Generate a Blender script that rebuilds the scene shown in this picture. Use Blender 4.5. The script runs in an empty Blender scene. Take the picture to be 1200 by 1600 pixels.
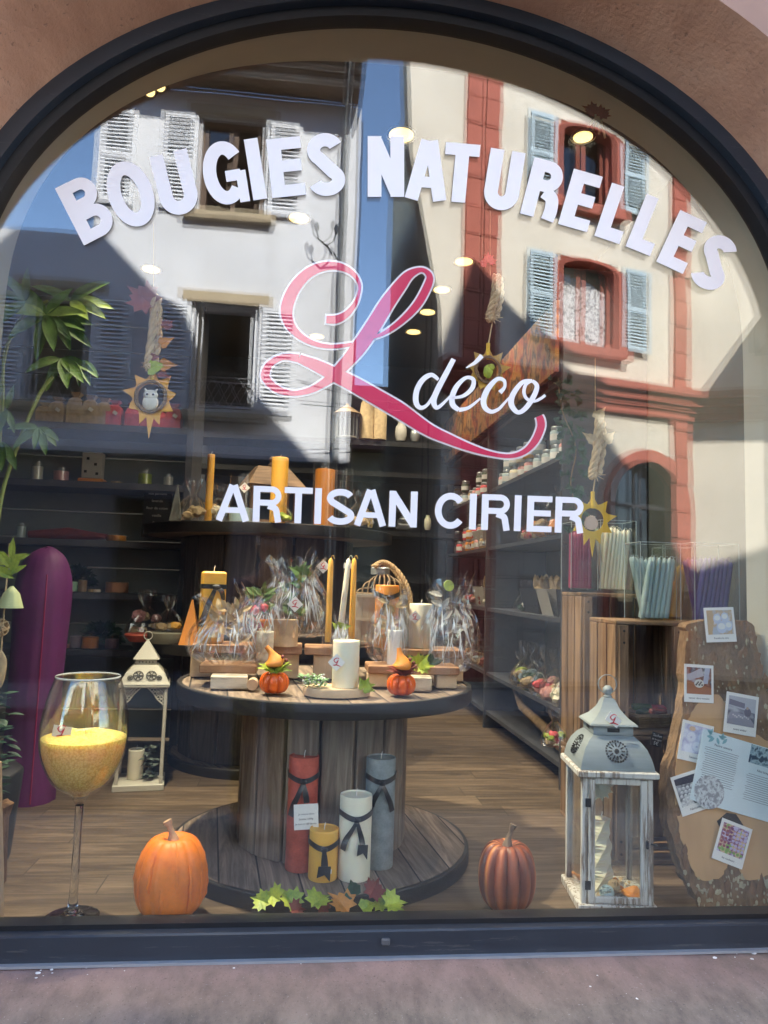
import bpy, math, random
from mathutils import Vector, Matrix, noise
from math import sin, cos, pi, radians, atan2, sqrt
random.seed(7)
SC = bpy.context.scene
COL = SC.collection
# ------------------------------------------------------------------ camera, world, sun, exposure
CAM = Vector((0.0, -2.0, 1.45)); YAW, PITCH, ROLL, FPX = radians(6), radians(5.5), radians(1.8), 1155.0
SUN_DIR = Vector((0.30, 1.0, 0.90)).normalized()
_f = Vector((sin(YAW)*cos(PITCH), cos(YAW)*cos(PITCH), sin(PITCH)))
_r = Vector((cos(YAW), -sin(YAW), 0)); _u = _r.cross(_f)
CR = _r*cos(ROLL) + _u*sin(ROLL); CU = -_r*sin(ROLL) + _u*cos(ROLL)
cd = bpy.data.cameras.new('camera'); co = bpy.data.objects.new('camera', cd); COL.objects.link(co)
cd.sensor_fit = 'VERTICAL'; cd.sensor_height = 36.0; cd.lens = 36.0*FPX/1600.0
cd.clip_start = 0.05; cd.clip_end = 500
M = Matrix((CR, CU, -_f)).transposed().to_4x4(); M.translation = CAM
co.matrix_world = M; SC.camera = co
w = bpy.data.worlds.new('World'); SC.world = w; w.use_nodes = True
nt = w.node_tree; bg = nt.nodes['Background']
sky = nt.nodes.new('ShaderNodeTexSky'); sky.sky_type = 'NISHITA'; sky.sun_disc = False
sky.sun_elevation = math.asin(SUN_DIR.z); sky.sun_rotation = atan2(SUN_DIR.x, SUN_DIR.y)
sky.altitude = 200; sky.air_density = 1.0; sky.dust_density = 0.1; sky.ozone_density = 3.5
nt.links.new(sky.outputs[0], bg.inputs[0]); bg.inputs[1].default_value = 0.15
sl = bpy.data.lights.new('sun', 'SUN'); sl.energy = 3.7; sl.angle = radians(0.5); sl.color = (1.0, 0.965, 0.91)
so = bpy.data.objects.new('sun', sl); COL.objects.link(so); so.rotation_euler = SUN_DIR.to_track_quat('Z', 'Y').to_euler()
vs = SC.view_settings; vs.view_transform = 'Standard'; vs.look = 'None'; vs.gamma = 1.0; vs.exposure = 2.85; vs.use_curve_mapping = False
cy = SC.cycles; cy.use_denoising = True; cy.denoiser = 'OPENIMAGEDENOISE'
cy.max_bounces = 9; cy.transparent_max_bounces = 40; cy.glossy_bounces = 4; cy.diffuse_bounces = 4; cy.transmission_bounces = 6
cy.caustics_reflective = False; cy.caustics_refractive = False; cy.sample_clamp_indirect = 4.0; cy.blur_glossy = 0.2

# ------------------------------------------------------------------ picture <-> place
def ray(px, py): return _f + CR*((px-600)/FPX) + CU*((800-py)/FPX)
def at(px, py, Y):
    d = ray(px, py); return CAM + d*((Y+2.0)/d.y)
def az(px, py, z):
    d = ray(px, py); return CAM + d*((z-1.45)/d.z)
def mpp(Y): return (Y+2.0)/FPX          # metres per photo pixel at depth Y
FZ = 0.54                               # shop floor level above the street

# ------------------------------------------------------------------ colour and materials
def lin(c): 
    c /= 255.0
    return c/12.92 if c <= 0.04045 else ((c+0.055)/1.055)**2.4
def rgb(r, g, b): return (lin(r), lin(g), lin(b), 1.0)
class NT:
    def __init__(s, name):
        s.m = bpy.data.materials.new(name); s.m.use_nodes = True; s.t = s.m.node_tree
        s.b = s.t.nodes['Principled BSDF']; s.out = s.t.nodes['Material Output']
    def n(s, typ, **k):
        x = s.t.nodes.new(typ)
        for a, v in k.items():
            if a.startswith('_'): x.inputs[a[1:].replace('_', ' ')].default_value = v
            else: setattr(x, a, v)
        return x
    def l(s, a, b): s.t.links.new(a, b)
    def math(s, op, a, b=None, clamp=False):
        x = s.n('ShaderNodeMath', operation=op, use_clamp=clamp)
        for i, v in enumerate((a, b)):
            if v is None: continue
            if isinstance(v, (int, float)): x.inputs[i].default_value = v
            else: s.l(v, x.inputs[i])
        return x.outputs[0]
    def mix(s, fac, a, b, typ='MIX'):
        x = s.n('ShaderNodeMix', data_type='RGBA', blend_type=typ)
        for i, v in ((0, fac), (6, a), (7, b)):
            if isinstance(v, (int, float)): x.inputs[i].default_value = v
            elif isinstance(v, tuple): x.inputs[i].default_value = v
            else: s.l(v, x.inputs[i])
        return x.outputs[2]
    def coord(s, scale=(1, 1, 1), rot=(0, 0, 0), kind='Object'):
        tc = s.n('ShaderNodeTexCoord'); mp = s.n('ShaderNodeMapping')
        mp.inputs['Scale'].default_value = scale; mp.inputs['Rotation'].default_value = rot
        s.l(tc.outputs[kind], mp.inputs[0]); return mp.outputs[0]
    def noise(s, vec, scale=5, detail=6, rough=.55, dist=0):
        x = s.n('ShaderNodeTexNoise', _Scale=scale, _Detail=detail, _Roughness=rough, _Distortion=dist)
        if vec is not None: s.l(vec, x.inputs['Vector'])
        return x.outputs[0]
    def ramp(s, fac, stops):
        x = s.n('ShaderNodeValToRGB'); e = x.color_ramp.elements
        while len(e) < len(stops): e.new(0.5)
        for i, (p, c) in enumerate(stops): e[i].position = p; e[i].color = c
        s.l(fac, x.inputs[0]); return x.outputs[0]
    def bump(s, h, strength=.3, dist=.01):
        x = s.n('ShaderNodeBump', _Strength=strength, _Distance=dist); s.l(h, x.inputs['Height']); s.l(x.outputs[0], s.b.inputs['Normal'])
def mul(c, k): return (min(1, c[0]*k), min(1, c[1]*k), min(1, c[2]*k), 1)
def mat(name, c, rough=.6, var=.25, scale=6, bump=.15, bdist=.004, metal=0, spec=.5, stretch=(1, 1, 1), c2=None, detail=6, sss=0, coat=0):
    t = NT(name); v = t.coord(stretch); n1 = t.noise(v, scale, detail); n2 = t.noise(v, scale*6, 4)
    c2 = c2 or mul(c, 1-var*1.3); hi = mul(c, 1+var)
    col = t.ramp(n1, [(0.28, c2), (0.5, c), (0.75, hi)])
    col = t.mix(.25, col, t.ramp(n2, [(0.3, mul(c, 1-var)), (0.7, mul(c, 1+var))]))
    t.l(col, t.b.inputs['Base Color']); t.b.inputs['Roughness'].default_value = rough; t.b.inputs['Metallic'].default_value = metal
    t.b.inputs['Specular IOR Level'].default_value = spec
    if sss: t.b.inputs['Subsurface Weight'].default_value = sss; t.b.inputs['Subsurface Radius'].default_value = (.02, .012, .006); t.b.inputs['Subsurface Scale'].default_value = .6
    if coat: t.b.inputs['Coat Weight'].default_value = coat; t.b.inputs['Coat Roughness'].default_value = .1
    if bump: t.bump(t.math('ADD', n1, t.math('MULTIPLY', n2, .5)), bump, bdist)
    return t.m
def wood(name, ca, cb, across='X', along='Y', width=.1, gap=.03, tone=.45, gs=14, rough=.65, gapc=(.01, .007, .005, 1), joint=0, knots=True, bump=.35, off=0.0):
    t = NT(name); tc = t.n('ShaderNodeTexCoord'); sp = t.n('ShaderNodeSeparateXYZ'); t.l(tc.outputs['Object'], sp.inputs[0])
    ac = t.math('ADD', t.math('DIVIDE', sp.outputs[across], width), 50.0+off); fl = t.math('FLOOR', ac); fr = t.math('SUBTRACT', ac, fl)
    if joint:
        wn0 = t.n('ShaderNodeTexWhiteNoise', noise_dimensions='1D'); t.l(fl, wn0.inputs['W'])
        al = t.math('ADD', t.math('DIVIDE', sp.outputs[along], joint), t.math('MULTIPLY', wn0.outputs[0], 7.0)); fa = t.math('FLOOR', al); fra = t.math('SUBTRACT', al, fa)
        key = t.math('ADD', fl, t.math('MULTIPLY', fa, 13.37))
    else: key = fl; fra = None
    wn = t.n('ShaderNodeTexWhiteNoise', noise_dimensions='1D'); t.l(key, wn.inputs['W'])
    sc = {'X': 1.0, 'Y': 1.0, 'Z': 1.0}; sc[along] = .09
    mp = t.n('ShaderNodeMapping'); mp.inputs['Scale'].default_value = (sc['X'], sc['Y'], sc['Z']); t.l(tc.outputs['Object'], mp.inputs[0])
    off = t.n('ShaderNodeCombineXYZ'); 
    for i in range(3): t.l(t.math('MULTIPLY', key, 3.1+i), off.inputs[i])
    va = t.n('ShaderNodeVectorMath', operation='ADD'); t.l(mp.outputs[0], va.inputs[0]); t.l(off.outputs[0], va.inputs[1])
    g = t.noise(va.outputs[0], gs*2.2, 9, .65, 1.4); g2 = t.noise(va.outputs[0], gs*.45, 3, .5, .5)
    col = t.ramp(g, [(0.3, mul(ca, .45)), (0.46, ca), (0.62, cb), (0.8, mul(cb, 1.25))])
    col = t.mix(t.math('MULTIPLY', t.math('SUBTRACT', g2, .4, True), 1.6, True), col, mul(ca, .5))
    tn = t.math('ADD', t.math('MULTIPLY', wn.outputs[0], tone), 1-tone*.5)
    tcb = t.n('ShaderNodeCombineXYZ')
    for i in range(3): t.l(tn, tcb.inputs[i])
    col = t.mix(1.0, col, tcb.outputs[0], 'MULTIPLY')
    m = t.math('LESS_THAN', fr, gap)
    if fra is not None: m = t.math('MAXIMUM', m, t.math('LESS_THAN', fra, gap*width/joint))
    if gap: col = t.mix(m, col, gapc)
    t.l(col, t.b.inputs['Base Color']); t.b.inputs['Roughness'].default_value = rough
    t.bump(t.math('SUBTRACT', g, t.math('MULTIPLY', m, 1.0)), bump, .003)
    return t.m
def glassmat(name, f0=.04, tint=(1, 1, 1, 1), rough=0.0, wave=0, wscale=2.0, edge=0.0, haze=0.0):
    t = NT(name); t.t.nodes.remove(t.b)
    lw = t.n('ShaderNodeLayerWeight', _Blend=.5); p = t.math('POWER', lw.outputs['Facing'], 5.0 if not edge else 2.5)
    fac = t.math('ADD', t.math('MULTIPLY', p, 1-f0), f0, True)
    tr = t.n('ShaderNodeBsdfTransparent'); tr.inputs[0].default_value = tint
    gl = t.n('ShaderNodeBsdfAnisotropic'); gl.inputs['Roughness'].default_value = rough; gl.inputs[0].default_value = (1, 1, 1, 1)
    if wave:
        b = t.n('ShaderNodeBump', _Strength=1.0, _Distance=wave); t.l(t.noise(t.coord(), wscale, 3), b.inputs['Height']); t.l(b.outputs[0], gl.inputs['Normal'])
    mx = t.n('ShaderNodeMixShader'); t.l(fac, mx.inputs[0]); t.l(tr.outputs[0], mx.inputs[1]); t.l(gl.outputs[0], mx.inputs[2])
    o = mx.outputs[0]
    if haze:
        df = t.n('ShaderNodeBsdfDiffuse'); m2 = t.n('ShaderNodeMixShader')
        nz = t.math('MULTIPLY', t.math('SUBTRACT', t.noise(t.coord(), wscale*2.5, 6), .35, True), haze*3, True)
        t.l(nz, m2.inputs[0]); t.l(o, m2.inputs[1]); t.l(df.outputs[0], m2.inputs[2]); o = m2.outputs[0]
    t.l(o, t.out.inputs[0]); return t.m
def emit(name, c, s):
    t = NT(name); t.b.inputs['Base Color'].default_value = (.8, .8, .8, 1); t.b.inputs['Emission Color'].default_value = c; t.b.inputs['Emission Strength'].default_value = s; return t.m
def patch(name, cols, scale=12, rough=.5, stretch=(1, 1, 1), kind='voronoi', rnd=1.0, detail=2):
    """several flat colours in cells: printed pictures, foil, mixed wrappers"""
    t = NT(name); v = t.coord(stretch)
    if kind == 'voronoi':
        vo = t.n('ShaderNodeTexVoronoi', _Scale=scale, _Randomness=rnd); t.l(v, vo.inputs['Vector']); wn = t.n('ShaderNodeSeparateColor'); t.l(vo.outputs['Color'], wn.inputs[0]); f = wn.outputs[0]
    else: f = t.noise(v, scale, detail)
    st = [(i/len(cols) if kind == 'voronoi' else .3+.4*i/len(cols), c) for i, c in enumerate(cols)]
    x = t.n('ShaderNodeValToRGB'); x.color_ramp.interpolation = 'CONSTANT' if kind == 'voronoi' else 'LINEAR'; e = x.color_ramp.elements
    while len(e) < len(st): e.new(.5)
    for i, (p, c) in enumerate(st): e[i].position = p; e[i].color = c
    t.l(f, x.inputs[0]); t.l(x.outputs[0], t.b.inputs['Base Color']); t.b.inputs['Roughness'].default_value = rough
    return t.m

# ------------------------------------------------------------------ mesh builder
class MB:
    def __init__(s): s.v = []; s.f = []
    def add(s, vs, fs, mt=None):
        b = len(s.v)
        s.v += [tuple(mt @ Vector(p)) if mt is not None else tuple(p) for p in vs]
        s.f += [tuple(b+i for i in f) for f in fs]; return s
    def box(s, c, d, rz=0, rx=0, ry=0, bev=0):
        x, y, z = d[0]/2, d[1]/2, d[2]/2
        m = Matrix.Translation(Vector(c)) @ Matrix.Rotation(rz, 4, 'Z') @ Matrix.Rotation(rx, 4, 'X') @ Matrix.Rotation(ry, 4, 'Y')
        if not bev:
            vs = [(i*x, j*y, k*z) for k in (-1, 1) for j in (-1, 1) for i in (-1, 1)]
            return s.add(vs, [(0, 2, 3, 1), (4, 5, 7, 6), (0, 1, 5, 4), (2, 6, 7, 3), (0, 4, 6, 2), (1, 3, 7, 5)], m)
        b = min(bev, x*.45, y*.45, z*.45)
        ring = [(x-b, y), (x, y-b), (x, -y+b), (x-b, -y), (-x+b, -y), (-x, -y+b), (-x, y-b), (-x+b, y)]
        def sh(r, k): return [(p[0]*k[0], p[1]*k[1]) for p in r]
        kx, ky = (x-b)/x, (y-b)/y
        L = [(-z, (kx, ky)), (-z+b, (1, 1)), (z-b, (1, 1)), (z, (kx, ky))]
        vs = [(p[0], p[1], h) for h, k in L for p in sh(ring, k)]
        fs = [tuple(range(8)), tuple(range(31, 23, -1))]
        for l in range(3):
            for i in range(8): j = (i+1) % 8; fs.append((l*8+i, l*8+8+i, l*8+8+j, l*8+j))
        return s.add(vs, fs, m)
    def tube(s, pts, r, n=10, closed=False, cap=True, flat=1.0):
        P = [Vector(p) for p in pts]; N = len(P); R = r if isinstance(r, (list, tuple)) else [r]*N
        rings = []; up = None
        for i in range(N):
            t = (P[(i+1) % N]-P[i-1]) if (closed or 0 < i < N-1) else (P[1]-P[0] if i == 0 else P[-1]-P[-2])
            t = t.normalized() if t.length else Vector((0, 0, 1))
            if up is None: up = t.orthogonal().normalized()
            up = (up - t*up.dot(t)); up = up.normalized() if up.length > 1e-6 else t.orthogonal().normalized()
            b = t.cross(up)
            rings.append([P[i]+(up*cos(2*pi*k/n)+b*sin(2*pi*k/n)*flat)*R[i] for k in range(n)])
        vs = [p for q in rings for p in q]; fs = []
        for i in range(N if closed else N-1):
            for k in range(n):
                a = i*n+k; b2 = i*n+(k+1) % n; j = ((i+1) % N)*n
                fs.append((a, b2, j+(k+1) % n, j+k))
        if not closed and cap: fs += [tuple(range(n-1, -1, -1)), tuple(range((N-1)*n, N*n))]
        return s.add(vs, fs)
    def cyl(s, p0, p1, r0, r1=None, n=20): return s.tube([p0, p1], [r0, r0 if r1 is None else r1], n)
    def lathe(s, prof, c=(0, 0, 0), n=32, fn=None, capb=True, capt=True, mt=None):
        vs = []; fs = []; N = len(prof); c = Vector(c)
        for i, (r, z) in enumerate(prof):
            for k in range(n):
                a = 2*pi*k/n; rr, zz = (r, z) if fn is None else fn(r, z, a, i/(N-1))
                vs.append(c+Vector((rr*cos(a), rr*sin(a), zz)))
        for i in range(N-1):
            for k in range(n): fs.append((i*n+k, i*n+(k+1) % n, (i+1)*n+(k+1) % n, (i+1)*n+k))
        if capb: fs.append(tuple(range(n-1, -1, -1)))
        if capt: fs.append(tuple(range((N-1)*n, N*n)))
        return s.add(vs, fs, mt)
    def prism(s, poly, ext):
        P = [Vector(p) for p in poly]; e = Vector(ext); n = len(P)
        return s.add(P+[p+e for p in P], [tuple(range(n)), tuple(range(2*n-1, n-1, -1))]+[(i, i+n, (i+1) % n+n, (i+1) % n) for i in range(n)])
    def blob(s, c, r, seed=0, amp=.15, freq=2.0, sub=2, sq=(1, 1, 1)):
        import bmesh
        bm = bmesh.new(); bmesh.ops.create_icosphere(bm, subdivisions=sub, radius=1.0)
        vs = []
        for v in bm.verts:
            k = 1+amp*noise.noise(v.co*freq+Vector((seed*7.3, seed*3.1, seed))); vs.append(Vector(c)+Vector((v.co.x*sq[0], v.co.y*sq[1], v.co.z*sq[2]))*k*r)
        fs = [tuple(v.index for v in f.verts) for f in bm.faces]; bm.free(); return s.add(vs, fs)
    def build(s, name, m, parent=None, smooth=False, recalc=True):
        me = bpy.data.meshes.new(name); me.from_pydata([tuple(v) for v in s.v], [], s.f)
        if recalc:
            import bmesh
            bm = bmesh.new(); bm.from_mesh(me); bmesh.ops.recalc_face_normals(bm, faces=bm.faces); bm.to_mesh(me); bm.free()
        if smooth is not False:
            for p in me.polygons: p.use_smooth = True
            me.set_sharp_from_angle(angle=radians(50 if smooth is True else smooth))
        me.materials.append(m); o = bpy.data.objects.new(name, me); COL.objects.link(o)
        if parent is not None:
            o.parent = parent
        return o
def tag(o, label, cat=None, group=None, kind=None):
    if label: o['label'] = label
    if cat: o['category'] = cat
    if group: o['group'] = group
    if kind: o['kind'] = kind
    return o
def thing(name, label, cat, loc=(0, 0, 0), rz=0, group=None):
    o = bpy.data.objects.new(name, None); COL.objects.link(o); o.location = loc; o.rotation_euler = (0, 0, rz); o.empty_display_size = .05
    return tag(o, label, cat, group)
def dup(o, loc=None, rz=None, label=None, parent=None, scale=None):
    c = o.copy(); COL.objects.link(c)
    if parent is not None: c.parent = parent
    if loc is not None: c.location = loc
    if rz is not None: c.rotation_euler = (0, 0, rz)
    if scale is not None: c.scale = (scale,)*3
    if label: c['label'] = label
    for ch in list(o.children): dup(ch, parent=c)
    return c
def setting(o): o['kind'] = 'structure'; return o
# ------------------------------------------------------------------ materials of the setting
white = rgb(225, 225, 225)
t = NT('terracotta_render'); v = t.coord(); n1 = t.noise(v, 1.7, 9, .62, .4); n2 = t.noise(v, 60, 6, .7); n3 = t.noise(t.coord((1, .3, 1)), 7, 8, .65)
c = t.ramp(n1, [(.3, (.40, .18, .10, 1)), (.5, (.62, .30, .17, 1)), (.72, (.70, .42, .28, 1))]); c = t.mix(.4, c, t.ramp(n3, [(.3, (.32, .16, .10, 1)), (.65, (.70, .39, .25, 1))])); c = t.mix(t.math('MULTIPLY', t.math('LESS_THAN', n2, .36), .5), c, (.16, .09, .06, 1))
t.l(c, t.b.inputs['Base Color']); t.b.inputs['Roughness'].default_value = .92; t.bump(t.math('ADD', n3, n2), .8, .006); m_sand = t.m
m_face = mat('pink_render', (.38, .23, .17, 1), .9, .12, 2.0, .4, .004)
t = NT('sandstone_ledge'); v = t.coord(); n1 = t.noise(v, 2.2, 8, .6); n2 = t.noise(v, 160, 4, .7); n3 = t.noise(t.coord((1, .5, 1)), 14, 8, .7)
c = t.ramp(n1, [(.3, (.135, .108, .078, 1)), (.48, (.27, .172, .148, 1)), (.68, (.345, .212, .188, 1))])
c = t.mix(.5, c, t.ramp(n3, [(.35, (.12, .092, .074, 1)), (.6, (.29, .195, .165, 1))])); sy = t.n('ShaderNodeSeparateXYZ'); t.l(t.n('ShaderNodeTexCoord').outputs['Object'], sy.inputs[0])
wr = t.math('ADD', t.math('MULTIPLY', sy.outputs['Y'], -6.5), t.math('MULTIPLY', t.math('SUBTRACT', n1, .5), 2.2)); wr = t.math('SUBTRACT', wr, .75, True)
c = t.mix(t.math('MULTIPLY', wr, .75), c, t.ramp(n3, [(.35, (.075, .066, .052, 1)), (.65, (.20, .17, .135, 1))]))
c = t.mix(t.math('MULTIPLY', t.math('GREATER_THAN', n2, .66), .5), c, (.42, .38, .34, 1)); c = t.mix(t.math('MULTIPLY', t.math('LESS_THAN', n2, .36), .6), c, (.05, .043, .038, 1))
t.l(c, t.b.inputs['Base Color']); t.b.inputs['Roughness'].default_value = .9; t.bump(t.math('ADD', n3, n2), .7, .004); m_ledge = t.m
t = NT('navy_frame_paint'); v = t.coord(); n1 = t.noise(v, 3, 8, .65); n2 = t.noise(t.coord((.25, 1, 3)), 30, 6, .7)
c = t.ramp(n1, [(.3, (.022, .027, .036, 1)), (.7, (.034, .041, .053, 1))]); c = t.mix(t.math('MULTIPLY', t.math('GREATER_THAN', n2, .63), .35), c, (.12, .115, .11, 1))
t.l(c, t.b.inputs['Base Color']); t.l(t.math('ADD', t.math('MULTIPLY', n2, .35), .22), t.b.inputs['Roughness']); t.bump(n2, .08, .002); m_navy = t.m
m_black = mat('black_gasket', (.010, .010, .012, 1), .5, .2, 20, 0)
m_plas = mat('interior_plaster', (.42, .41, .35, 1), .85, .08, 2, .1, .002)
m_dark = mat('dark_paint', (.05, .052, .06, 1), .6, .3, 5, .1)
m_grey = mat('grey_green_board', (.20, .22, .205, 1), .7, .15, 3, .1)
m_ceil = mat('ceiling_paint', (.05, .048, .045, 1), .8, .1, 2, 0)
m_floor = wood('oak_floor', (.10, .068, .043, 1), (.19, .135, .088, 1), 'Y', 'X', .14, .03, .35, 10, .5, gapc=(.05, .035, .02, 1), joint=.9, bump=.15)
m_spoolw = wood('spool_planks', (.19, .135, .095, 1), (.35, .26, .19, 1), 'X', 'Y', .115, .045, .55, 13, .75)
m_stave = wood('spool_staves', (.19, .145, .11, 1), (.31, .25, .19, 1), 'X', 'Z', 5.0, 0, .1, 13, .75)
m_crate = wood('crate_pine_shaded', (.17, .10, .055, 1), (.28, .17, .095, 1), 'Y', 'Z', 5.0, 0, .2, 9, .75, off=.5)  # pine of crate sides and backs, their shade darkened into the colour
m_crate2 = wood('crate_pine_flat', (.22, .13, .07, 1), (.34, .21, .12, 1), 'Z', 'X', 5.0, 0, .2, 9, .75, off=.5)
m_wallr = mat('grey_wall_paint', (.10, .11, .10, 1), .8, .15, 3, .1)
m_asph = mat('asphalt', (.055, .055, .056, 1), .9, .3, 30, .6, .01)
m_pave = mat('pavement_slab', (.20, .19, .175, 1), .85, .2, 6, .4, .004)

# ------------------------------------------------------------------ ground, road, pavements
setting(MB().box((0, -20, -.35), (160, 160, .4)).build('ground', m_asph))
setting(MB().box((0, -1.55, -.075), (60, 2.5, .149)).build('pavement', m_pave))
setting(MB().box((0, -7.4, -.075), (60, 2.0, .147)).build('pavement', m_pave))
setting(MB().box((0, -4.6, -.145), (60, 3.6, .02)).build('road', m_asph))

# ------------------------------------------------------------------ the shop building with its arched opening
CX = .255
def arch(a, b, c, Y, zbot, n=64, e=2.0):
    """points of the opening from bottom left over the top to bottom right"""
    pts = [Vector((CX-a, Y, zbot))]
    for i in range(n+1):
        t = pi-pi*i/n; pts.append(Vector((CX+a*math.copysign(abs(cos(t))**(2/e), cos(t)), Y, c+b*max(0, sin(t))**(2/e))))
    pts.append(Vector((CX+a, Y, zbot))); return pts
def band(mb, A, B):
    n = len(A); mb.add(A+B, [(i, i+1, n+i+1, n+i) for i in range(n-1)])
YF = -.30
shop = thing('shop_building', 'pinkish terracotta rendered shop front with a wide arched opening round the display window', 'building')
O1 = arch(1.29, .99, 2.2, YF, .47); I1 = arch(1.22, .95, 2.2, -.045, .47)
mb = MB()
n = len(O1)//2
L = [Vector((-16, YF, 0)), Vector((CX, YF, 0)), Vector((CX, YF, .47))]+O1[:n+1]+[Vector((CX, YF, 6)), Vector((-16, YF, 6))]
R = [Vector((17, YF, 0)), Vector((17, YF, 6)), Vector((CX, YF, 6))]+O1[n:]+[Vector((CX, YF, .47)), Vector((CX, YF, 0))]
mb.v += L+R; mb.f += [tuple(range(len(L))), tuple(range(len(L), len(L)+len(R)))]
mb.build('front_wall', m_face, shop)
mb = MB(); band(mb, O1, I1); mb.build('reveal', m_sand, shop, True)
# upper storeys: gabled masses, they throw the stepped shade on the houses opposite
up = MB()
up.prism([(-16, YF, 6), (-16, YF, 10.5), (-8, YF, 10.5), (-4.4, YF, 10.6), (-1.2, YF, 14.15), (2.42, YF, 10.5), (2.42, YF, 6)], (0, 9, 0))
up.prism([(2.42, YF, 6), (2.42, YF, 10.45), (4.75, YF, 10.4), (4.75, YF, 6)], (0, 9, 0))
up.prism([(4.75, YF, 6), (4.75, YF, 10.4), (5.15, YF, 14.6), (7.2, YF, 13.4), (7.9, YF, 12.5), (9.5, YF, 10.7), (17, YF, 10.9), (17, YF, 6)], (0, 9, 0))
up.build('upper_storeys', m_face, shop)
for k, wx in enumerate((-5.5, -2.2, .9, 4.1, 7.4)):
    wn = MB().box((wx, YF-.02, 7.4), (1.1, .1, 1.6), bev=.01).build('window', mat('w%d' % k, (.55, .5, .45, 1)), shop)
    MB().box((wx, YF-.075, 7.4), (.9, .02, 1.4)).build('pane', glassmat('wp%d' % k, .06, (.1, .1, .12, 1)), wn)
# room shell
mb = MB(); mb.box((.5, 9-.15, 3), (32.4, .3, 6)); mb.box((-15.85, 4.2, 3), (.3, 8.6, 6)); mb.box((16.85, 4.2, 3), (.3, 8.6, 6)); mb.build('outer_wall', m_face, shop)
RX0, RX1, RY1, RZ1 = -2.6, 1.62, 4.35, 3.36
YI = .32
O2 = arch(1.205, .945, 2.24, YI, FZ, e=2.35); I2 = arch(1.19, .93, 2.2, .035, FZ, e=2.1)
mb = MB(); band(mb, I2, O2); mb.build('inner_reveal', m_plas, shop, True)
mb = MB(); n = len(O2)//2
L = [Vector((RX0, YI, FZ)), O2[0]]+O2[1:n+1]+[Vector((CX, YI, RZ1)), Vector((RX0, YI, RZ1))]
R = [O2[-1], Vector((RX1, YI, FZ)), Vector((RX1, YI, RZ1)), Vector((CX, YI, RZ1))]+O2[n:-1]
mb.v += L+R; mb.f += [tuple(range(len(L))), tuple(range(len(L), len(L)+len(R)))]
mb.build('inner_wall', m_wallr, shop)
setting(MB().box(((RX0+RX1)/2, (RY1+.05)/2, FZ-.05), (RX1-RX0+.2, RY1+.05, .1)).build('floor', m_floor))
setting(MB().box(((RX0+RX1)/2, (RY1+YI)/2, RZ1+.05), (RX1-RX0+.4, RY1-YI+.4, .1)).build('ceiling', m_ceil))
mb = MB(); mb.box(((RX0+RX1)/2, RY1+.06, 1.95), (RX1-RX0+.4, .12, 2.9)); setting(mb.build('wall', m_dark))
mb = MB(); mb.box((RX0-.06, 2.33, 1.95), (.12, 4.1, 2.9)); setting(mb.build('wall', m_grey))
mb = MB(); mb.box((RX1+.06, 2.33, 1.95), (.12, 4.1, 2.9)); setting(mb.build('wall', m_wallr))
# stone ledge under the window
mb = MB()
prof = [(-.03, .510), (-.10, .506), (-.22, .494), (-.36, .470), (-.44, .435), (-.47, .38), (-.47, .30), (-.44, .27), (-.30, .26), (-.03, .26)]
xs = [-8+.35*i for i in range(51)]
vs = []
for i, x in enumerate(xs):
    for y, z in prof: vs.append((x, y+.006*noise.noise(Vector((x*3, y*5, 1))), z+.008*noise.noise(Vector((x*2.3, y*4, 5)))))
k = len(prof); mb.add(vs, [(i*k+j, i*k+j+1, (i+1)*k+j+1, (i+1)*k+j) for i in range(50) for j in range(k-1)])
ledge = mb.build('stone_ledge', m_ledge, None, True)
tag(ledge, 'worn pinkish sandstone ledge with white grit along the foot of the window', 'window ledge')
gm = MB()
for i in range(240):
    p = az(random.uniform(10, 1190), random.choice([random.uniform(1520, 1570), random.uniform(1560, 1598)]), .45)
    if p.y < -.03: 
        zz = .510-(-.03-p.y)*.11
        gm.blob((p.x, p.y, zz+.001), random.choice((.0015, .002, .0026, .0045))*random.uniform(.8, 1.3), i, .5, 2, 1, (1.3, 1, .5))
tag(gm.build('grit', mat('white_grit', (.75, .72, .68, 1))), 'scattered white grit and crumbs lying on the stone ledge', kind='stuff')

# ------------------------------------------------------------------ window: navy frame, gasket, double glazing
m_pipe0 = mat('zinc_flashing', (.42, .44, .46, 1), .4, .1, 12, 0, metal=.5)
win = thing('shop_window', 'large arched display window in a dark navy metal frame, double glazed', 'shop window')
def ring(mb, A, B, e):
    """a solid band between curves A and B, extruded by e along y"""
    n = len(A); A2 = [p+Vector((0, e, 0)) for p in A]; B2 = [p+Vector((0, e, 0)) for p in B]
    mb.add(A+B+A2+B2, [(i, i+1, n+i+1, n+i) for i in range(n-1)]+[(2*n+i, 3*n+i, 3*n+i+1, 2*n+i+1) for i in range(n-1)]+[(n+i, n+i+1, 3*n+i+1, 3*n+i) for i in range(n-1)]+[(i, 2*n+i, 2*n+i+1, i+1) for i in range(n-1)])
ZB = .578
mb = MB(); ring(mb, arch(1.235, .965, 2.2, -.05, .48), arch(1.178, .915, 2.195, -.05, .48), .05); mb.box((CX, -.025, .5435), (2.47, .052, .065), bev=.004)
MB().box((CX, -.054, .5115), (2.47, .022, .006)).build('flashing', m_pipe0, win); mb.build('frame', m_navy, win, 30)
mb = MB(); ring(mb, arch(1.190, .925, 2.195, -.022, .5), arch(1.150, .890, 2.19, -.022, .5), .052); mb.box((CX, .004, ZB+.003), (2.34, .05, .014)); mb.build('gasket', m_black, win, 30)
MB().box((.243, -.054, .550), (.022, .012, .016), bev=.003).build('drain_cap', mat('cap_grey', (.08, .08, .085, 1)), win)
m_pane = glassmat('outer_glass', .040, (1, 1, 1, 1), 0, .0006, 1.3, haze=.0015)
m_pane2 = glassmat('inner_glass', .036, (.98, 1, .985, 1), 0, .0010, .9)
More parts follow.
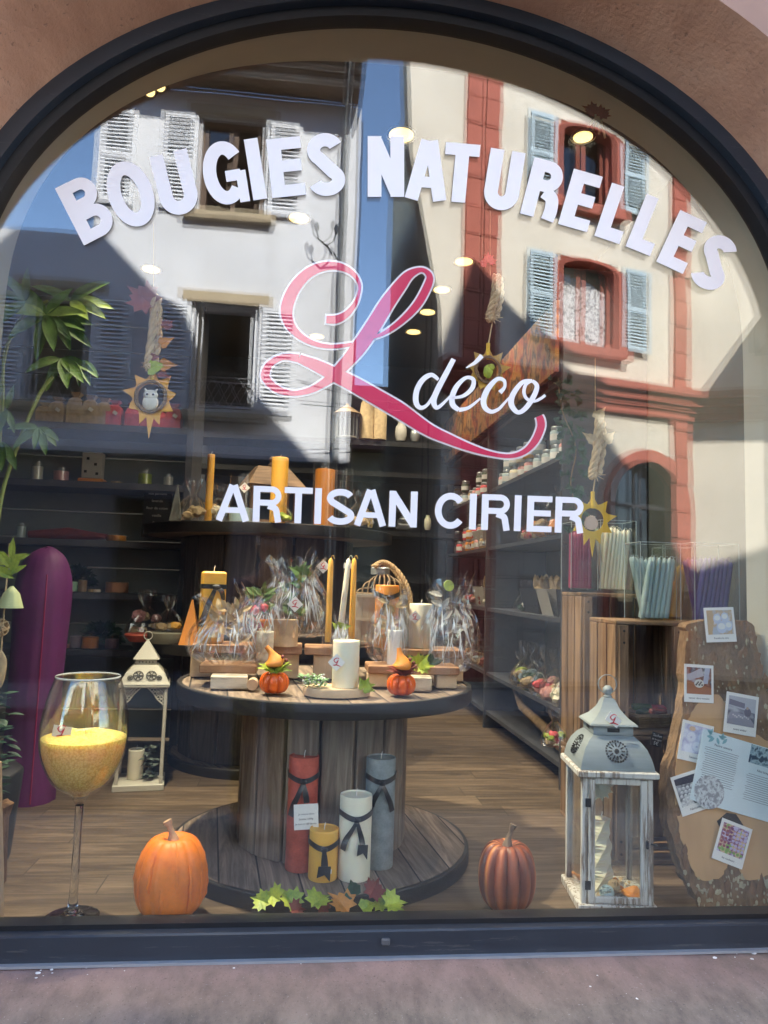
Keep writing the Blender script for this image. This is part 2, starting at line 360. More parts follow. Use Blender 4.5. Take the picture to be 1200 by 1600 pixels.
g = arch(1.16, .90, 2.19, .0, ZB+.004)
MB().prism(g, (0, .004, 0)).build('outer_pane', m_pane, win)
g = arch(1.155, .895, 2.19, .0, ZB+.006)
p2 = MB().prism(g, (0, .004, 0)).build('inner_pane', m_pane2, win)
p2.location = (0, .016+.0015, 0); p2.rotation_euler = (radians(.16), 0, radians(.22))

# ------------------------------------------------------------------ lettering on the glass
m_vinyl = mat('white_vinyl', (.84, .795, .79, 1), .5, .02, 4, 0)
def strip_path(pts, wd, cl=False):
    """2-D thick path with mitred joints -> left and right outlines"""
    P = [Vector(p) for p in pts]; n = len(P); W = wd if isinstance(wd, (list, tuple)) else [wd]*n; L = []; R = []
    for i in range(n):
        a = P[i]-P[i-1] if (i > 0 or cl) else P[1]-P[0]; b = P[(i+1) % n]-P[i] if (i < n-1 or cl) else P[-1]-P[-2]
        a = a.normalized(); b = b.normalized(); na = Vector((-a.y, a.x)); nb = Vector((-b.y, b.x)); m = (na+nb)
        m = m.normalized() if m.length > 1e-6 else na; k = min(2.5, 1/max(.3, m.dot(na)))
        L.append(P[i]+m*W[i]/2*k); R.append(P[i]-m*W[i]/2*k)
    return L, R
def put_strip(mb, L, R, fn, th=.0006, cl=False):
    n = len(L); Q = L+R; A = [fn(p) for p in Q]; B = [a+Vector((0, th, 0)) for a in A]; m = 2*n
    f = []
    for i in range(n if cl else n-1):
        j = (i+1) % n
        f += [(i, n+i, n+j, j), (m+i, m+j, m+n+j, m+n+i), (i, j, m+j, m+i), (n+i, m+n+i, m+n+j, n+j)]
    if not cl: f += [(0, m, m+n, n), (n-1, 2*n-1, m+2*n-1, m+n-1)]
    mb.add(A+B, f)
def arcp(cx, cy, rx, ry, a0, a1, n=28): return [(cx+rx*cos(radians(a0+(a1-a0)*i/n)), cy+ry*sin(radians(a0+(a1-a0)*i/n))) for i in range(n+1)]
def smooth2(pts, per=8):
    """Catmull-Rom through tuples of any length"""
    n = len(pts); out = []
    g = lambda i: pts[max(0, min(n-1, i))]
    for i in range(n-1):
        a, b, c, d = g(i-1), g(i), g(i+1), g(i+2)
        for k in range(per):
            t = k/per; out.append(tuple(.5*((2*q)+(-p+r)*t+(2*p-5*q+4*r-s)*t*t+(-p+3*q-3*r+s)*t**3) for p, q, r, s in zip(a, b, c, d)))
    out.append(tuple(pts[-1])); return out
def glyph(ch, w, h, s):
    """grotesque capitals: list of (path, width, closed); x right, y up, centred"""
    x, y, q = w/2, h/2, s/2
    if ch == 'I': return [([(0, -y), (0, y)], s, 0)]
    if ch == 'L': return [([(-x+q, y), (-x+q, -y+q*.9), (x, -y+q*.9)], s*.95, 0)]
    if ch == 'E': return [([(-x+q, -y), (-x+q, y)], s, 0)]+[([(-x+s*.9, k), (e, k)], s*.86, 0) for k, e in ((y-q*.86, x), (0.02*h, x*.9), (-y+q*.86, x))]
    if ch == 'T': return [([(-x, y-q*.88), (x, y-q*.88)], s*.88, 0), ([(0, y-s*.85), (0, -y)], s, 0)]
    if ch == 'N': return [([(-x+q, -y), (-x+q, y)], s, 0), ([(x-q, -y), (x-q, y)], s, 0), ([(-x+q*1.1, y-q*.8), (x-q*1.1, -y+q*.8)], s*1.05, 0)]
    if ch == 'A': return [([(-x+q*.9, -y), (-q*.25, y)], s*.98, 0), ([(x-q*.9, -y), (q*.25, y)], s*.98, 0), ([(-x*.5, -h*.2), (x*.5, -h*.2)], s*.8, 0)]
    if ch == 'O': return [(arcp(0, 0, x-q, y-q*.95, 0, 352, 44), s, 1)]
    if ch == 'U': return [([(-x+q, y)]+arcp(0, -y+x, x-q, x-q*.9, 180, 360, 24)+[(x-q, y)], s, 0)]
    if ch == 'C': return [(arcp(0, 0, x-q, y-q*.95, 38, 322, 40), s*.97, 0)]
    if ch == 'G': return [(arcp(0, 0, x-q, y-q*.95, 38, 318, 40), s*.97, 0), ([(x*.02, -h*.06), (x-q*.9, -h*.06)], s*.8, 0), ([(x-q*.85, -h*.0), (x-q*.85, -y)], s*.72, 0)]
    if ch == 'S':
        p = arcp(0, h*.235, x-q*1.05, h*.265-q*.95, 22, 235, 26)+arcp(0, -h*.245, x-q*.95, h*.255-q*.95, 55, -160, 26)
        return [(p, s*.96, 0)]
    bowl = lambda yc, r, xe: [(-x+q, yc+r), (xe-r*1.0, yc+r)]+arcp(xe-r, yc, r, r, 90, -90, 18)[1:-1]+[(xe-r, yc-r), (-x+q, yc-r)]
    if ch == 'B': return [([(-x+q, -y), (-x+q, y)], s, 0), (bowl(h*.25-q*.05, h*.25-q*.85, x-q*1.25), s*.86, 0), (bowl(-h*.235, h*.265-q*.87, x-q), s*.86, 0)]
    if ch == 'R': return [([(-x+q, -y), (-x+q, y)], s, 0), (bowl(h*.23, h*.27-q*.85, x-q*1.1), s*.86, 0), (smooth2([(x*.05, -h*.04), (x*.55, -h*.12), (x*.68, -h*.3), (x-q*.95, -y)], 5), s*.93, 0)]
YV = -.0012
def letter(ch, cx, cy, w, h, deg, s, parent):
    mb = MB(); a = radians(deg); k = 0
    for path, wd, cl in glyph(ch, w, h, s):
        L, R = strip_path(path, wd, cl)
        fn = lambda p, k=k: at(cx+p.x*cos(a)+p.y*sin(a), cy+p.x*sin(a)-p.y*cos(a), YV-k*.00022)
        put_strip(mb, L, R, fn, .0006, cl); k += 1
    return mb.build('letter', m_vinyl, parent)
s1 = thing('arched_lettering', 'large white capitals BOUGIES NATURELLES set in an arc across the top of the glass', 'lettering')
for a in [('B', 136, 325, 62, 100, -27), ('O', 204, 303, 70, 104, -20), ('U', 274, 286, 60, 98, -14), ('G', 351, 270, 68, 99, -9), ('I', 399, 264, 19, 96, -9), ('E', 447, 261, 53, 92, -6), ('S', 509, 257, 58, 98, -3),
          ('N', 603, 260, 57, 95, 0), ('A', 668, 266, 64, 93, 4), ('T', 720, 270, 54, 92, 5), ('U', 787, 281, 55, 93, 9), ('R', 850, 296, 54, 91, 14.5), ('E', 907, 313, 47, 90, 16), ('L', 962, 333, 42, 87, 18.5), ('L', 1013, 351, 42, 88, 22), ('E', 1065, 378, 46, 89, 25), ('S', 1116, 410, 54, 88, 27)]:
    letter(*a, 21.5, s1)
s2 = thing('straight_lettering', 'white capitals ARTISAN CIRIER in a straight line below the pink initial', 'lettering')
for ch, x, wd in [('A', 364, 51), ('R', 418, 44), ('T', 466, 43), ('I', 497, 10), ('S', 532, 43), ('A', 579, 49), ('N', 630, 43), ('C', 704, 48), ('I', 739, 10), ('R', 775, 44), ('I', 809, 10), ('E', 843, 38), ('R', 890, 44)]:
    letter(ch, x, 812.5+(x-340)*.036-27.5, wd+1, 56, 2, 10.6, s2)
# the pink script initial with white border
logo = thing('logo', 'big pink script letter L with a white border and the white word déco', 'logo')
Z1 = [(440, 396, 40), (500, 396, 42), (560, 368, 34), (612, 310, 24), (642, 240, 15), (645, 170, 16), (600, 105, 26), (520, 66, 38), (420, 66, 46), (320, 112, 52), (235, 210, 60), (192, 330, 62), (212, 430, 48), (285, 508, 32), (380, 552, 24), (480, 566, 20), (600, 552, 18)]
Z2 = [(700, 516, 14), (800, 482, 20), (910, 405, 30), (1010, 300, 40), (1075, 180, 40), (1083, 120, 30), (1035, 86, 22), (960, 116, 44), (900, 185, 62), (820, 295, 74), (740, 425, 78), (650, 560, 78), (565, 665, 64), (490, 742, 54), (420, 796, 40), (340, 838, 32), (240, 858, 26), (140, 836, 36), (72, 780, 40), (58, 735, 44), (90, 672, 34), (170, 632, 30), (270, 640, 42), (380, 686, 60), (500, 745, 72), (620, 806, 78), (760, 886, 80), (900, 968, 80)]
Z3 = [(300, 668, 72), (450, 738, 58), (600, 798, 42), (750, 842, 26), (880, 856, 24), (980, 822, 32), (1050, 748, 42), (1088, 660, 46), (1088, 610, 46), (1076, 578, 40)]
pa = [(400+x/4, 400+y/4, w/3.35) for x, y, w in Z1]
pb = [(400+x/4, 400+y/4, w/3.35) for x, y, w in Z2]+[(600+x/4.444, 520+y/4.444, w/3.9) for x, y, w in Z3]
m_pink = mat('pink_vinyl', (.66, .003, .075, 1), .5, .03, 3, 0)
def spath(mb, pts, dw, Yv, per=8, dz=0, endx=0):
    sp = smooth2(pts, per); P = [(p[0], p[1]) for p in sp]; W = [max(1, p[2]+dw) for p in sp]
    if endx:
        for a, b in ((0, 1), (-1, -2)):
            d = (Vector(P[a])-Vector(P[b])).normalized(); P[a] = (P[a][0]+d.x*endx, P[a][1]+d.y*endx)
    L, R = strip_path(P, W); N = len(L)
    put_strip(mb, L, R, lambda p: at(p.x, p.y, Yv), .0005)
# self-crossing strokes: lay successive runs a hair apart so no two faces share a plane
def layered(mb, pts, dw, Y0, runs, endx=0):
    for k, (i0, i1) in enumerate(runs): spath(mb, pts[i0:i1+1], dw, Y0-k*.00012, 8, 0, endx)
mb = MB(); layered(mb, pa, 5.6, .0085, [(0, 16)], 2.5); layered(mb, pb, 5.6, .0083, [(0, 12), (12, 22), (22, 37)], 0); mb.build('letter_border', m_vinyl, logo)
mb = MB(); layered(mb, pa, 0, .0066, [(0, 16)]); layered(mb, pb, 0, .0064, [(0, 12), (12, 22), (22, 37)]); mb.build('script_letter', m_pink, logo)
DE = {'d': [[(378, 325, 22), (330, 292, 30), (270, 325, 36), (228, 400, 38), (222, 480, 38), (252, 520, 30), (300, 500, 22), (350, 425, 22), (390, 350, 20)], [(484, 182, 34), (430, 285, 38), (372, 395, 40), (345, 470, 40), (362, 518, 30), (400, 500, 22), (470, 430, 14)]],
      'é': [[(470, 452, 16), (550, 438, 24), (612, 385, 32), (620, 325, 28), (570, 312, 24), (510, 365, 34), (475, 440, 38), (478, 500, 38), (520, 536, 30), (590, 518, 22), (670, 455, 14)], [(570, 243, 8), (630, 208, 24), (680, 158, 34)]],
      'c': [[(805, 415, 34), (838, 375, 22), (832, 330, 24), (785, 322, 28), (725, 385, 38), (692, 460, 40), (702, 520, 36), (748, 548, 28), (800, 528, 22), (870, 450, 14)]],
      'o': [[(1030, 332, 22), (960, 345, 30), (895, 430, 38), (885, 500, 40), (930, 552, 30), (985, 522, 34), (1040, 440, 36), (1062, 370, 32), (1030, 332, 22), (988, 355, 24), (972, 410, 24), (992, 458, 22), (1045, 474, 20), (1090, 455, 20), (1120, 432, 20)]]}
for ch, strokes in DE.items():
    mb = MB()
    for k, st in enumerate(strokes): 
        q = [(600+x/4.444, 520+y/4.444, w/4.444) for x, y, w in st]
        if len(q) > 9: spath(mb, q[:9], 0, -.0008-k*.0002); spath(mb, q[8:], 0, -.0010-k*.0002)
        else: spath(mb, q, 0, -.0008-k*.0002)
    mb.build('letter', m_vinyl, logo)

# ------------------------------------------------------------------ the street opposite (seen only mirrored in the glass)
def mir(p): return Vector((p.x, -p.y, p.z))
def lp(px, py, Y): return mir(at(px, py, Y))
def render_wall(name, base, streak):
    t = NT(name); n1 = t.noise(t.coord(), .9, 8, .6); n2 = t.noise(t.coord((3, 3, .18)), 1.6, 8, .65); n3 = t.noise(t.coord(), 22, 6, .7)
    c = t.ramp(n1, [(.3, mul(base, .86)), (.6, base)]); c = t.mix(t.math('MULTIPLY', t.math('SUBTRACT', n2, .5, True), 2.2, True), c, streak); c = t.mix(t.math('MULTIPLY', t.math('LESS_THAN', n3, .38), .25), c, mul(base, .7))
    t.l(c, t.b.inputs['Base Color']); t.b.inputs['Roughness'].default_value = .92; t.bump(n3, .4, .01); return t.m
m_white = render_wall('white_wall_render', (.83, .85, .87, 1), (.64, .65, .65, 1))
m_cream = render_wall('cream_wall_render', (.82, .75, .61, 1), (.66, .59, .46, 1))
m_redst = mat('red_sandstone', (.46, .135, .09, 1), .85, .15, 3, .2, .003)
m_beige = mat('beige_stone', (.50, .41, .27, 1), .85, .12, 4, .2)
m_tile = mat('clay_tile', (.30, .12, .07, 1), .85, .3, 8, .4, .01)
m_shw = mat('white_shutter_paint', (.78, .80, .82, 1), .6, .04, 5, 0)
m_shb = mat('pale_blue_shutter_paint', (.50, .62, .66, 1), .6, .06, 5, 0)
m_wood2 = mat('brown_window_wood', (.20, .13, .085, 1), .6, .2, 5, .1)
m_pipe = mat('zinc_pipe', (.40, .42, .43, 1), .35, .1, 5, 0, metal=.6)
m_wdark = glassmat('house_glass', .08, (.05, .055, .065, 1))
m_room = mat('unlit_room', (.03, .025, .02, 1), .9, .2, 3, 0)
def shutter(parent, M, w, h, m, name='shutter'):
    """louvred leaf, local x 0..w, z 0..h, thickness toward +y"""
    mb = MB(); t = .035
    mb.box((.03, 0, h/2), (.06, t, h)); mb.box((w-.03, 0, h/2), (.06, t, h))
    for z in (.04, h*.5, h-.04): mb.box((w/2, 0, z), (w-.12, t*.95, .08))
    n = int(h/.062)
    for i in range(n):
        z = .1+(h-.2)*i/(n-1)
        if abs(z-h*.5) > .05: mb.box((w/2, 0, z), (w-.12, .008, .05), rx=radians(38))
    o = mb.build(name, m, parent); o.matrix_local = M; return o
# --- white house
YB = -8.4
wh = thing('white_house', 'white rendered house with white louvred shutters, mirrored at the left in the glass', 'house')
def holes_wall(mb, x0, x1, z0, z1, holes, fn, th):
    """vertical wall with rectangular holes as blocks; fn maps (s, depth, z)"""
    xs = sorted({x0, x1}|{h[0] for h in holes}|{h[1] for h in holes}); zs = sorted({z0, z1}|{h[2] for h in holes}|{h[3] for h in holes})
    xs = [x for x in xs if x0 <= x <= x1]; zs = [z for z in zs if z0 <= z <= z1]
    for i in range(len(xs)-1):
        run = None
        for j in range(len(zs)-1):
            cxm, czm = (xs[i]+xs[i+1])/2, (zs[j]+zs[j+1])/2
            solid = not any(a < cxm < b and c < czm < d for a, b, c, d in holes)
            if solid: run = (run[0] if run else zs[j], zs[j+1])
            if run and (not solid or j == len(zs)-2):
                P = [(xs[i], 0, run[0]), (xs[i+1], 0, run[0]), (xs[i+1], 0, run[1]), (xs[i], 0, run[1])]
                mb.add([fn(*p) for p in P]+[fn(p[0], th, p[2]) for p in P], [(0, 1, 2, 3), (7, 6, 5, 4), (0, 4, 5, 1), (1, 5, 6, 2), (2, 6, 7, 3), (3, 7, 4, 0)]); run = None
WH = [(-1.72, -.80, 6.66, 8.10), (-1.68, -.78, 3.76, 5.30), (-3.9, -3.3, 6.66, 8.10), (-3.9, -3.05, 3.76, 5.30), (-2.6, -1.0, .1, 2.5), (-6.0, -4.9, 3.76, 5.3)]
mb = MB(); holes_wall(mb, -3.16, .58, 6.2, 8.5, WH, lambda s, d, z: Vector((s, YB-d, z)), .3)
holes_wall(mb, -9, .58, 3.1, 6.2, WH, lambda s, d, z: Vector((s, YB-d, z)), .3); mb.build('wall', m_white, wh)
m_shopdark = mat('slate_shopfront', (.10, .105, .12, 1), .6, .2, 3, .1)
mb = MB(); holes_wall(mb, -9, .58, -.1, 3.02, WH, lambda s, d, z: Vector((s, YB+.03-d, z)), .33); mb.build('shopfront', m_shopdark, wh)
mb = MB(); mb.box((-4.2, YB+.06, 3.06), (9.6, .22, .08)); mb.build('cornice', m_dark, wh)
mb = MB(); mb.box((-4.2, YB-.45, 3.05), (9.4, .05, 6.2)); mb.box((-1.32, YB-.45, 7.3), (3.7, .05, 2.3)); mb.box((.60, YB-3.0, 4.2), (.06, 5.4, 8.6)); mb.build('room_backing', m_room, wh)
mb = MB()
mb.box((-1.37, YB+.22, 8.54), (3.9, .42, .07)); mb.box((-1.37, YB+.26, 8.64), (3.9, .60, .06)); mb.box((-1.37, YB+.34, 8.74), (3.9, .74, .05)); mb.build('eaves', m_wood2, wh)
mb = MB(); mb.box((-1.37, YB+.445, 8.55), (3.9, .03, .10)); mb.box((-1.37, YB+.575, 8.66), (3.9, .03, .08)); mb.box((-1.37, YB+.725, 8.76), (3.9, .03, .07)); mb.build('fascia', mat('cream_fascia', (.62, .58, .50, 1), .8, .15, 5, .2), wh)
mb = MB(); mb.tube([(-3.35, YB+.78, 8.80), (.70, YB+.78, 8.80)], .07, 12); mb.tube([(.37, YB+.76, 8.76), (.37, YB+.4, 8.45), (.37, YB+.09, 8.2), (.37, YB+.09, -.1)], .05, 12); mb.build('gutter', m_pipe, wh, True)
mb = MB(); mb.prism([(-3.36, YB+.75, 8.86), (-3.36, YB-3.2, 12.0), (-3.36, YB-3.2, 11.85), (-3.36, YB+.72, 8.78)], (4.08, 0, 0)); mb.build('roof', m_tile, wh)
shutter(wh, Matrix.Translation((-3.10, YB+.06, 6.66)), .48, 1.44, m_shw)
for (a, b, c, d), low in ((WH[0], 0), (WH[1], 1), (WH[3], 1), (WH[5], 1)):
    fr = MB(); 
    fr.box(((a+b)/2, YB+.03, d+.09), (b-a+.36, .10, .16)); fr.build('lintel', m_beige, wh); MB().box(((a+b)/2, YB+.05, c-.07), (b-a+.36, .16, .12)).build('window_sill', m_beige, wh)
    wf = MB()
    for x in (a+.04, b-.04, (a+b)/2 if not low else a+.06): wf.box((x, YB-.12, (c+d)/2), (.07, .05, d-c))
    for z in (c+.04, d-.04): wf.box(((a+b)/2, YB-.12, z), (b-a-.15, .045, .08))
    wo = wf.build('window', m_wood2 if not low else m_shw, wh)
    MB().box(((a+b)/2, YB-.16, (c+d)/2), (b-a, .012, d-c)).build('pane', m_wdark, wo)
    if low:
        rl = MB(); z0 = c+.08
        rl.box(((a+b)/2, YB+.02, z0+.36), (b-a, .02, .02)); rl.box(((a+b)/2, YB+.02, z0), (b-a, .02, .02))
        nb = 5
        for i in range(nb):
            xa = a+(b-a)*i/nb; xb = a+(b-a)*(i+1)/nb
            rl.tube([(xa, YB+.02, z0), (xb, YB+.02, z0+.36)], .006, 5); rl.tube([(xb, YB+.02, z0), (xa, YB+.02, z0+.36)], .006, 5)
        rl.build('window_rail', m_pipe, wh)
    shutter(wh, Matrix.Translation((b+.05, YB+.06, c)), .48, d-c, m_shw)
    shutter(wh, Matrix.Translation((a-.53, YB+.06, c)), .48, d-c, m_shw)
# wall lantern
wl = thing('wall_light', 'small black twin armed street lamp bracket beside the zinc downpipe', 'street lamp', (.12, YB+.05, 6.2))
mb = MB(); mb.tube([(.2, 0, -.15), (.1, .12, -.05), (0, .2, 0), (-.12, .2, .1), (-.14, .2, .2)], .012, 6); mb.tube([(0, .2, 0), (.1, .2, .08), (.14, .2, .2)], .012, 6); mb.build('bracket', m_black, wl)
for sx in (-.14, .14): MB().lathe([(.015, .2), (.03, .22), (.035, .28), (.02, .32), (.006, .34)], (sx, .2, 0), 8).build('lamp_head', m_black, wl)
# --- cream house with red stone, its front turned 13 degrees
ph = radians(13)
def rh(s, d, z): # s along the front, d toward the street
    return Vector((1.6+s*cos(ph)+d*sin(ph), -(9.0+s*sin(ph))+d*cos(ph), z))
ch_ = thing('cream_house', 'cream house with red pilasters and pale blue shutters, mirrored at the right', 'house')
CW = [(2.52, 3.66, 5.52, 7.02), (2.50, 3.62, 7.98, 9.42), (3.60, 5.05, -.1, 3.75)]
mb = MB(); holes_wall(mb, .42, 5.25, 4.66, 11.5, [(a, b, c, d) for a, b, c, d in CW], lambda s, d, z: rh(s, -d, z), .3)
mb.prism([rh(.42, 0, 0), rh(.42, 0, 4.6), rh(.38, 0, 5.8), rh(-.17, 0, 8.2), rh(-.27, 0, 9.8), rh(-.27, 0, 11.5), rh(.42, 0, 11.5)], rh(0, -.3, 0)-rh(0, 0, 0))
mb.build('wall', m_cream, ch_)
SWB = lp(610, 450, 13.5); SWB.z = 0
mb = MB(); mb.prism([rh(.40, -.3, 0), rh(.40, -.3, 11), SWB+Vector((0, 0, 11)), SWB], rh(.2, 0, 0)-rh(0, 0, 0)); mb.build('side_wall', mat('brown_render', (.80, .72, .56, 1), .9, .1, 2, .1), ch_)
mb = MB(); mb.prism([rh(.42, -.5, -.1), rh(9.0, -.5, -.1), rh(9.0, -.5, 11.4), rh(.42, -.5, 11.4)], rh(0, -.05, 0)-rh(0, 0, 0)); mb.build('room_backing', m_room, ch_)
mb = MB()
def rbox(mb, s0, s1, z0, z1, d0, d1):
    P = [rh(s, d, z) for z in (z0, z1) for d in (d0, d1) for s in (s0, s1)]
    mb.add(P, [(0, 2, 3, 1), (4, 5, 7, 6), (0, 1, 5, 4), (2, 6, 7, 3), (0, 4, 6, 2), (1, 3, 7, 5)])
for s0, s1 in ((.76, 1.06), (1.09, 1.38), (4.84, 5.20)):
    mb = MB(); z = .0
    k = 0
    while z < 11: rbox(mb, s0, s1, z+.012, z+.46, -.1, .05+.01*(k % 2)); z += .47; k += 1
    mb.build('pilaster', m_redst, ch_)
mb = MB()
for z0, z1, d in ((4.42, 4.56, .10), (4.56, 4.66, .16), (4.66, 4.80, .24), (4.80, 4.92, .34)): rbox(mb, .42, 5.4, z0, z1-.004, -.1, d)
mb.build('cornice', m_redst, ch_)
# ground floor: stone courses round the arched doorway
ac, aw, az0, ar = 4.32, .74, 2.9, .74
mb = MB()
rows = [i*.42-.1 for i in range(12)]
for i in range(len(rows)-1):
    z0, z1 = rows[i]+.012, min(4.40, rows[i+1])
    if z0 > 4.36: break
    zc = (z0+z1)/2
    half = aw if zc < az0 else (sqrt(max(0, ar*ar-(zc-az0)**2)) if zc-az0 < ar else 0)
    half += .16
    if zc-az0 >= ar+.16: rbox(mb, .42, 5.3, z0, z1, -.2, 0)
    else: 
        for a, b in ((.42, 1.9), (1.912, ac-half), (ac+half, 5.6)): rbox(mb, a, b, z0, z1, -.2, 0)
mb.build('stone_courses', mat('cream_stone', (.66, .60, .48, 1), .9, .1, 3, .2), ch_)
def archring(mb, sc, zc, r0, r1, d0, d1, zb, n=24, ky=1.0):
    A = [(sc-r0, zb)]+[(sc-r0*cos(pi*i/n), zc+r0*ky*sin(pi*i/n)) for i in range(n+1)]+[(sc+r0, zb)]
    B = [(sc-r1, zb)]+[(sc-r1*cos(pi*i/n), zc+r1*ky*sin(pi*i/n)) for i in range(n+1)]+[(sc+r1, zb)]
    k = len(A); V = [rh(s, d1, z) for s, z in A]+[rh(s, d1, z) for s, z in B]+[rh(s, d0, z) for s, z in A]+[rh(s, d0, z) for s, z in B]
    mb.add(V, [f for i in range(k-1) for f in ((i, i+1, k+i+1, k+i), (2*k+i, 3*k+i, 3*k+i+1, 2*k+i+1), (i, 2*k+i, 2*k+i+1, i+1), (k+i, k+i+1, 3*k+i+1, 3*k+i))])
mb = MB(); archring(mb, ac, az0, aw, aw+.2, -.25, .04, 0); mb.build('door_surround', m_redst, ch_)
mb = MB(); archring(mb, ac, az0, aw+.2, aw+.62, -.1, .015, az0-.1); mb.build('voussoirs', mat('cream_stone_b', (.70, .65, .53, 1), .9, .1, 3, .2), ch_)
dr = MB(); rbox(dr, ac-.02, ac+.02, 0, az0+aw, -.3, -.24); rbox(dr, ac-aw, ac+aw, az0-.03, az0+.03, -.3, -.24); dor = dr.build('door', m_dark, ch_)
dp = MB(); rbox(dp, ac-aw, ac+aw, 0, az0+aw, -.36, -.34); dp.build('pane', m_wdark, dor)
for (a, b, c, d) in CW[:2]:
    sc = (a+b)/2; hw = (b-a)/2
    mb = MB(); archring(mb, sc, d-.22, hw-.02, hw+.13, -.16, .07, c-.1, 16, .30); mb.build('surround', m_redst, ch_); sb = MB(); rbox(sb, a-.2, b+.2, c-.20, c-.02, -.1, .17); sb.build('window_sill', m_redst, ch_)
    # fills the corners over the flat hole behind the arched head
    wf = MB()
    for s in (a+.06, sc, b-.06): rbox(wf, s-.045, s+.045, c, d, -.24, -.17)
    rbox(wf, a, b, c, c+.08, -.235, -.165); rbox(wf, a, b, d-.07, d+.02, -.235, -.165)
    wo = wf.build('window', m_redst, ch_)
    pn = MB(); rbox(pn, a, b, c, d, -.27, -.26); pn.build('pane', m_wdark, wo)
    shutter(ch_, Matrix.Translation(rh(a-.62, .09, c)) @ Matrix.Rotation(-ph, 4, 'Z'), .50, d-c-.05, m_shb)
    shutter(ch_, Matrix.Translation(rh(b+.13, .09, c)) @ Matrix.Rotation(-ph, 4, 'Z'), .50, d-c-.05, m_shb)
# lace curtain behind the lower window
m_lace = patch('lace_cloth', [(.75, .75, .75, 1), (.25, .25, .26, 1), (.7, .7, .7, 1), (.8, .8, .8, 1)], 26, .9)
a, b, c, d = CW[0]
mb = MB()
for s0, s1 in ((a+.1, (a+b)/2-.05), ((a+b)/2+.05, b-.1)):
    N = 24; vs = []
    for i in range(N+1):
        s = s0+(s1-s0)*i/N; dd = -.215+.02*sin(i*1.6)
        vs += [rh(s, dd, c+.06), rh(s, dd, d-.38-.1*abs(i/N-.5))]
    mb.add(vs, [(2*i, 2*i+2, 2*i+3, 2*i+1) for i in range(N)])
mb.build('curtain', m_lace, ch_)
# return face beyond the corner, coming back toward the street
cn = rh(5.25, 0, 0); cdir = Vector((1, .42, 0)).normalized(); cnorm = Vector((-.42, 1, 0)).normalized()
def rr(s, d, z): return cn+cdir*s+cnorm*d+Vector((0, 0, z))
mb = MB(); mb.prism([rr(0, 0, 0), rr(4, 0, 0), rr(4, 0, 11.5), rr(0, 0, 11.5)], -cnorm*.3); mb.build('return_wall', m_cream, ch_)
mb = MB()
for z0, z1, d in ((4.42, 4.56, .10), (4.56, 4.66, .16), (4.66, 4.80, .24), (4.80, 4.92, .34)):
    mb.prism([rr(-.05, -.05, z0), rr(4, -.05, z0), rr(4, d, z0), rr(-.05, d, z0)], (0, 0, z1-z0-.005))
mb.build('return_cornice', m_redst, ch_)
mb = MB(); mb.prism([rr(1.0, 0, 5.6), rr(4, 0, 5.6), rr(4, 1.3, 5.5), rr(1.0, 1.3, 5.5)], (0, 0, .5)); mb.build('balcony', m_shopdark, ch_)
mb = MB(); mb.prism([rh(-.6, .5, 11.5), rh(9.5, .5, 11.5), rh(9.5, -3.5, 14.5), rh(-.6, -3.5, 14.5)], (0, 0, .12)); mb.build('roof', m_tile, ch_)
# far house in the gap
fh = thing('far_house', 'far low house with a clay tile roof between the white and cream houses', 'house')
q = lp(575, 590, 16); mb = MB(); mb.prism([(-2, -17, -.1), (5, -17, -.1), (5, -17, q.z-1.6), (-2, -17, q.z-1.6)], (0, -4, 0)); mb.build('wall', m_beige, fh)
mb = MB(); mb.prism([(-2.2, -16.5, q.z-1.7), (-2.2, -19, q.z+.6), (-2.2, -21.4, q.z-1.7)], (7.4, 0, 0)); mb.build('roof', m_tile, fh)
# overhead cables
for k, (y0, y1) in enumerate(((598, 640), (630, 612))):
    A = lp(470, y0, 7.5); B_ = lp(900, y1, 8.4); pts = [A.lerp(B_, i/16)+Vector((0, 0, -.18*sin(pi*i/16))) for i in range(17)]
    tag(MB().tube(pts, .008, 5).build('overhead_cable', m_black), ['thin black cable strung between the houses, higher at its left end', 'thin black cable strung between the houses, rising to its right end'][k], 'cable', 'overhead cables across the street')
# ------------------------------------------------------------------ materials of the goods
m_wax_y = mat('yellow_wax', (.80, .42, .06, 1), .45, .10, 8, .1, .002, sss=.25)
m_wax_r = mat('terracotta_wax', (.46, .085, .05, 1), .6, .42, 30, .25, .002, sss=.1, c2=(.34, .05, .03, 1), detail=10)
m_wax_g = mat('grey_wax', (.23, .26, .27, 1), .6, .42, 30, .25, .002, sss=.1, c2=(.14, .17, .18, 1), detail=10)
m_wax_w = mat('ivory_wax', (.80, .74, .58, 1), .45, .06, 8, .05, .001, sss=.25)
m_wax_o = mat('orange_wax', (.70, .26, .04, 1), .45, .12, 8, .1, .001, sss=.25)
m_wax_b = mat('ice_blue_wax', (.36, .45, .47, 1), .45, .08, 10, 0, sss=.2)
m_wax_p = mat('violet_wax', (.06, .03, .19, 1), .45, .1, 10, 0, sss=.1)
m_wax_m = mat('magenta_wax', (.30, .014, .08, 1), .45, .12, 10, 0, sss=.1)
m_rib = mat('black_satin', (.012, .012, .014, 1), .32, .3, 20, .1, spec=.8)
m_wick = mat('wick', (.75, .72, .65, 1), .9, .1, 10, 0)
m_card = mat('white_card', (.78, .76, .72, 1), .7, .04, 5, 0)
m_redink = mat('red_ink', (.6, .02, .05, 1), .7, 0, 5, 0)
m_ink = mat('grey_ink', (.06, .06, .07, 1), .7, 0, 5, 0)
t = NT('solid_glass'); t.b.inputs['Base Color'].default_value = (.95, .97, .96, 1); t.b.inputs['Transmission Weight'].default_value = 1; t.b.inputs['Roughness'].default_value = .0; t.b.inputs['IOR'].default_value = 1.46; m_solid = t.m
m_clear = glassmat('clear_glass', .07, (.97, .98, .97, 1), .0)
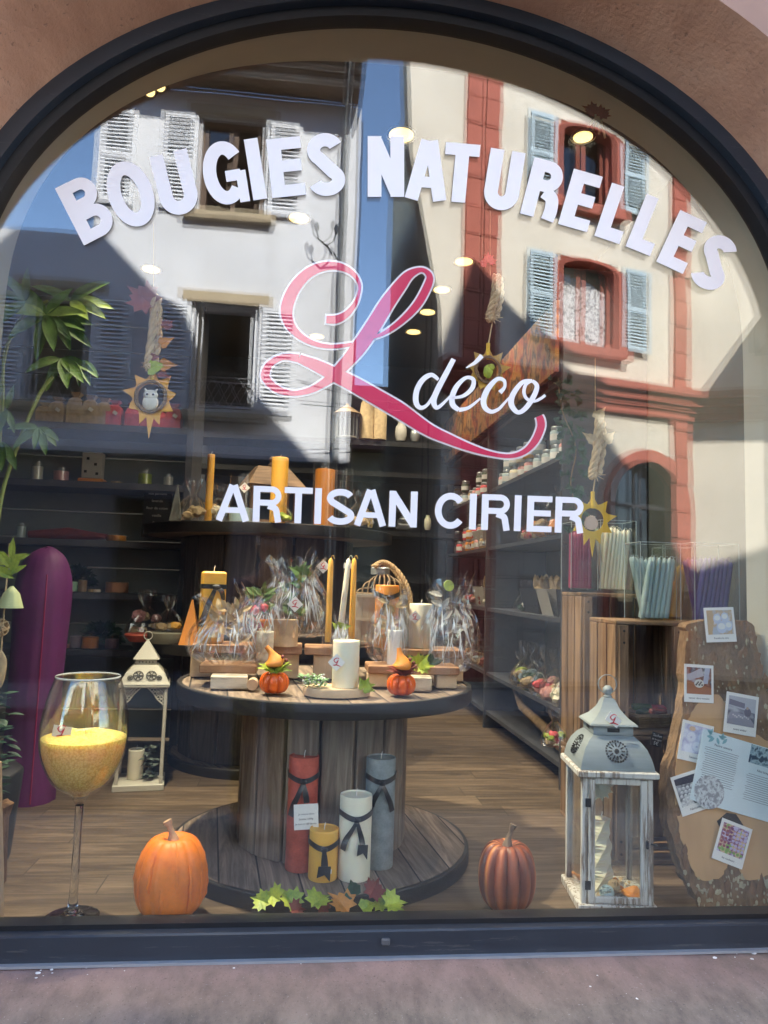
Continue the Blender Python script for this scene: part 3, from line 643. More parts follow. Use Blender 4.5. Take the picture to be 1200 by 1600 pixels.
m_acr = glassmat('clear_acrylic', .05, (.96, .98, .97, 1), .02)
m_cello = glassmat('cellophane', .06, (.985, .985, .985, 1), .03, .0, 30, edge=1)
m_green = mat('leaf_green', (.065, .125, .018, 1), .5, .5, 26, .4, .003, c2=(.02, .055, .010, 1))
m_lime = mat('lime_leaf', (.30, .36, .03, 1), .5, .5, 34, .4, .003, c2=(.06, .16, .012, 1))
m_dkgreen = mat('dark_leaf', (.02, .06, .03, 1), .5, .3, 12, .2)
m_leafo = mat('orange_leaf', (.50, .19, .025, 1), .55, .35, 34, .4, .003, c2=(.24, .11, .012, 1))
m_leafr = mat('dark_red_leaf', (.17, .028, .018, 1), .55, .3, 22, .2, .002)
m_leafy = mat('yellow_leaf', (.68, .42, .02, 1), .6, .2, 18, .1, .002)
m_raf = mat('raffia', (.46, .33, .18, 1), .85, .3, 40, .5, .004)
m_rope = mat('hemp_rope', (.34, .22, .11, 1), .9, .35, 60, .8, .003)
m_bark = mat('bark', (.20, .105, .05, 1), .92, .5, 16, 1.0, .012, c2=(.08, .042, .02, 1), stretch=(1, 1, .45))
m_bark2 = mat('lichen_bark', (.19, .115, .06, 1), .92, .75, 15, 1.0, .015, c2=(.06, .034, .017, 1), stretch=(1, 1, .4))
m_slab = mat('sawn_slab', (.50, .30, .14, 1), .7, .14, 5.0, .15, .002, stretch=(1, 1, .22), c2=(.36, .20, .09, 1), detail=9)
t = NT('whitewashed_wood'); n1 = t.noise(t.coord((1.6, 1.6, .10)), 60, 8, .7); n2 = t.noise(t.coord((1, 1, .5)), 9, 4)
f = t.math('MULTIPLY', t.math('SUBTRACT', t.math('ADD', n1, t.math('MULTIPLY', n2, .5)), .74, True), 9.0, True); c = t.mix(f, (.52, .50, .46, 1), (.20, .15, .11, 1)); t.l(c, t.b.inputs['Base Color']); t.b.inputs['Roughness'].default_value = .8; t.bump(n1, .4, .002); m_lant = t.m
m_lroof = mat('brushed_blue_grey_metal', (.24, .27, .275, 1), .55, .3, 10, .2, .002, stretch=(.12, .12, 1.6), metal=.1, c2=(.12, .15, .16, 1))
m_wmetal = mat('cream_metal', (.55, .52, .43, 1), .5, .06, 6, 0)
m_iron = mat('dark_iron', (.02, .018, .016, 1), .5, .3, 20, .1, metal=.3)
m_twig = mat('vine_twig', (.20, .13, .07, 1), .9, .4, 40, .4)

def wick(mb, x, y, z, h=.014): mb.tube([(x, y, z), (x+.001, y, z+h*.6), (x+.003, y, z+h)], .0013, 5)
def leaf_shape(kind):
    if kind == 'maple':
        pts = [(0, 0), (.10, .10), (.34, .02), (.30, .20), (.50, .30), (.38, .42), (.46, .66), (.26, .58), (.20, .74), (.10, .68), (0, 1.0)]
    elif kind == 'ivy': pts = [(0, 0), (.28, -.06), (.42, .22), (.30, .36), (.26, .50), (.12, .66), (0, 1.0)]
    else: pts = [(0, 0), (.10, .12), (.19, .35), (.20, .55), (.13, .78), (0, 1.0)]
    return pts+[(-x, y) for x, y in reversed(pts[1:-1])]
def leaf(mb, p, d, up, size, kind='long', curl=.2, wide=1.0):
    """a leaf: midrib along d, cupped round up, a real thickness"""
    d = Vector(d).normalized(); up = Vector(up); up = (up-d*up.dot(d)).normalized(); s = d.cross(up); p = Vector(p)
    sh = leaf_shape(kind); n = len(sh); top = []; 
    for x, y in sh: top.append(p+s*x*size*wide+d*y*size+up*(curl*size*(abs(x)*.7-y*y*.6)))
    c = p+d*size*.45-up*curl*size*.12
    V = [c]+top+[c-up*.0008]+[t-up*.0008 for t in top]; F = []
    for i in range(n):
        j = (i+1) % n; F += [(0, 1+i, 1+j), (n+1, n+2+j, n+2+i), (1+i, n+2+i, n+2+j, 1+j)]
    mb.add(V, F)
def helix_rope(mb, pts, r, n=3, turns=14, rr=None):
    P = smooth2([tuple(p) for p in pts], 12); N = len(P)
    for s in range(n):
        q = []
        for i, p in enumerate(P):
            p = Vector(p); t = (Vector(P[min(N-1, i+1)])-Vector(P[max(0, i-1)])).normalized(); a = t.orthogonal().normalized(); b = t.cross(a)
            th = 2*pi*(turns*i/N+s/n); q.append(p+(a*cos(th)+b*sin(th))*r*.5)
        mb.tube(q, rr or r*.62, 6)
def text_mesh(name, body, size, m, parent, mtx, extrude=.0002):
    cu = bpy.data.curves.new(name, 'FONT'); cu.body = body; cu.size = size; cu.extrude = extrude; cu.align_x = 'CENTER'; cu.align_y = 'CENTER'; cu.resolution_u = 2
    tmp = bpy.data.objects.new(name, cu); COL.objects.link(tmp)
    me = bpy.data.meshes.new_from_object(tmp.evaluated_get(bpy.context.evaluated_depsgraph_get())); bpy.data.objects.remove(tmp)
    me.materials.clear(); me.materials.append(m); o = bpy.data.objects.new(name, me); COL.objects.link(o); o.parent = parent; o.matrix_local = mtx; return o
FRONT = Matrix.Rotation(radians(90), 4, 'X')      # text that faces the street

# ------------------------------------------------------------------ cable spools
def disc(mb, c, R, z0, z1, n=72): mb.lathe([(R, z0), (R, z1)], c, n)
def spool(label, x, y, z0, R, H, rb, rot, Rt=None, group=None, rim=.046, sm=None):
    t = thing('cable_spool', label, 'spool table', (x, y, z0), rot, group); Rt = Rt or R
    mb = MB(); disc(mb, (0, 0, 0), R-.012, .006, .048); mb.build('bottom_disc', m_spoolw, t, True)
    mb = MB(); disc(mb, (0, 0, 0), Rt-.012, H-.048, H-.004); mb.build('top_disc', m_spoolw, t, True)
    for nm, RR, za in (('bottom_rim', R, 0), ('top_rim', Rt, H-rim)):
        mb = MB(); mb.lathe([(RR-.014, za), (RR, za), (RR+.002, za+.004), (RR+.002, za+rim-.003), (RR, za+rim), (RR-.014, za+rim), (RR-.014, za)], (0, 0, 0), 80, capb=False, capt=False); mb.build(nm, m_iron, t, 30)
    mb = MB(); n = 16
    for i in range(n):
        a = 2*pi*i/n; wv = 2*pi*rb/n*.93
        mb.box((cos(a)*rb, sin(a)*rb, H/2), (.022, wv, H-.10), rz=a, bev=.003)
    mb.build('barrel', sm or m_stave, t)
    for i in range(4):
        a = i*pi/2+.5; MB().cyl((cos(a)*rb*.75, sin(a)*rb*.75, .046), (cos(a)*rb*.75, sin(a)*rb*.75, .052), .012, n=8)
    return t
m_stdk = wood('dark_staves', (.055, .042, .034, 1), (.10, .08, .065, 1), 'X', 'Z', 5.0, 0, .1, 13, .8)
SP = Vector((at(510, 1065, .62).x, .62, FZ)); SH = at(510, 1063, .62).z-FZ
spool('weathered cable spool table in the middle of the window, crowded with candles', SP.x, SP.y, FZ, .50, SH, .27, .12)
ST = FZ+SH; SB = FZ+.05
S2 = Vector((at(420, 900, 1.95).x, 1.95, FZ)); z2 = at(420, 1008, 1.5).z
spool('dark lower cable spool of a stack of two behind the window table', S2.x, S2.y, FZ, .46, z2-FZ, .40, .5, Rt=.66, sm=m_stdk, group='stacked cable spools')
z3 = at(440, 822, 1.5).z
m_spd = m_spoolw
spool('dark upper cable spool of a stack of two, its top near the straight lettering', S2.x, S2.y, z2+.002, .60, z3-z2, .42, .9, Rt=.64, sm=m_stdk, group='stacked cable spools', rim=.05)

# ------------------------------------------------------------------ pillar candles with black ribbons
def ribbon(t, R, zr, tails, ccw=1):
    rb = MB(); n = 40; pts = []
    for k in range(n+1):
        a = -pi/2+2*pi*k/n; dz = -.014*math.exp(-((k if k < n/2 else n-k)/5)**2); pts.append(((R+.0025)*cos(a), (R+.0025)*sin(a), zr+dz))
    h = .008; V = []
    for x, y, z in pts: V += [(x, y, z-h), (x, y, z+h), (x*1.02, y*1.02, z+h), (x*1.02, y*1.02, z-h)]
    F = []
    for k in range(n): F += [(4*k+2, 4*k+6, 4*k+7, 4*k+3), (4*k+1, 4*k+5, 4*k+6, 4*k+2), (4*k+3, 4*k+7, 4*k+4, 4*k), (4*k, 4*k+4, 4*k+5, 4*k+1)]
    rb.add(V, F)
    rb.blob((0, -R-.006, zr-.014), .010, 3, .2, 2, 2, (1.1, .6, .9))
    for dx, dz, wv, tip in tails:
        q = smooth2([(0, zr-.016, wv*.55), (dx*.35, zr-.016-dz*.3, wv*.8), (dx*.8, zr-.016-dz*.7, wv), (dx, zr-.016-dz, wv)], 5)
        L, Rr = strip_path([(a, b) for a, b, c in q], [c for a, b, c in q])
        def f3(p):
            xx = max(-R*1.25, min(R*1.25, p.x)); yy = -sqrt(max(0, (R+.005)**2-min(R, abs(xx))**2))-.003-.004*sin(p.y*90); return Vector((xx, yy, p.y))
        put_strip(rb, L, Rr, f3, .001)
        if tip:
            e = q[-1]; c = f3(Vector((e[0], e[1]))); rb.prism([c+Vector((-wv*.9, -.002, .012)), c+Vector((wv*.9, -.002, .012)), c+Vector((wv*.8, -.002, -.03)), c+Vector((0, -.002, -.012)), c+Vector((-wv*1.1, -.002, -.02))], (0, .001, 0))
    return rb.build('ribbon', m_rib, t)
def pillar(label, x, y, z, R, H, m, rib=None, tails=(), name='pillar_candle', group=None, tilt=0):
    t = thing(name, label, 'candle', (x, y, z), 0, group)
    MB().lathe([(R*.96, 0), (R, .004), (R, H-.006), (R*.985, H-.001), (R*.93, H), (R*.90, H-.004), (R*.3, H-.006)], (0, 0, 0), 40).build('wax', m, t, 60)
    mb = MB(); wick(mb, 0, 0, H-.007, .022); mb.build('wick', m_wick, t)
    if rib: ribbon(t, R, rib, tails)
    return t
def pos(px, py, z): p = az(px, py, z); return p
def pc(px0, px1, ytop, ybot, zb):
    """x, y, radius, height of an upright round thing seen between px0..px1 with its foot centre near ybot"""
    p = az((px0+px1)/2, ybot, zb); k = mpp(p.y); return p.x, p.y, (px1-px0)/2*k, (ybot-ytop)*k
cz = SB
x, y, R, H = pc(568, 613, 1192, 1352, cz); g = pillar('tall slate grey pillar candle with a black ribbon on the spool base', x, y, cz, R, H, m_wax_g, H-.052, [(-.03, .07, .016, 0), (.034, .085, .016, 0)], group='pillar candles on the spool base')
x, y, R, H = pc(446, 491, 1192, 1356, cz); r_ = pillar('tall terracotta red pillar candle carrying a white card, on the spool base', x, y, cz, R, H, m_wax_r, H-.052, [(-.034, .10, .017, 0), (.012, .06, .017, 0)], group='pillar candles on the spool base')
RX, RY, RR_, RH = x, y, R, H
x, y, R, H = pc(528, 577, 1249, 1370, cz); w_ = pillar('ivory white pillar candle of middle height with a long black ribbon on the spool base', x, y, cz, R, H, m_wax_w, H-.045, [(-.038, .085, .015, 0), (.020, .078, .016, 1)], group='pillar candles on the spool base')
x, y, R, H = pc(482, 526, 1299, 1371, cz); y_ = pillar('short honey yellow pillar candle with a forked black ribbon on the spool base', x, y, cz, R, H, m_wax_y, H-.032, [(.003, .055, .02, 1)], group='pillar candles on the spool base')
MB().box((.012, -R-.0075, H-.105), (.022, .002, .012), ry=.05, bev=.0008).build('price_sticker', m_card, y_)
text_mesh('price', '8,00', .009, m_ink, y_, Matrix.Translation((.012, -R-.009, H-.105)) @ FRONT)
card = thing('price_card', 'white handwritten card with four lines tied to the terracotta red candle', 'card', (RX+.012, RY-RR_-.010, SB+RH-.165))
mb = MB(); mb.box((0, 0, 0), (.072, .0012, .074), ry=-.06, rx=.05)
for i in range(14): mb.cyl((-.036+.0055*i, .0005, .037+.0022*sin(1)), (-.036+.0055*i, -.0005, .037), .003, n=6) if False else None
mb.build('paper', m_card, card)
for i, tx in enumerate(('Je suis en cire 100% végétale', 'Je mesure 20cm', 'Je pèse 1,000g', 'Je dure ≈ 120 heures')):
    text_mesh('writing', tx, .0072 if i else .0058, m_ink, card, Matrix.Translation((0, -.0012, .022-.014*i)) @ Matrix.Rotation(-.06, 4, 'Y') @ FRONT)

# ------------------------------------------------------------------ pumpkins
def pumpkin_body(mb, R, H, ribs, depth, bump=0, seed=0, nz=26, n=96, tap=.0):
    prof = []
    for i in range(nz+1):
        t = i/nz; a = -pi/2+pi*t; r = R*max(.02, cos(a))**.62; z = H*.5*(1+sin(a)); prof.append((r, z))
    def fn(r, z, a, t):
        k = 1-depth*(1-abs(cos(ribs*a/2))**.8 if False else (1-abs(cos(ribs*a/2)))**1.6)
        k *= 1-tap*t
        if bump: k += bump*max(0, noise.noise(Vector((cos(a)*2.2, sin(a)*2.2, z/H*5+seed))))*(1 if sin(ribs*a) > 0 else .5)
        dz = -H*.10*math.exp(-((r/R)/.35)**2)*(1 if t > .5 else -1)
        return r*k, z+dz
    mb.lathe(prof, (0, 0, 0), n, fn)
def stem(mb, z, h, r, lean=(.3, 0), n=8):
    q = [(lean[0]*h*(t**1.5), lean[1]*h*(t**1.5), z+h*t) for t in [i/n for i in range(n+1)]]
    rr = [r*(1.7-1.0*min(1, t*2.2)+(.35 if t > .85 else 0)) for t in [i/n for i in range(n+1)]]
    mb.tube(q, rr, 9)
def ribmat(name, ca, cb, cc, ribs, pw=2.0, rough=.38):
    """colour that follows the ribs round the z axis"""
    t = NT(name); tc = t.n('ShaderNodeTexCoord'); sp = t.n('ShaderNodeSeparateXYZ'); t.l(tc.outputs['Object'], sp.inputs[0])
    a = t.math('ARCTAN2', sp.outputs['Y'], sp.outputs['X']); c = t.math('ABSOLUTE', t.math('COSINE', t.math('MULTIPLY', a, ribs/2)))
    nz = t.noise(t.coord((1, 1, .4)), 40, 8, .7); ri = t.n('ShaderNodeTexWhiteNoise', noise_dimensions='1D'); t.l(t.math('FLOOR', t.math('ADD', t.math('MULTIPLY', a, ribs/(2*pi)), .5)), ri.inputs['W'])
    f = t.math('ADD', t.math('MULTIPLY', t.math('POWER', c, pw), t.math('ADD', t.math('MULTIPLY', ri.outputs[0], .9), .25)), t.math('MULTIPLY', t.math('SUBTRACT', nz, .5), .7), True)
    col = t.ramp(f, [(0, ca), (.45, cb), (.9, cc)]); t.l(col, t.b.inputs['Base Color']); t.b.inputs['Roughness'].default_value = rough
    t.b.inputs['Coat Weight'].default_value = .15; t.bump(nz, .15, .003); return t.m
m_pk1 = mat('gourd_orange', (.76, .185, .010, 1), .5, .2, 16, .35, .004, c2=(.58, .095, .006, 1), detail=10)
m_pk2 = ribmat('carved_orange_brown', (.15, .034, .013, 1), (.33, .080, .022, 1), (.58, .24, .075, 1), 12, 4.5, .5)
m_pk3 = ribmat('small_pumpkin_orange', (.5, .06, .008, 1), (.82, .13, .012, 1), (.85, .17, .015, 1), 8, .8, .25)
m_stem1 = mat('pale_stem', (.40, .25, .14, 1), .8, .3, 30, .5)
m_stem2 = mat('brown_stem', (.16, .11, .07, 1), .85, .3, 30, .6)
k = mpp(.12)
p = at(265, 1418, .125); t = thing('pumpkin', 'knobbly orange pumpkin with a pale curved stem beside the giant wine glass', 'pumpkin', (p.x, .125, FZ))
mb = MB(); pumpkin_body(mb, .104, .218, 11, .07, .0, 3, tap=.16)
o = mb.build('flesh', m_pk1, t, True)
mb = MB()
for i in range(15):
    a = -2.9+i*.41; z0 = random.uniform(.04, .10); z1 = z0+random.uniform(.05, .11)
    q = []
    for j in range(7):
        z = z0+(z1-z0)*j/6; u = z/.218*2-1; r = .104*max(.02, cos(math.asin(max(-1, min(1, u)))))**.62*(1-.16*z/.218)-.0028; aa = a+.012*sin(j*2.3+i); q.append((r*cos(aa), r*sin(aa), z))
    mb.tube(q, [.002, .005+.002*random.random(), .0045, .0065*random.uniform(.7, 1.1), .004, .0055, .002], 8)
mb.build('warts', m_pk1, o, 60); mb = MB(); stem(mb, .196, .055, .011, (-.35, 0)); mb.build('stem', m_stem1, t, True)
p = at(793, 1408, .13); t = thing('pumpkin', 'tall ribbed brown and orange pumpkin with a dark curved stem right of the spool base', 'pumpkin', (p.x, .14, FZ))
mb = MB(); pumpkin_body(mb, .083, .190, 12, .13, 0, 1); mb.build('flesh', m_pk2, t, 60); mb = MB(); stem(mb, .172, .062, .0095, (.28, 0)); mb.build('stem', m_stem2, t, True)
def mini_pumpkin(label, px, side):
    p = at(px, 1066, .33); t = thing('small_pumpkin', label, 'pumpkin', (p.x, .30, ST), 0, 'small pumpkins on the spool table')
    mb = MB(); pumpkin_body(mb, .045, .066, 8, .13); o = mb.build('flesh', m_pk3, t, 60)
    g = MB(); q = [(0, -.01, .085), (-.002*side, -.012, .100), (-.012*side, -.012, .122), (-.028*side, -.01, .140)] if side > 0 else [(0, -.01, .082), (0, -.012, .100), (-.008, -.012, .125), (-.012, -.01, .146)]
    g.tube(smooth2(q, 5), [.012]+[.024*math.exp(-((i-3)/5)**2)+.007 for i in range(1, 16)], 12); g.build('gourd', m_wax_o, t, True)
    l = MB()
    for i, (a, e) in enumerate(((2.9, .1), (.3, .6), (.9, .2), (2.2, -.1), (-.3, .3))): leaf(l, (0, -.015, .075), (cos(a), -.3, sin(a)*.4+e*.5), (0, -.6, .8), .055, 'ivy', .2)
    l.build('leaf', m_lime if side > 0 else m_leafr, t)
    b = MB()
    for i in range(5): b.blob((.012+.009*i*.6, -.022, .092+.010*(i % 3)), .0065, i, .02, 1, 1)
    b.build('berries', m_leafr, t, True)
    return t
mini_pumpkin('small bright orange pumpkin with a long necked gourd on it, left on the spool table', 429, 1)
mini_pumpkin('small bright orange pumpkin with an upright gourd and red leaves, right on the spool table', 625, -1)

# ------------------------------------------------------------------ giant wine glass
p = at(125, 1250, .13); t = thing('giant_wine_glass', 'giant long stemmed wine glass filled with yellow wax grains at the left of the window', 'wine glass', (p.x, .13, FZ), 0)
kk = mpp(.13)
hh = lambda py: (1408-py)*kk*1.005
prof = [(.072, .002), (.070, .006), (.03, .012), (.016, .022), (.0125, .04), (.0105, .1), (.0105, hh(1260)), (.014, hh(1248)), (.03, hh(1236)), (.072, hh(1222)), (.100, hh(1200)), (.117, hh(1175)), (.1215, hh(1150)), (.118, hh(1125)), (.108, hh(1100)), (.096, hh(1078)), (.089, hh(1068))]
prof = [(r*(.94 if r > .02 else 1), z) for r, z in prof]; prof = smooth2(prof, 4); inner = [(max(.001, r-.003), z+.001) for r, z in prof if z > hh(1243)]; foot = [q for q in prof if q[1] <= hh(1250)]; prof = [q for q in prof if q[1] >= hh(1251)]
MB().lathe(foot, (0, 0, 0), 48).build('stem_and_foot', m_solid, t, True)
mb = MB(); mb.lathe(prof+[(.0822, hh(1067))]+inner[::-1], (0, 0, 0), 56, capb=True, capt=True); bowl = mb.build('glass', m_clear, t, True)
mb = MB(); mb.lathe([(.0832, hh(1069)), (.0848, hh(1067.5)), (.0832, hh(1066)), (.0816, hh(1067.5)), (.0832, hh(1069))], (0, 0, 0), 56, capb=False, capt=False); mb.build('rim', mat('glass_rim', (.5, .52, .5, 1), .1, 0, 5, 0), bowl, True)
gp = [(max(.0008, r-.0045), z+.003) for r, z in prof if hh(1240) < z < hh(1152)]
N = len(gp)
def gfn(r, z, a, tt): return (r, z+(.007*sin(2*a+.6)+.010*noise.noise(Vector((cos(a)*3, sin(a)*3, r*60))) if tt > .93 else 0))
gp += [(gp[-1][0]*.9, gp[-1][1]+.004), (gp[-1][0]*.6, gp[-1][1]+.010), (gp[-1][0]*.3, gp[-1][1]+.014), (.001, gp[-1][1]+.014)]
mb = MB(); mb.lathe(gp, (0, 0, 0), 64, gfn)
m_grain = NT('yellow_wax_grains'); vv = m_grain.coord(); vo = m_grain.n('ShaderNodeTexVoronoi', _Scale=170); m_grain.l(vv, vo.inputs['Vector'])
cc = m_grain.ramp(vo.outputs['Distance'], [(0, (1.0, .74, .22, 1)), (.45, (.96, .64, .15, 1)), (.7, (.80, .48, .08, 1))]); m_grain.l(cc, m_grain.b.inputs['Base Color']); m_grain.b.inputs['Roughness'].default_value = .7; m_grain.b.inputs['Subsurface Weight'].default_value = .9; m_grain.b.inputs['Subsurface Radius'].default_value = (1, .75, .3); m_grain.b.inputs['Subsurface Scale'].default_value = .06; m_grain.bump(vo.outputs['Distance'], -.15, .003)
mb.build('wax_grains', m_grain.m, t, True)
# --- little diamond tags with the red script L
def gift_tag(label, p, s=.034, rot=45, tilt=0, group='small white price tags with a red initial'):
    t = thing('gift_tag', label, 'tag', p, tilt, group)
    MB().box((0, 0, 0), (s, .0012, s*(1 if rot == 45 else .62)), ry=radians(rot)).build('card', m_card, t)
    mb = MB(); z = [( .20, .28, 1), (.02, .36, 1.2), (-.22, .18, 1.6), (-.05, -.02, 1.2), (.12, .16, 1.4), (-.05, -.2, 1.6), (-.25, -.22, 1.2), (.0, -.2, 1.8), (.32, -.32, 1.2)]
    sp = smooth2([(a*s, b*s, c*s*.045) for a, b, c in z], 3); L, Rr = strip_path([(a, b) for a, b, c in sp], [c for a, b, c in sp]); put_strip(mb, L, Rr, lambda q: Vector((q.x, -.0016, q.y)), .0004)
    mb.build('script_mark', m_redink, t); return t
q = at(91, 1147, .06); gift_tag('white rectangular tag with a red script letter standing in the yellow wax grains', (q.x, .09, q.z), .048, 8)

# ------------------------------------------------------------------ leaves lying in front of the spool
gl = thing('leaf_garland', 'garland of green and red leaves along the window foot before the spool', 'garland', (0, 0, 0))
mb = MB(); mb.tube(smooth2([tuple(az(a, b, FZ+.012)+Vector((0, 0, .012))) for a, b in ((405, 1402), (440, 1395), (470, 1418), (520, 1408), (560, 1385), (600, 1405), (615, 1395))], 5), .0018, 6); mb.build('stem', m_stem1, gl)
spec = [(420, 1412, 'maple', m_lime, 2.6, .052), (438, 1408, 'maple', m_lime, 2.5, .062), (452, 1424, 'maple', m_leafr, .2, .05), (462, 1420, 'maple', m_lime, 1.9, .066), (486, 1418, 'maple', m_lime, .9, .07), (505, 1428, 'maple', m_leafr, 1.6, .040), (545, 1426, 'maple', m_leafo, 2.0, .07), (556, 1400, 'ivy', m_dkgreen, 1.9, .055), (566, 1422, 'ivy', m_lime, .7, .05), (577, 1404, 'maple', m_leafr, 1.2, .062), (600, 1416, 'maple', m_lime, .5, .065), (606, 1420, 'maple', m_lime, 2.2, .055)]
for i, (px, py, kd, m_, a, sz) in enumerate(spec):
    p = at(px, py, .06+.02*(i % 2)); mb = MB(); leaf(mb, (p.x, p.y, max(FZ+.012, p.z)), (cos(a), .15+.5*((i*37) % 10)/10, sin(a)*.55), ((((i*53) % 10)-5)*.11, -.75, .65), sz*1.08, kd, .8); mb.build('leaf', m_, gl)

# ------------------------------------------------------------------ big whitewashed lantern, right
p0 = az(907, 1420, FZ); p1 = az(1022, 1420, FZ); w_l = (p1-p0).length; 
LW = .205; cxl, cyl_ = (p0.x+p1.x)/2, .075+LW/2
cyl_ += .03
lan = thing('lantern', 'large lantern of whitewashed wood with a blue grey metal roof and glass sides', 'lantern', (cxl, cyl_, FZ), radians(-7))
hB, hT = .0, (1420-1205)*mpp(.11)
MB().box((0, 0, .012), (LW+.02, LW+.02, .024), bev=.003).build('base', m_lant, lan); MB().box((0, 0, hT-.010), (LW+.028, LW+.028, .018), bev=.003).build('top_plate', m_lant, lan)
for sx in (-1, 1):
    for sy in (-1, 1): MB().box((sx*(LW/2-.009), sy*(LW/2-.009), (hT)/2), (.017, .017, hT-.045), bev=.002).build('post', m_lant, lan)
dr = MB(); zc = hT/2
for sx in (-1, 1): dr.box((sx*(LW/2-.028), -LW/2+.002, zc), (.019, .012, hT-.05), bev=.002)
for z in (.035, hT-.030): dr.box((0, -LW/2+.002, z), (LW-.075, .0115, .018), bev=.002)
dr = dr.build('door', m_lant, lan)
for z in (.075, hT*.77): MB().box((-LW/2+.017, -LW/2-.005, z), (.016, .003, .024), bev=.001).build('hinge', m_iron, dr)
lt = MB(); lt.box((LW/2-.020, -LW/2-.006, hT*.49), (.007, .008, .024), bev=.002); lt.tube([(LW/2-.012, -LW/2-.01, hT*.50), (LW/2, -LW/2-.012, hT*.495), (LW/2+.008, -LW/2-.01, hT*.487)], .0028, 6); lt.build('latch', m_iron, dr)
for a in range(4):
    mm = Matrix.Rotation(a*pi/2, 4, 'Z') @ Matrix.Translation((0, -LW/2+.012, hT/2)); o = MB().box((0, 0, 0), (LW-.03, .002, hT-.05)).build('glass_side', m_clear, lan); o.matrix_local = mm
def sqloft(mb, prof, cap=True):
    V = []; 
    for r, z in prof: V += [(-r, -r, z), (r, -r, z), (r, r, z), (-r, r, z)]
    F = [(i*4+j, i*4+(j+1) % 4, i*4+4+(j+1) % 4, i*4+4+j) for i in range(len(prof)-1) for j in range(4)]
    if cap: F += [(3, 2, 1, 0), tuple(range(len(V)-4, len(V)))]
    mb.add(V, F)
rf = MB(); R0 = LW/2+.004; zr = hT
sqloft(rf, [(R0, zr), (R0*.985, zr+.012), (R0*.93, zr+.035), (R0*.84, zr+.058), (R0*.70, zr+.078), (R0*.56, zr+.090)]); rf = rf.build('metal_roof', m_lroof, lan, 20)
ck = MB(); sqloft(ck, [(R0*.55, zr+.091), (R0*.55, zr+.118)]); ck.build('collar', m_lroof, rf)
cs = MB()
for a in range(4): cs.add(*(lambda m_: ([m_ @ Vector(v) for v in [(-.018, -R0*.55-.001, zr+.100), (.018, -R0*.55-.001, zr+.100), (.018, -R0*.55-.001, zr+.112), (-.018, -R0*.55-.001, zr+.112), (-.018, -R0*.55+.003, zr+.100), (.018, -R0*.55+.003, zr+.100), (.018, -R0*.55+.003, zr+.112), (-.018, -R0*.55+.003, zr+.112)]], [(0, 1, 2, 3), (7, 6, 5, 4), (0, 4, 5, 1), (2, 6, 7, 3)]))(Matrix.Rotation(a*pi/2, 4, 'Z')))
cs.build('smoke_slot', m_iron, rf)
tp = MB(); sqloft(tp, [(R0*.66, zr+.119), (R0*.64, zr+.124), (R0*.44, zr+.140), (R0*.27, zr+.162), (R0*.17, zr+.186), (R0*.13, zr+.192)]); tp.build('cap', m_lroof, rf, 20)
fn = MB(); fn.lathe([(.012, zr+.192), (.013, zr+.197), (.008, zr+.200), (.015, zr+.210), (.015, zr+.220), (.007, zr+.228)], (0, 0, 0), 16); fn.tube([(.028*cos(2*pi*i/24), .004, zr+.232+.028*sin(2*pi*i/24)) for i in range(24)], .0016, 6, True); fn.build('finial', m_lroof, rf, True)
rs = MB()
for a in (0, 3):
    m_ = Matrix.Rotation(a*pi/2, 4, 'Z') @ Matrix.Translation((0, -R0*.80-.006, zr+.052)) @ Matrix.Rotation(radians(-32), 4, 'X')
    for i in range(24):
        t_ = 2*pi*i/24; rs.add(*(lambda b: (b.v, b.f))(MB().box((cos(t_)*.030, 0, sin(t_)*.030), (.0045, .006, .0045))), m_)
    for i in range(12):
        t_ = 2*pi*i/12; rs.add(*(lambda b: (b.v, b.f))(MB().box((cos(t_)*.019, 0, sin(t_)*.019), (.010, .006, .0035), ry=-t_)), m_)
    rs.add(*(lambda b: (b.v, b.f))(MB().lathe([(.007, -.003), (.007, .003)], (0, 0, 0), 10)), m_ @ Matrix.Rotation(pi/2, 4, 'X'))
rs.build('pierced_rosette', m_iron, rf)
c_, s_ = cos(radians(-7)), sin(radians(-7))
def inlan(x, y): return (cxl+x*c_-y*s_, cyl_+x*s_+y*c_)
q = at(943, 1117, .1); gift_tag('white diamond tag with a red script letter hanging on the top of the big lantern', (inlan(-.012, 0)[0]-.002, cyl_-R0*.66-.004, FZ+zr+.139), .044, 35)
# its contents
xx, yy = inlan(-.018, -.0); t = thing('twisted_candle', 'white faceted candle standing inside the big whitewashed lantern', 'candle', (xx, yy, FZ+.025))
mb = MB(); V = []; N = 22
for i in range(N+1):
    z = .205*i/N; r = .036-.012*i/N+.003*sin(i*1.5); tw = i*.16
    V += [(r*cos(tw+j*pi/2.5), r*sin(tw+j*pi/2.5), z) for j in range(5)]
mb.add(V, [(i*5+j, i*5+(j+1) % 5, i*5+5+(j+1) % 5, i*5+5+j) for i in range(N) for j in range(5)]+[(4, 3, 2, 1, 0), tuple(range(5*N, 5*N+5))]); mb.build('wax', m_wax_w, t); mb = MB(); wick(mb, 0, 0, .204, .02); mb.build('wick', m_wick, t)
xx, yy = inlan(-.012, .05); t = thing('paper_flower', 'cream star petalled flower hanging inside the big lantern above the candle', 'flower', (xx, yy, FZ+.31))
mb = MB()
for j in range(3):
    for i in range(13): a = 2*pi*i/13+j*.2; leaf(mb, (0, 0, 0), (cos(a)*(1-.25*j), -.45, sin(a)*(1-.25*j)+.1), (0, -1, 0), .045-.008*j, 'long', .3, .8)
mb.tube([(0, 0, 0), (0, .004, .05)], .001, 4); mb.build('petals', m_wax_w, t)
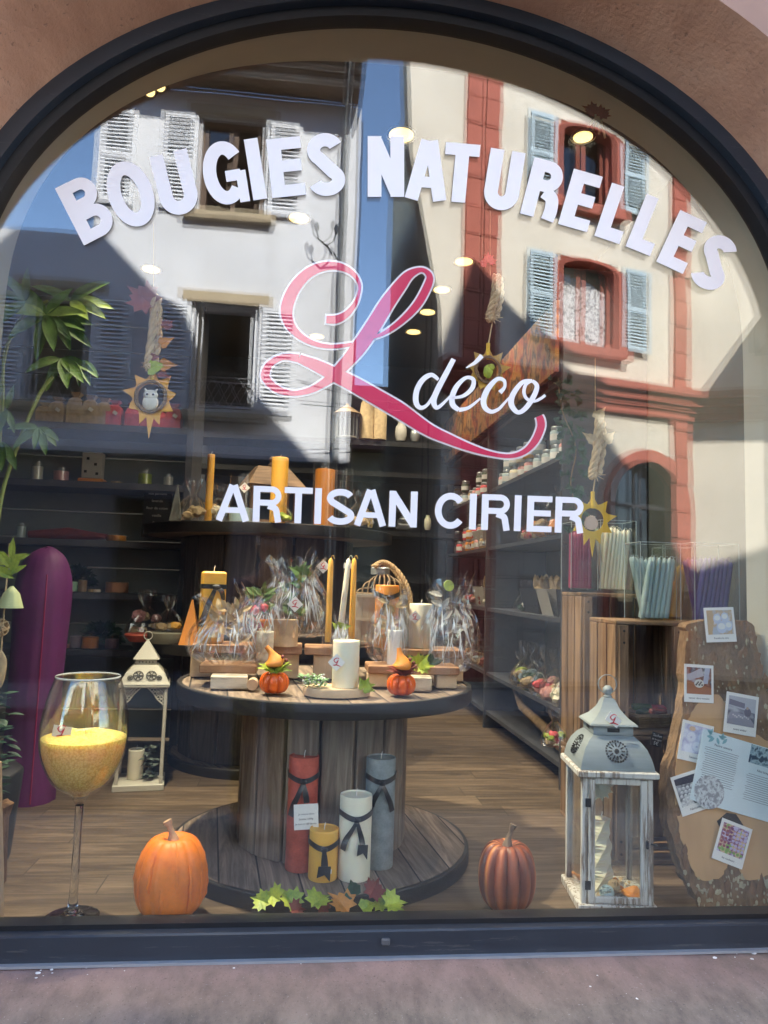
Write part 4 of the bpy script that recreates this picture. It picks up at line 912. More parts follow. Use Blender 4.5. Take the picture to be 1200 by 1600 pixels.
for i, (lx, ly, m_, nm, lb) in enumerate(((-.022, -.072, m_wax_b, 'wicker_ball', 'pale blue wicker ball at the foot of the lantern candle'), (.004, -.052, m_raf, 'wicker_ball', 'straw coloured wicker ball at the foot of the lantern candle'))):
    xx, yy = inlan(lx, ly); t = MB(); r = .020-.003*i; random.seed(i+4)
    for j in range(14):
        u = Vector((random.gauss(0, 1), random.gauss(0, 1), random.gauss(0, 1))).normalized(); a = u.orthogonal().normalized(); b = u.cross(a)
        t.tube([Vector((xx, yy, FZ+.024+r+.014*i))+(a*cos(2*pi*k_/16)+b*sin(2*pi*k_/16))*r for k_ in range(16)], .0016, 5, True)
    tag(t.build('wicker_ball', m_, None, True), lb, 'wicker ball', 'wicker balls in the lantern')
for i, (lx, ly, lb) in enumerate(((.055, -.055, 'bright orange dried fruit slice near the lantern door'), (.030, .005, 'darker orange dried fruit slice right behind the wicker balls'), (-.07, .06, 'orange dried fruit slice at the back left in the lantern'))):
    xx, yy = inlan(lx, ly); mb = MB(); mb.lathe([(.003, -.004), (.022, -.005), (.026, 0), (.022, .006), (.006, .003), (.001, .003)], (0, 0, 0), 18, lambda r, z, a, t_: (r*(1+.12*sin(3*a+i)), z+.008*sin(2*a)*(r/.026))); o = mb.build('dried_fruit', m_wax_o, None, True); o.location = (xx, yy, FZ+.036); o.rotation_euler = (.6, .2*i, i); tag(o, lb, 'dried fruit', 'dried fruit slices in the lantern')
mb = MB(); random.seed(5)
for i in range(42):
    a = random.uniform(0, 2*pi); xx, yy = inlan(random.uniform(-.08, .08), random.uniform(-.08, .06)); leaf(mb, (xx, yy, FZ+.027+random.uniform(0, .01)), (cos(a), sin(a), random.uniform(0, .6)), (0, 0, 1), random.uniform(.012, .028), 'long', .5, 1.3)
tag(mb.build('potpourri', m_raf), 'pale dried flower heads strewn over the lantern floor', 'dried flowers', kind='stuff')
# ------------------------------------------------------------------ tree slab on the right with pinned prints
def slabY(py): return .075+.16*max(0, (1418-py)/470.0)
def onslab(px, py, lift=0): return at(px, py, slabY(py)-lift)
out = [(1074, 985), (1071, 1040), (1069, 1100), (1060, 1150), (1048, 1190), (1041, 1235), (1046, 1285), (1055, 1325), (1068, 1365), (1083, 1395), (1100, 1416), (1150, 1420), (1205, 1421), (1262, 1420), (1300, 1395), (1322, 1340), (1330, 1270), (1312, 1200), (1262, 1150), (1222, 1115), (1200, 1080), (1188, 1040), (1180, 1000), (1176, 975), (1120, 968), (1075, 975)]
face = [(1062, 1150), (1078, 1120), (1092, 1098), (1118, 1085), (1135, 1100), (1150, 1130), (1185, 1150), (1230, 1175), (1270, 1210), (1292, 1270), (1290, 1330), (1262, 1362), (1228, 1345), (1196, 1370), (1165, 1374), (1150, 1345), (1136, 1352), (1128, 1370), (1100, 1376), (1086, 1366), (1075, 1340), (1062, 1300), (1055, 1240), (1056, 1190)]
def wob(P, amp, seed, per=4):
    P = smooth2(P+[P[0]], per)[:-1]; return [(x+amp*noise.noise(Vector((x*.12, y*.12, seed)))*2, y+amp*noise.noise(Vector((x*.12, y*.12, seed+9)))*2) for x, y in P]
sl_ = thing('tree_slab', 'upright tree trunk slice with bark edge and tan face, prints pinned to it', 'wood slab')
so_ = wob(out, 2.5, 1); mb = MB(); mb.prism([onslab(x, y) for x, y in so_], (0, .05, 0)); mb.build('bark', m_bark2, sl_)
mb = MB(); random.seed(3)      # raised flakes of bark
for i in range(210):
    px, py = random.uniform(1045, 1255), random.uniform(975, 1418)
    inside = lambda P, x, y: sum((P[j][1] > y) != (P[j-1][1] > y) and x < (P[j-1][0]-P[j][0])*(y-P[j][1])/(P[j-1][1]-P[j][1])+P[j][0] for j in range(len(P))) % 2
    if inside(so_, px, py) and not inside(face, px, py):
        p = onslab(px, py); mb.blob(p, random.uniform(.008, .018), i, .7, 2.5, 1, (.8, .28, 1.9))
mb.build('bark_flakes', m_bark, sl_)
mb = MB()
for i in range(260):
    px, py = random.uniform(1060, 1250), random.choice((random.uniform(975, 1150), random.uniform(1360, 1418)))
    if inside(so_, px, py) and not inside(face, px, py): mb.blob(onslab(px, py, .002), random.uniform(.003, .008), i, .8, 3, 1, (random.uniform(.4, 1), .35, random.uniform(.8, 1.8)))
mb.build('lichen', mat('pale_lichen', (.36, .31, .20, 1), .9, .4, 30, .5), sl_)
fc = wob(face, 1.5, 4); mb = MB(); mb.prism([onslab(x, y, .004) for x, y in fc], (0, .0035, 0)); mb.build('sawn_face', m_slab, sl_)
hk = MB(); hk.prism([onslab(x, y, .0052) for x, y in [(1120, 1283), (1135, 1270), (1150, 1272), (1162, 1290), (1150, 1302), (1136, 1290), (1128, 1300)]], (0, .001, 0)); hk.build('knot_hole', m_iron, sl_)
def photo_shapes(i, t, W, H, zc):
    '''flat printed shapes that make each little photograph readable'''
    def disc2(x, z, r, c, d, sq=1.0, nm='printed_shape'):
        mb = groups.setdefault(nm+str(c), (MB(), c))[0]; P = []
        for j in range(14):
            xx = max(-W/2, min(W/2, (x*W)+r*W*cos(2*pi*j/14))); z2_ = max(-H/2, min(H/2, z*H+r*W*sq*sin(2*pi*j/14))); P.append((xx, -.0013-d*.0001, zc+z2_))
        mb.prism(P, (0, .00008, 0))
    def poly2(pts, c, d):
        mb = groups.setdefault('printed_shape'+str(c), (MB(), c))[0]; mb.prism([(x*W, -.0013-d*.0001, zc+z*H) for x, z in pts], (0, .00008, 0))
    groups = {}
    if i == 0:
        poly2([(-.5, -.5), (-.35, -.5), (-.2, .2), (-.3, .5), (-.5, .5)], (.50, .34, .18, 1), 1)
        for x, z, r in ((-.1, .15, .16), (.2, .2, .15), (.05, -.2, .2), (.33, -.15, .16)): disc2(x, z, r, (.50, .56, .68, 1), 2, 1.2); disc2(x, z+.03, r*.75, (.72, .73, .70, 1), 3, .8)
    if i == 1:
        poly2([(-.5, -.5), (.5, -.5), (.5, -.25), (-.5, 0)], (.35, .13, .06, 1), 1); poly2([(-.5, .2), (.1, .5), (.2, .2), (-.4, 0)], (.42, .40, .44, 1), 2); poly2([(.25, .5), (.45, .5), (.35, -.1), (.15, -.1)], (.40, .42, .52, 1), 3); disc2(0, -.1, .2, (.62, .60, .55, 1), 4, .8)
        for j in range(7): disc2(-.12+.04*j, -.1+.05*(j % 3-1), .035, (.10, .08, .08, 1), 5)
    if i == 2:
        poly2([(-.5, .5), (.5, .5), (.5, .0), (-.5, .15)], (.42, .42, .46, 1), 1); poly2([(-.48, .38), (.1, .30), (.1, .12), (-.48, .18)], (.16, .15, .20, 1), 2); poly2([(-.5, -.5), (-.4, -.05), (.25, -.1), (.5, -.4), (.5, -.5)], (.28, .27, .32, 1), 3)
        for j in range(9): disc2(-.3+.07*j, -.16-.03*(j % 3), .03, (.55, .52, .52, 1), 4)
        disc2(.22, .0, .13, (.13, .11, .15, 1), 5, 1.1); disc2(.2, .14, .05, (.40, .28, .22, 1), 6)
    if i == 3:
        for x, z, r in ((-.2, .05, .2), (.22, .1, .19), (.05, -.25, .2)): disc2(x, z, r, (.60, .60, .72, 1), 2); disc2(x, z+.01, r*.8, (.72, .72, .78, 1), 3); disc2(x, z, r*.2, (.50, .50, .64, 1), 4)
        disc2(-.2, .36, .12, (.62, .42, .28, 1), 5, .7)
    if i == 4:
        poly2([(-.5, .5), (.5, .5), (.5, .2), (-.5, .28)], (.03, .03, .05, 1), 1)
        for r_ in range(5):
            for j in range(6): disc2(-.4+.16*j+.05*(r_ % 2), .12-.13*r_, .065, (.52, .52, .53, 1), 3, .9); disc2(-.4+.16*j+.05*(r_ % 2), .15-.13*r_, .04, (.75, .75, .74, 1), 4, .6)
    if i == 5:
        for r_ in range(7):
            for j in range(7): disc2(-.42+.14*j, .38-.13*r_, .055, ((.30, .07, .10, 1) if j < 2 else (.16, .03, .12, 1) if j == 2 else (.48, .42, .62, 1)) if r_ < 6 else (.20, .36, .08, 1), 3, .85)
    for nm, (mb, c) in groups.items(): mb.build('printed_shapes', flatc(c), t)
_fc = {}
def flatc(c):
    if c not in _fc: _fc[c] = mat('print_tone_%d' % len(_fc), c, .45, .06, 30, 0)
    return _fc[c]
pics = [(1125, 976, 52, 56, -3, 'print of blue white wax jars pinned topmost on the slab', [rgb(150, 170, 200), rgb(205, 210, 215), rgb(190, 160, 120), rgb(170, 180, 190)], 'Fondre la cire', 60),
        (1092, 1068, 50, 60, 2.5, 'print of a jug pouring wax, below the topmost print', [rgb(90, 60, 50), rgb(175, 165, 170), rgb(140, 80, 55), rgb(60, 65, 80), rgb(210, 210, 205)], 'verser dans moules', 55),
        (1158, 1116, 56, 64, 9, 'print of a grey workshop table, right above the brochure', [rgb(120, 120, 135), rgb(180, 180, 185), rgb(75, 75, 90), rgb(200, 195, 190)], 'notre atelier', 45),
        (1087, 1160, 54, 62, 12, 'print of white round candles on lilac, left above the brochure', [rgb(190, 190, 215), rgb(220, 220, 225), rgb(175, 172, 200), rgb(225, 225, 235)], 'l\'attente', 50),
        (1080, 1238, 52, 62, -17, 'black and white print of rows of moulds tucked under the brochure', [rgb(40, 40, 55), rgb(170, 170, 175), rgb(95, 95, 100), rgb(215, 215, 212)], 'Fabrication', 75),
        (1144, 1318, 54, 64, 20, 'print of coloured candles in rows, lowest on the slab', [rgb(170, 150, 200), rgb(200, 190, 215), rgb(120, 60, 110), rgb(215, 180, 150), rgb(130, 165, 90)], 'les couleurs', 95)]
for i, (cx, cy, wd, ht, dg, lb, cols, cap, vs_) in enumerate(pics):
    a = radians(dg); c = onslab(cx, cy, .016 if i else .024); k = mpp(c.y); t = thing('photo_print', lb, 'photo print', c, 0, 'instant prints pinned on the tree slab'); t.rotation_euler = (radians(-4), a, 0)
    MB().box((0, 0, 0), (wd*k, .0008, ht*k)).build('paper', m_card, t)
    MB().box((0, -.0009, ht*k*.07), (wd*k*.84, .0006, ht*k*.70)).build('picture', patch('picture_%d' % i, cols, vs_*.35, .4, kind='noise'), t)
    photo_shapes(i, t, wd*k*.84, ht*k*.70, ht*k*.07)
    text_mesh('caption', cap, .0085, m_ink, t, Matrix.Translation((0, -.0007, -ht*k*.39)) @ FRONT)
bc = thing('brochure', 'open pale blue brochure with printed text pinned across the prints on the slab', 'brochure', onslab(1158, 1214, .026)); bc.rotation_euler = (radians(-4), radians(15), 0)
k = mpp(.12); bw, bh = 78*k, 112*k
for sx in (-1, 1):
    nm = 'page'
    MB().box((sx*bw/2+.0*sx, .002 if sx > 0 else 0, 0), (bw, .0008, bh)).build('page', mat('page_%d' % (sx+1), (.66, .74, .76, 1), .45, .10, 3, 0, c2=(.42, .62, .68, 1)), bc)
    ln = MB()
    for j in range(17 if sx < 0 else 13):
        z = bh*.5-bh*(.23 if sx < 0 else .42)-j*bh*.030; ln.box((sx*bw/2-.003+.004*random.random(), -.0008+(.002 if sx > 0 else 0), z), (bw*(.66+.1*random.random()), .0004, .0011))
    ln.build('text_lines', m_ink, bc)
    text_mesh('heading', 'Notre univers' if sx < 0 else 'Nos bougies', .010, m_ink, bc, Matrix.Translation((sx*bw/2, -.0006+(.002 if sx > 0 else 0), bh*(.33 if sx < 0 else .15))) @ FRONT)
MB().box((bw*.55, .0010, bh*.36), (bw*.9, .0008, bh*.26)).build('page_picture', patch('brochure_picture', [rgb(20, 50, 70), rgb(80, 110, 125), rgb(160, 185, 190), rgb(30, 60, 80)], 40, .4, kind='noise'), bc)
mb = MB(); mb.lathe([(bw*.33, -.0003), (bw*.33, .0003)], (0, 0, 0), 28); o = mb.build('page_roundel', patch('roundel', [rgb(90, 85, 95), rgb(215, 220, 222), rgb(150, 150, 155)], 60, .4, kind='noise'), bc); o.matrix_local = Matrix.Translation((-bw*.62, -.0009, -bh*.33)) @ FRONT
mb = MB()
for i in range(9): leaf(mb, (-bw*.9+i*.008, -.001, bh*.42+.004*(i % 3)), (cos(i*1.3), 0, sin(i*1.3)), (0, -1, 0), .022, 'long', 0)
mb.build('leaf_print', mat('teal_print', (.22, .45, .5, 1), .5, .2, 9, 0), bc)

# ------------------------------------------------------------------ apple crates
def crate(label, x0, x1, y0, y1, z0, z1, openf=True, rz=0, name='wooden_crate'):
    """crate lying on its side, open to the street; slats run upright at the back"""
    cx, cy = (x0+x1)/2, (y0+y1)/2; t = thing(name, label, 'crate', (cx, cy, z0), rz, 'stacked apple crates'); W, D, H = x1-x0, y1-y0, z1-z0; th = .014
    b = MB(); n = max(3, round(W/.10))
    for i in range(n): b.box((-W/2+W*(i+.5)/n, D/2-th/2, H/2), (W/n-.010, th, H-.03), bev=.002)
    b.build('back_slats', m_crate, t)
    b = MB()
    for z in (th/2, H-th/2):
        m_ = max(2, round(D/.11))
        for j in range(m_): b.box((0, -D/2+D*(j+.5)/m_, z), (W, D/m_-.006, th), bev=.002)
    b.build('top_and_bottom', m_crate2, t)
    b = MB()
    for sx in (-1, 1):
        for j in range(3): b.box((sx*(W/2-th/2), -D/2+D*(j+.5)/3, H/2), (th, D/3-.012, H-2*th-.002), bev=.002)
        b.box((sx*(W/2-.030), -D/2+.012, H/2), (.034, .024, H-2*th-.004), bev=.002)
    b.build('sides', m_crate, t)
    b = MB()
    for sx in (-1, 1):
        for z in (.035, .075, H-.075, H-.035): b.lathe([(.0045, -.001), (.0045, .001)], (0, 0, 0), 8, None, True, True, Matrix.Translation((sx*(W/2-.030), -D/2-.0005, z)) @ FRONT)
    b.build('nail_heads', m_iron, t)
    return t
a0 = at(880, 925, .80); a1 = at(1062, 925, .80); zt = a0.z
xa0, xa1, xa2 = at(882, 925, 1.12).x, at(946, 925, .80).x, at(1066, 925, .80).x
xa0 = at(880, 925, 1.00).x
crate('tall apple crate at the back under the magenta and cream tapers', xa0, xa2, .80, 1.02, zt-.62, zt)
b0 = at(962, 978, .46); b1 = at(1190, 978, .46); zt2 = at(1060, 972, .46).z
xb0, xb1, xb2 = at(962, 978, .46).x, at(1074, 978, .46).x, min(1.455, b1.x)
zb = at(1015, 1138, .50).z-.016
crate('apple crate in front under the pale blue tapers, wicker basket inside', xb0, xb1, .46, .70, zb, zt2)
crate('apple crate in front under the violet tapers, half behind the tree slab', xb1+.002, xb2, .46, .70, zb, zt2)
crate('lowest apple crate on the floor behind the big lantern', xb0-.01, 1.455, .46, .70, FZ, zb-.003)
crate('low crate at the back standing under the other crates', xa0, xa2, .80, 1.02, FZ, zt-.624)
m_st = patch('stencil_ink', [(.02, .015, .012, 1), (.10, .06, .04, 1)], 60, .9)

def taper(mb, p, q, r=.011):
    p, q = Vector(p), Vector(q); d = q-p; mb.tube([p, p+d*.02, p+d*.9, p+d*.975, q], [r*.9, r, r*.82, r*.7, r*.2], 10)
    mb.tube([q, q+d*.03+Vector((.003, 0, 0)), q+d*.045+Vector((.009, 0, -.004)), q+d*.03+Vector((.012, 0, -.010))], .0011, 4)
def taper_box(label, px0, px1, ytop, ybase, Y, m, n, spread, hgt, group='acrylic boxes of taper candles'):
    A = at(px0, ybase, Y); B_ = at(px1, ybase, Y); W = B_.x-A.x; H = (ybase-ytop)*mpp(Y); D = min(W, .13); z0 = A.z
    t = thing('candle_box', label, 'candle box', ((A.x+B_.x)/2, Y+D/2, z0), 0, group)
    g = MB(); e = .003
    for sx in (-1, 1): g.box((sx*(W/2-e/2), 0, H/2), (e, D, H))
    for sy in (-1, 1): g.box((0, sy*(D/2-e/2), H/2), (W-2*e, e, H))
    g.box((0, 0, e/2), (W-2*e, D-2*e, e)); g.build('clear_box', m_acr, t)
    eg = MB()
    for sx in (-1, 1):
        for sy in (-1, 1): eg.box((sx*(W/2), sy*(D/2), H/2), (.0022, .0022, H))
    for sy in (-1, 1): eg.box((0, sy*D/2, H), (W, .0022, .0022))
    for sx in (-1, 1): eg.box((sx*W/2, 0, H), (.0022, D, .0022))
    eg.build('bright_edge', mat('acrylic_edge', (.42, .46, .44, 1), .2, 0, 5, 0), t)
    random.seed(int(px0)); mb_ = []
    for i in range(n):
        fr_ = i < n*.55; u_ = (i/(n*.55)) if fr_ else (i-n*.55)/(n*.45); yy = (-D/2+.018+.022*(i % 2)) if fr_ else (D/2-.018-.024*(i % 2))
        x0_ = W*(-.42+.66*u_) if fr_ else W*(-.12+.52*u_)
        x1_ = max(-W*.42, min(W*.42, x0_+spread*W*(.42 if fr_ else -.55)+random.uniform(-.004, .004)))
        tp_ = MB(); taper(tp_, (x0_, yy, .006), (x1_, yy*.8, hgt*H*random.uniform(.96, 1.03)), .0105); tp_.build('taper_candle', m, t, 60)
    return t
taper_box('clear box of deep magenta tapers at the left end of the crate top', 892, 934, 812, 921, .84, m_wax_m, 22, .05, .86)
taper_box('clear box of cream tapers leaning to the right, behind the hanging hedgehog ornament', 938, 994, 808, 922, .84, m_wax_w, 24, .45, .88)
taper_box('clear box of pale blue tapers fanned to the right on the front crate', 1001, 1064, 842, 968, .49, m_wax_b, 20, .6, .80)
taper_box('clear box of yellow tapers mostly hidden behind the pale blue ones', 1040, 1082, 850, 966, .66, m_wax_y, 10, .7, .75)
taper_box('clear box of dark violet tapers at the right end of the crate tops', 1086, 1156, 842, 972, .49, m_wax_p, 24, .6, .80)
# goods in the crates
q = at(930, 1095, .60); t = MB(); 
for i in range(5): t.blob((q.x+.02*cos(i*1.3), .86, q.z+.01+.012*sin(i*2.1)+.02), .024, i, .5, 3, 2, (1, .8, 1))
zc_ = zt-.62+.016
def bundle(label, x, y, z, r, cols, seed, group, n=9, name='wrapped_bundle', cat='wrapped sweets', cello=True, tall=1.0):
    t = thing(name, label, cat, (x, y, z), 0, group); random.seed(seed)
    for m_ in cols:
        b = MB()
        for i in range(max(2, n//len(cols))): b.blob((random.uniform(-.55, .55)*r, random.uniform(-.35, .35)*r, r*(.3+random.uniform(0, .5)*tall)), r*random.uniform(.26, .42), seed+i, .45, 2.5, 2, (1.1, .8, .8))
        b.build('contents', m_, t)
    if cello:
        c = MB(); nn = 48
        def fn(rr, z_, a, tt): return rr*(1+.5*(.2-abs(noise.noise(Vector((cos(a)*5, sin(a)*5, tt*1.2+seed)))))), z_+.02*noise.noise(Vector((cos(a)*3+seed, sin(a)*3, tt*2)))*tt
        c.lathe([(r*.85, .002), (r*1.0, r*.35), (r*.92, r*.8), (r*.62, r*1.25), (r*.24, r*1.62), (r*.20, r*1.75), (r*.45, r*2.25), (r*.5, r*2.6)], (0, 0, 0), nn, fn, True, False); c.build('cellophane', m_cello, t, False)
    return t
m_rose = mat('rose_print', (.60, .07, .08, 1), .5, .3, 30, 0); m_pinkw = mat('soft_pink', (.62, .30, .28, 1), .6, .2, 20, 0); m_tan = mat('straw', (.45, .33, .18, 1), .8, .3, 40, .4)
q = at(928, 1088, .50); bundle('small red floral pouch tied shut on the crate ledge left of the lantern finial', q.x, .90, zc_, .055, [m_rose, m_lime, m_tan], 11, None)
bt = thing('wicker_basket', 'low wicker basket holding green and red packets in the apple crate', 'basket', (at(1018, 1120, .55).x, .565, zb+.016), radians(12))
mb = MB()
for i in range(6):
    z = .006+i*.008; W2, D2 = .085+.012*i/5, .060+.010*i/5
    mb.tube([(sx*W2*(1+.012*sin(j*2.2+i*pi)), sy*D2, z) for j, (sx, sy) in enumerate([(-1, -1), (-.5, -1), (0, -1), (.5, -1), (1, -1), (1, 0), (1, 1), (.5, 1), (0, 1), (-.5, 1), (-1, 1), (-1, 0)])], .0048, 6, True)
mb.box((0, 0, .004), (.16, .11, .006)); mb.build('weave', m_twig, bt)
for i, (x_, y_2, m_) in enumerate(((-.035, -.01, m_dkgreen), (.02, -.02, m_leafr), (.045, .02, m_rose), (-.01, .03, m_green))): MB().box((x_, y_2, .045+.004*i), (.07, .028, .018), rz=.5-i*.3, rx=.3, bev=.006).build('packet', m_, bt)
q = at(1027, 1156, .44); t = thing('price_sign', 'little black slate price sign reading 5€ on the crate edge below the basket', 'price sign', (q.x, .445, q.z), 0); t.rotation_euler = (0, radians(14), 0)
MB().box((0, 0, 0), (.040, .003, .046), bev=.001).build('slate', m_black, t)
for i, (tx, s_2) in enumerate((('Sachet', .012), ('de bougies', .008), ('5€', .016))): text_mesh('writing', tx, s_2, m_card, t, Matrix.Translation((0, -.002, .013-.013*i)) @ FRONT)
mb = MB(); q = az(1050, 1318, FZ)
mb.tube(smooth2([(q.x-.06, .30, FZ+.03), (q.x, .32, FZ+.055), (q.x+.05, .34, FZ+.06), (q.x+.12, .38, FZ+.10)], 4), [.01+.012*sin(pi*i/12) for i in range(13)], 9); mb.tube([(q.x, .32, FZ+.05), (q.x-.02, .28, FZ+.01)], [.018, .006], 7)
tag(mb.build('driftwood', mat('bleached_wood', (.36, .31, .25, 1), .9, .3, 14, .6, stretch=(.2, 1, 1)), None, True), 'pale piece of driftwood lying between the big lantern and the tree slab', 'driftwood')

# ------------------------------------------------------------------ right wall shelving with jars and gifts
ux = az(876, 1236, FZ).x; uy0 = az(876, 1236, FZ).y
def shy(px): # y on the unit's front plane for a picture column
    d = ray(px, 1000); return CAM.y+d.y*(ux/d.x)
ys = [shy(876), shy(757), shy(694)]; ys.append(ys[2]+.9)
ys = [min(v, RY1-.02) for v in ys]
un = thing('shelving_unit', 'dark wall shelving with grey panels running back along the right side of the shop', 'shelving')
UD = RX1-ux-.01
mb = MB()
for y in ys[:3]+[RY1-.03]: mb.box((ux+UD/2, y, (FZ+3.0)/2), (UD, .022, 3.0-FZ))
mb.build('upright', m_dark, un)
mb = MB(); mb.box((RX1-.012, (ys[0]+RY1)/2, (FZ+3.0)/2), (.014, RY1-ys[0]-.03, 3.0-FZ-.01)); mb.build('back_panel', m_grey, un)
SZ = [FZ+.10, .885, 1.30, 1.70, 2.08, 2.46]
mb = MB()
for z in SZ: mb.box((ux+UD/2+.002, (ys[0]+RY1)/2, z), (UD-.02, RY1-ys[0]-.05, .022))
mb.build('shelf', m_dark, un)
m_post = patch('autumn_print', [rgb(130, 88, 45), rgb(22, 18, 20), rgb(120, 48, 22), rgb(140, 95, 45), rgb(18, 15, 16), rgb(135, 100, 60)], 5.0, .7, (1, 1.2, 1), 'noise', detail=4)
t = MB().box((ux-.012, (ys[0]+ys[2])/2+.2, (2.50+2.86)/2), (.02, ys[2]-ys[0]+.3, .36)).build('picture_board', m_post); tag(t, 'long orange and cream autumn picture board along the top of the right shelving', 'picture board')
jc = {}
def jar(m_): 
    key = m_.name
    if key not in jc:
        t = thing('candle_jar', 'x', 'candle jar'); MB().lathe([(.034, 0), (.036, .004), (.036, .066), (.030, .072)], (0, 0, 0), 18).build('wax', m_, t, True); MB().lathe([(.031, .073), (.032, .076), (.032, .09), (.030, .093)], (0, 0, 0), 16).build('lid', m_pipe, t, True); MB().lathe([(.0365, .02), (.0365, .052)], (0, 0, 0), 18).build('paper_label', m_card, t, True); jc[key] = [t, 0]
    e = jc[key]; e[1] += 1
    return e[0] if e[1] == 1 else dup(e[0])
jcols = [m_wax_w, m_pinkw, m_wax_y, m_wax_b, m_rose, m_wax_o, m_dkgreen, m_tan]; random.seed(21)
gn = {m_wax_w.name: 'ivory', m_pinkw.name: 'dusty pink', m_wax_y.name: 'yellow', m_wax_b.name: 'pale blue', m_rose.name: 'red', m_wax_o.name: 'orange', m_dkgreen.name: 'dark green', m_tan.name: 'straw coloured'}
for b_, (ya, yb, zz, ncol, nrow) in enumerate(((ys[0]+.06, ys[1]-.06, SZ[4]+.012, 9, 2), (ys[1]+.06, ys[2]-.05, SZ[4]+.012, 8, 2), (ys[1]+.06, ys[2]-.05, SZ[3]+.012, 8, 2))):
    for r_2 in range(nrow):
        for i in range(ncol):
            if r_2 and random.random() < .25: continue
            m_ = random.choice(jcols[:4] if b_ == 0 else jcols[3:]+[m_pinkw]); j = jar(m_); j.location = (ux+.06+.02*random.random(), ya+(yb-ya)*(i+.5)/ncol, zz+.094*r_2)
            j['label'] = '%s candle jar in the %s row, %s of the right shelving' % (gn[m_.name], 'stacked' if r_2 else 'bottom', ['near upper shelf', 'far upper shelf', 'far middle shelf'][b_]); j['group'] = '%s candle jars, %s row, %s shelf' % (gn[m_.name], 'upper' if r_2 else 'lower', ['near upper', 'far upper', 'far middle'][b_])
# gift trays on the lower shelves
m_tray = mat('white_board', (.42, .40, .36, 1), .7, .1, 6, 0)
def tray(label, y, z, m_, kind):
    t = thing('gift_tray', label, 'gift tray', (ux+.13, y, z)); t.scale = (1.35,)*3; t.rotation_euler = (0, 0, radians(90)); a = MB()
    a.prism([(-.12, -.06, .07), (.12, -.06, .07), (.09, -.04, 0), (-.09, -.04, 0)], (0, .004, 0)); a.prism([(-.12, .07, .10), (.12, .07, .10), (.09, .05, 0), (-.09, .05, 0)], (0, .004, 0)); a.prism([(-.12, -.06, .07), (-.12, .07, .10), (-.09, .05, 0), (-.09, -.04, 0)], (.004, 0, 0)); a.prism([(.12, -.06, .07), (.12, .07, .10), (.09, .05, 0), (.09, -.04, 0)], (-.004, 0, 0)); a.box((0, .005, .003), (.18, .09, .004)); a.build('tray', m_, t)
    random.seed(int(y*100)); b = MB(); 
    for i in range(8): b.blob((random.uniform(-.08, .08), random.uniform(-.03, .04), .06+random.uniform(0, .03)), .022, i, .4, 2, 1)
    b.build('filling', kind, t); l = MB()
    for i in range(16): a_ = random.uniform(0, 6.3); leaf(l, (random.uniform(-.08, .08), 0, .08), (cos(a_)*.6, sin(a_)*.4, .9), (1, 0, 0), random.uniform(.05, .09), 'long', .3)
    l.build('dried_sprigs', m_raf, t)
tray('pale gift tray with dried sprigs on the shelf under the word CIRIER', ys[0]+.32, SZ[2]+.012, m_tray, m_tan)
tray('black gift tray with straw at the middle of the shelf under the word CIRIER', ys[0]+.62, SZ[2]+.012, m_black, m_tan)
tray('black gift tray at the near end corner of the same shelf', ys[0]+.08+.06, SZ[2]+.012, m_black, m_pinkw)
tray('pale gift tray in the far bay on the shelf behind the dark upright', ys[1]+.35, SZ[2]+.012, m_tray, m_wax_b)
tray('pale gift tray in the far bay on the upper shelf', ys[1]+.40, SZ[3]+.012, m_tray, m_tan)
for i, (yy, cols, lb) in enumerate(((.10, [m_tan, m_lime, m_wax_w], 'cellophane gift with lime and straw at the near end of the low shelf'), (.27, [m_wax_w, m_pinkw, m_tan], 'cellophane gift with cream soaps second from the near end of the low shelf'), (.44, [m_rose, m_tan, m_pinkw], 'cellophane gift with a red rose third from the near end of the low shelf'), (.62, [m_tan, m_dkgreen, m_wax_w], 'cellophane gift with dark greens fourth on the low shelf'), (.80, [m_lime, m_tan, m_wax_b], 'cellophane gift with pale blue wax at the far end of the near bay'))):
    bundle(lb, ux+.09, ys[0]+yy, SZ[1]+.012, .095, cols, 40+i, 'cellophane gifts on the low shelf', 12)
for i, (yy, lb) in enumerate(((.25, 'cellophane gift with dark petals in the bay beneath the middle uprights'), (.6, 'cellophane gift with straw in the far bay of the low shelf'))): bundle(lb, ux+.09, ys[1]+yy, SZ[1]+.012, .08, [m_tan, m_leafr], 60+i, 'cellophane gifts in the far bay', 8)
for i, (yy, lb) in enumerate(((.22, 'amber wrapped gift on the shelf behind the letters IER'), (.55, 'straw coloured gift on the shelf behind the letters RI'))): bundle(lb, ux+.09, ys[0]+yy, SZ[3]+.012, .10, [m_wax_o, m_tan], 66+i, 'gifts behind the word CIRIER', 8)
for i in range(18):
    sh_, by = (SZ[3], 'upper right hand shelf') if i % 3 == 0 else (SZ[2], 'middle right hand shelf') if i % 3 == 1 else (SZ[1], 'low right hand shelf')
    yy = (ys[1]+.10+(i//3)*.19) if i < 15 else ys[0]+.78+.13*(i-15)*.5
    if i % 3 == 1 and i < 15: yy += .08
    cs_, cn = [([m_tan, m_rose], 'straw and red'), ([m_wax_w, m_dkgreen], 'cream and green'), ([m_pinkw, m_wax_y], 'pink and yellow'), ([m_wax_b, m_wax_w], 'pale blue'), ([m_wax_o, m_leafr], 'orange')][i % 5]
    bundle('small %s wrapped gift, %s bay, %s' % (cn, 'far' if i < 15 else 'near', by), ux+.09, min(RY1-.3, yy), sh_+.012, .07, cs_, 120+i, 'film wrapped gifts, %s, %s' % (cn, by), 7)
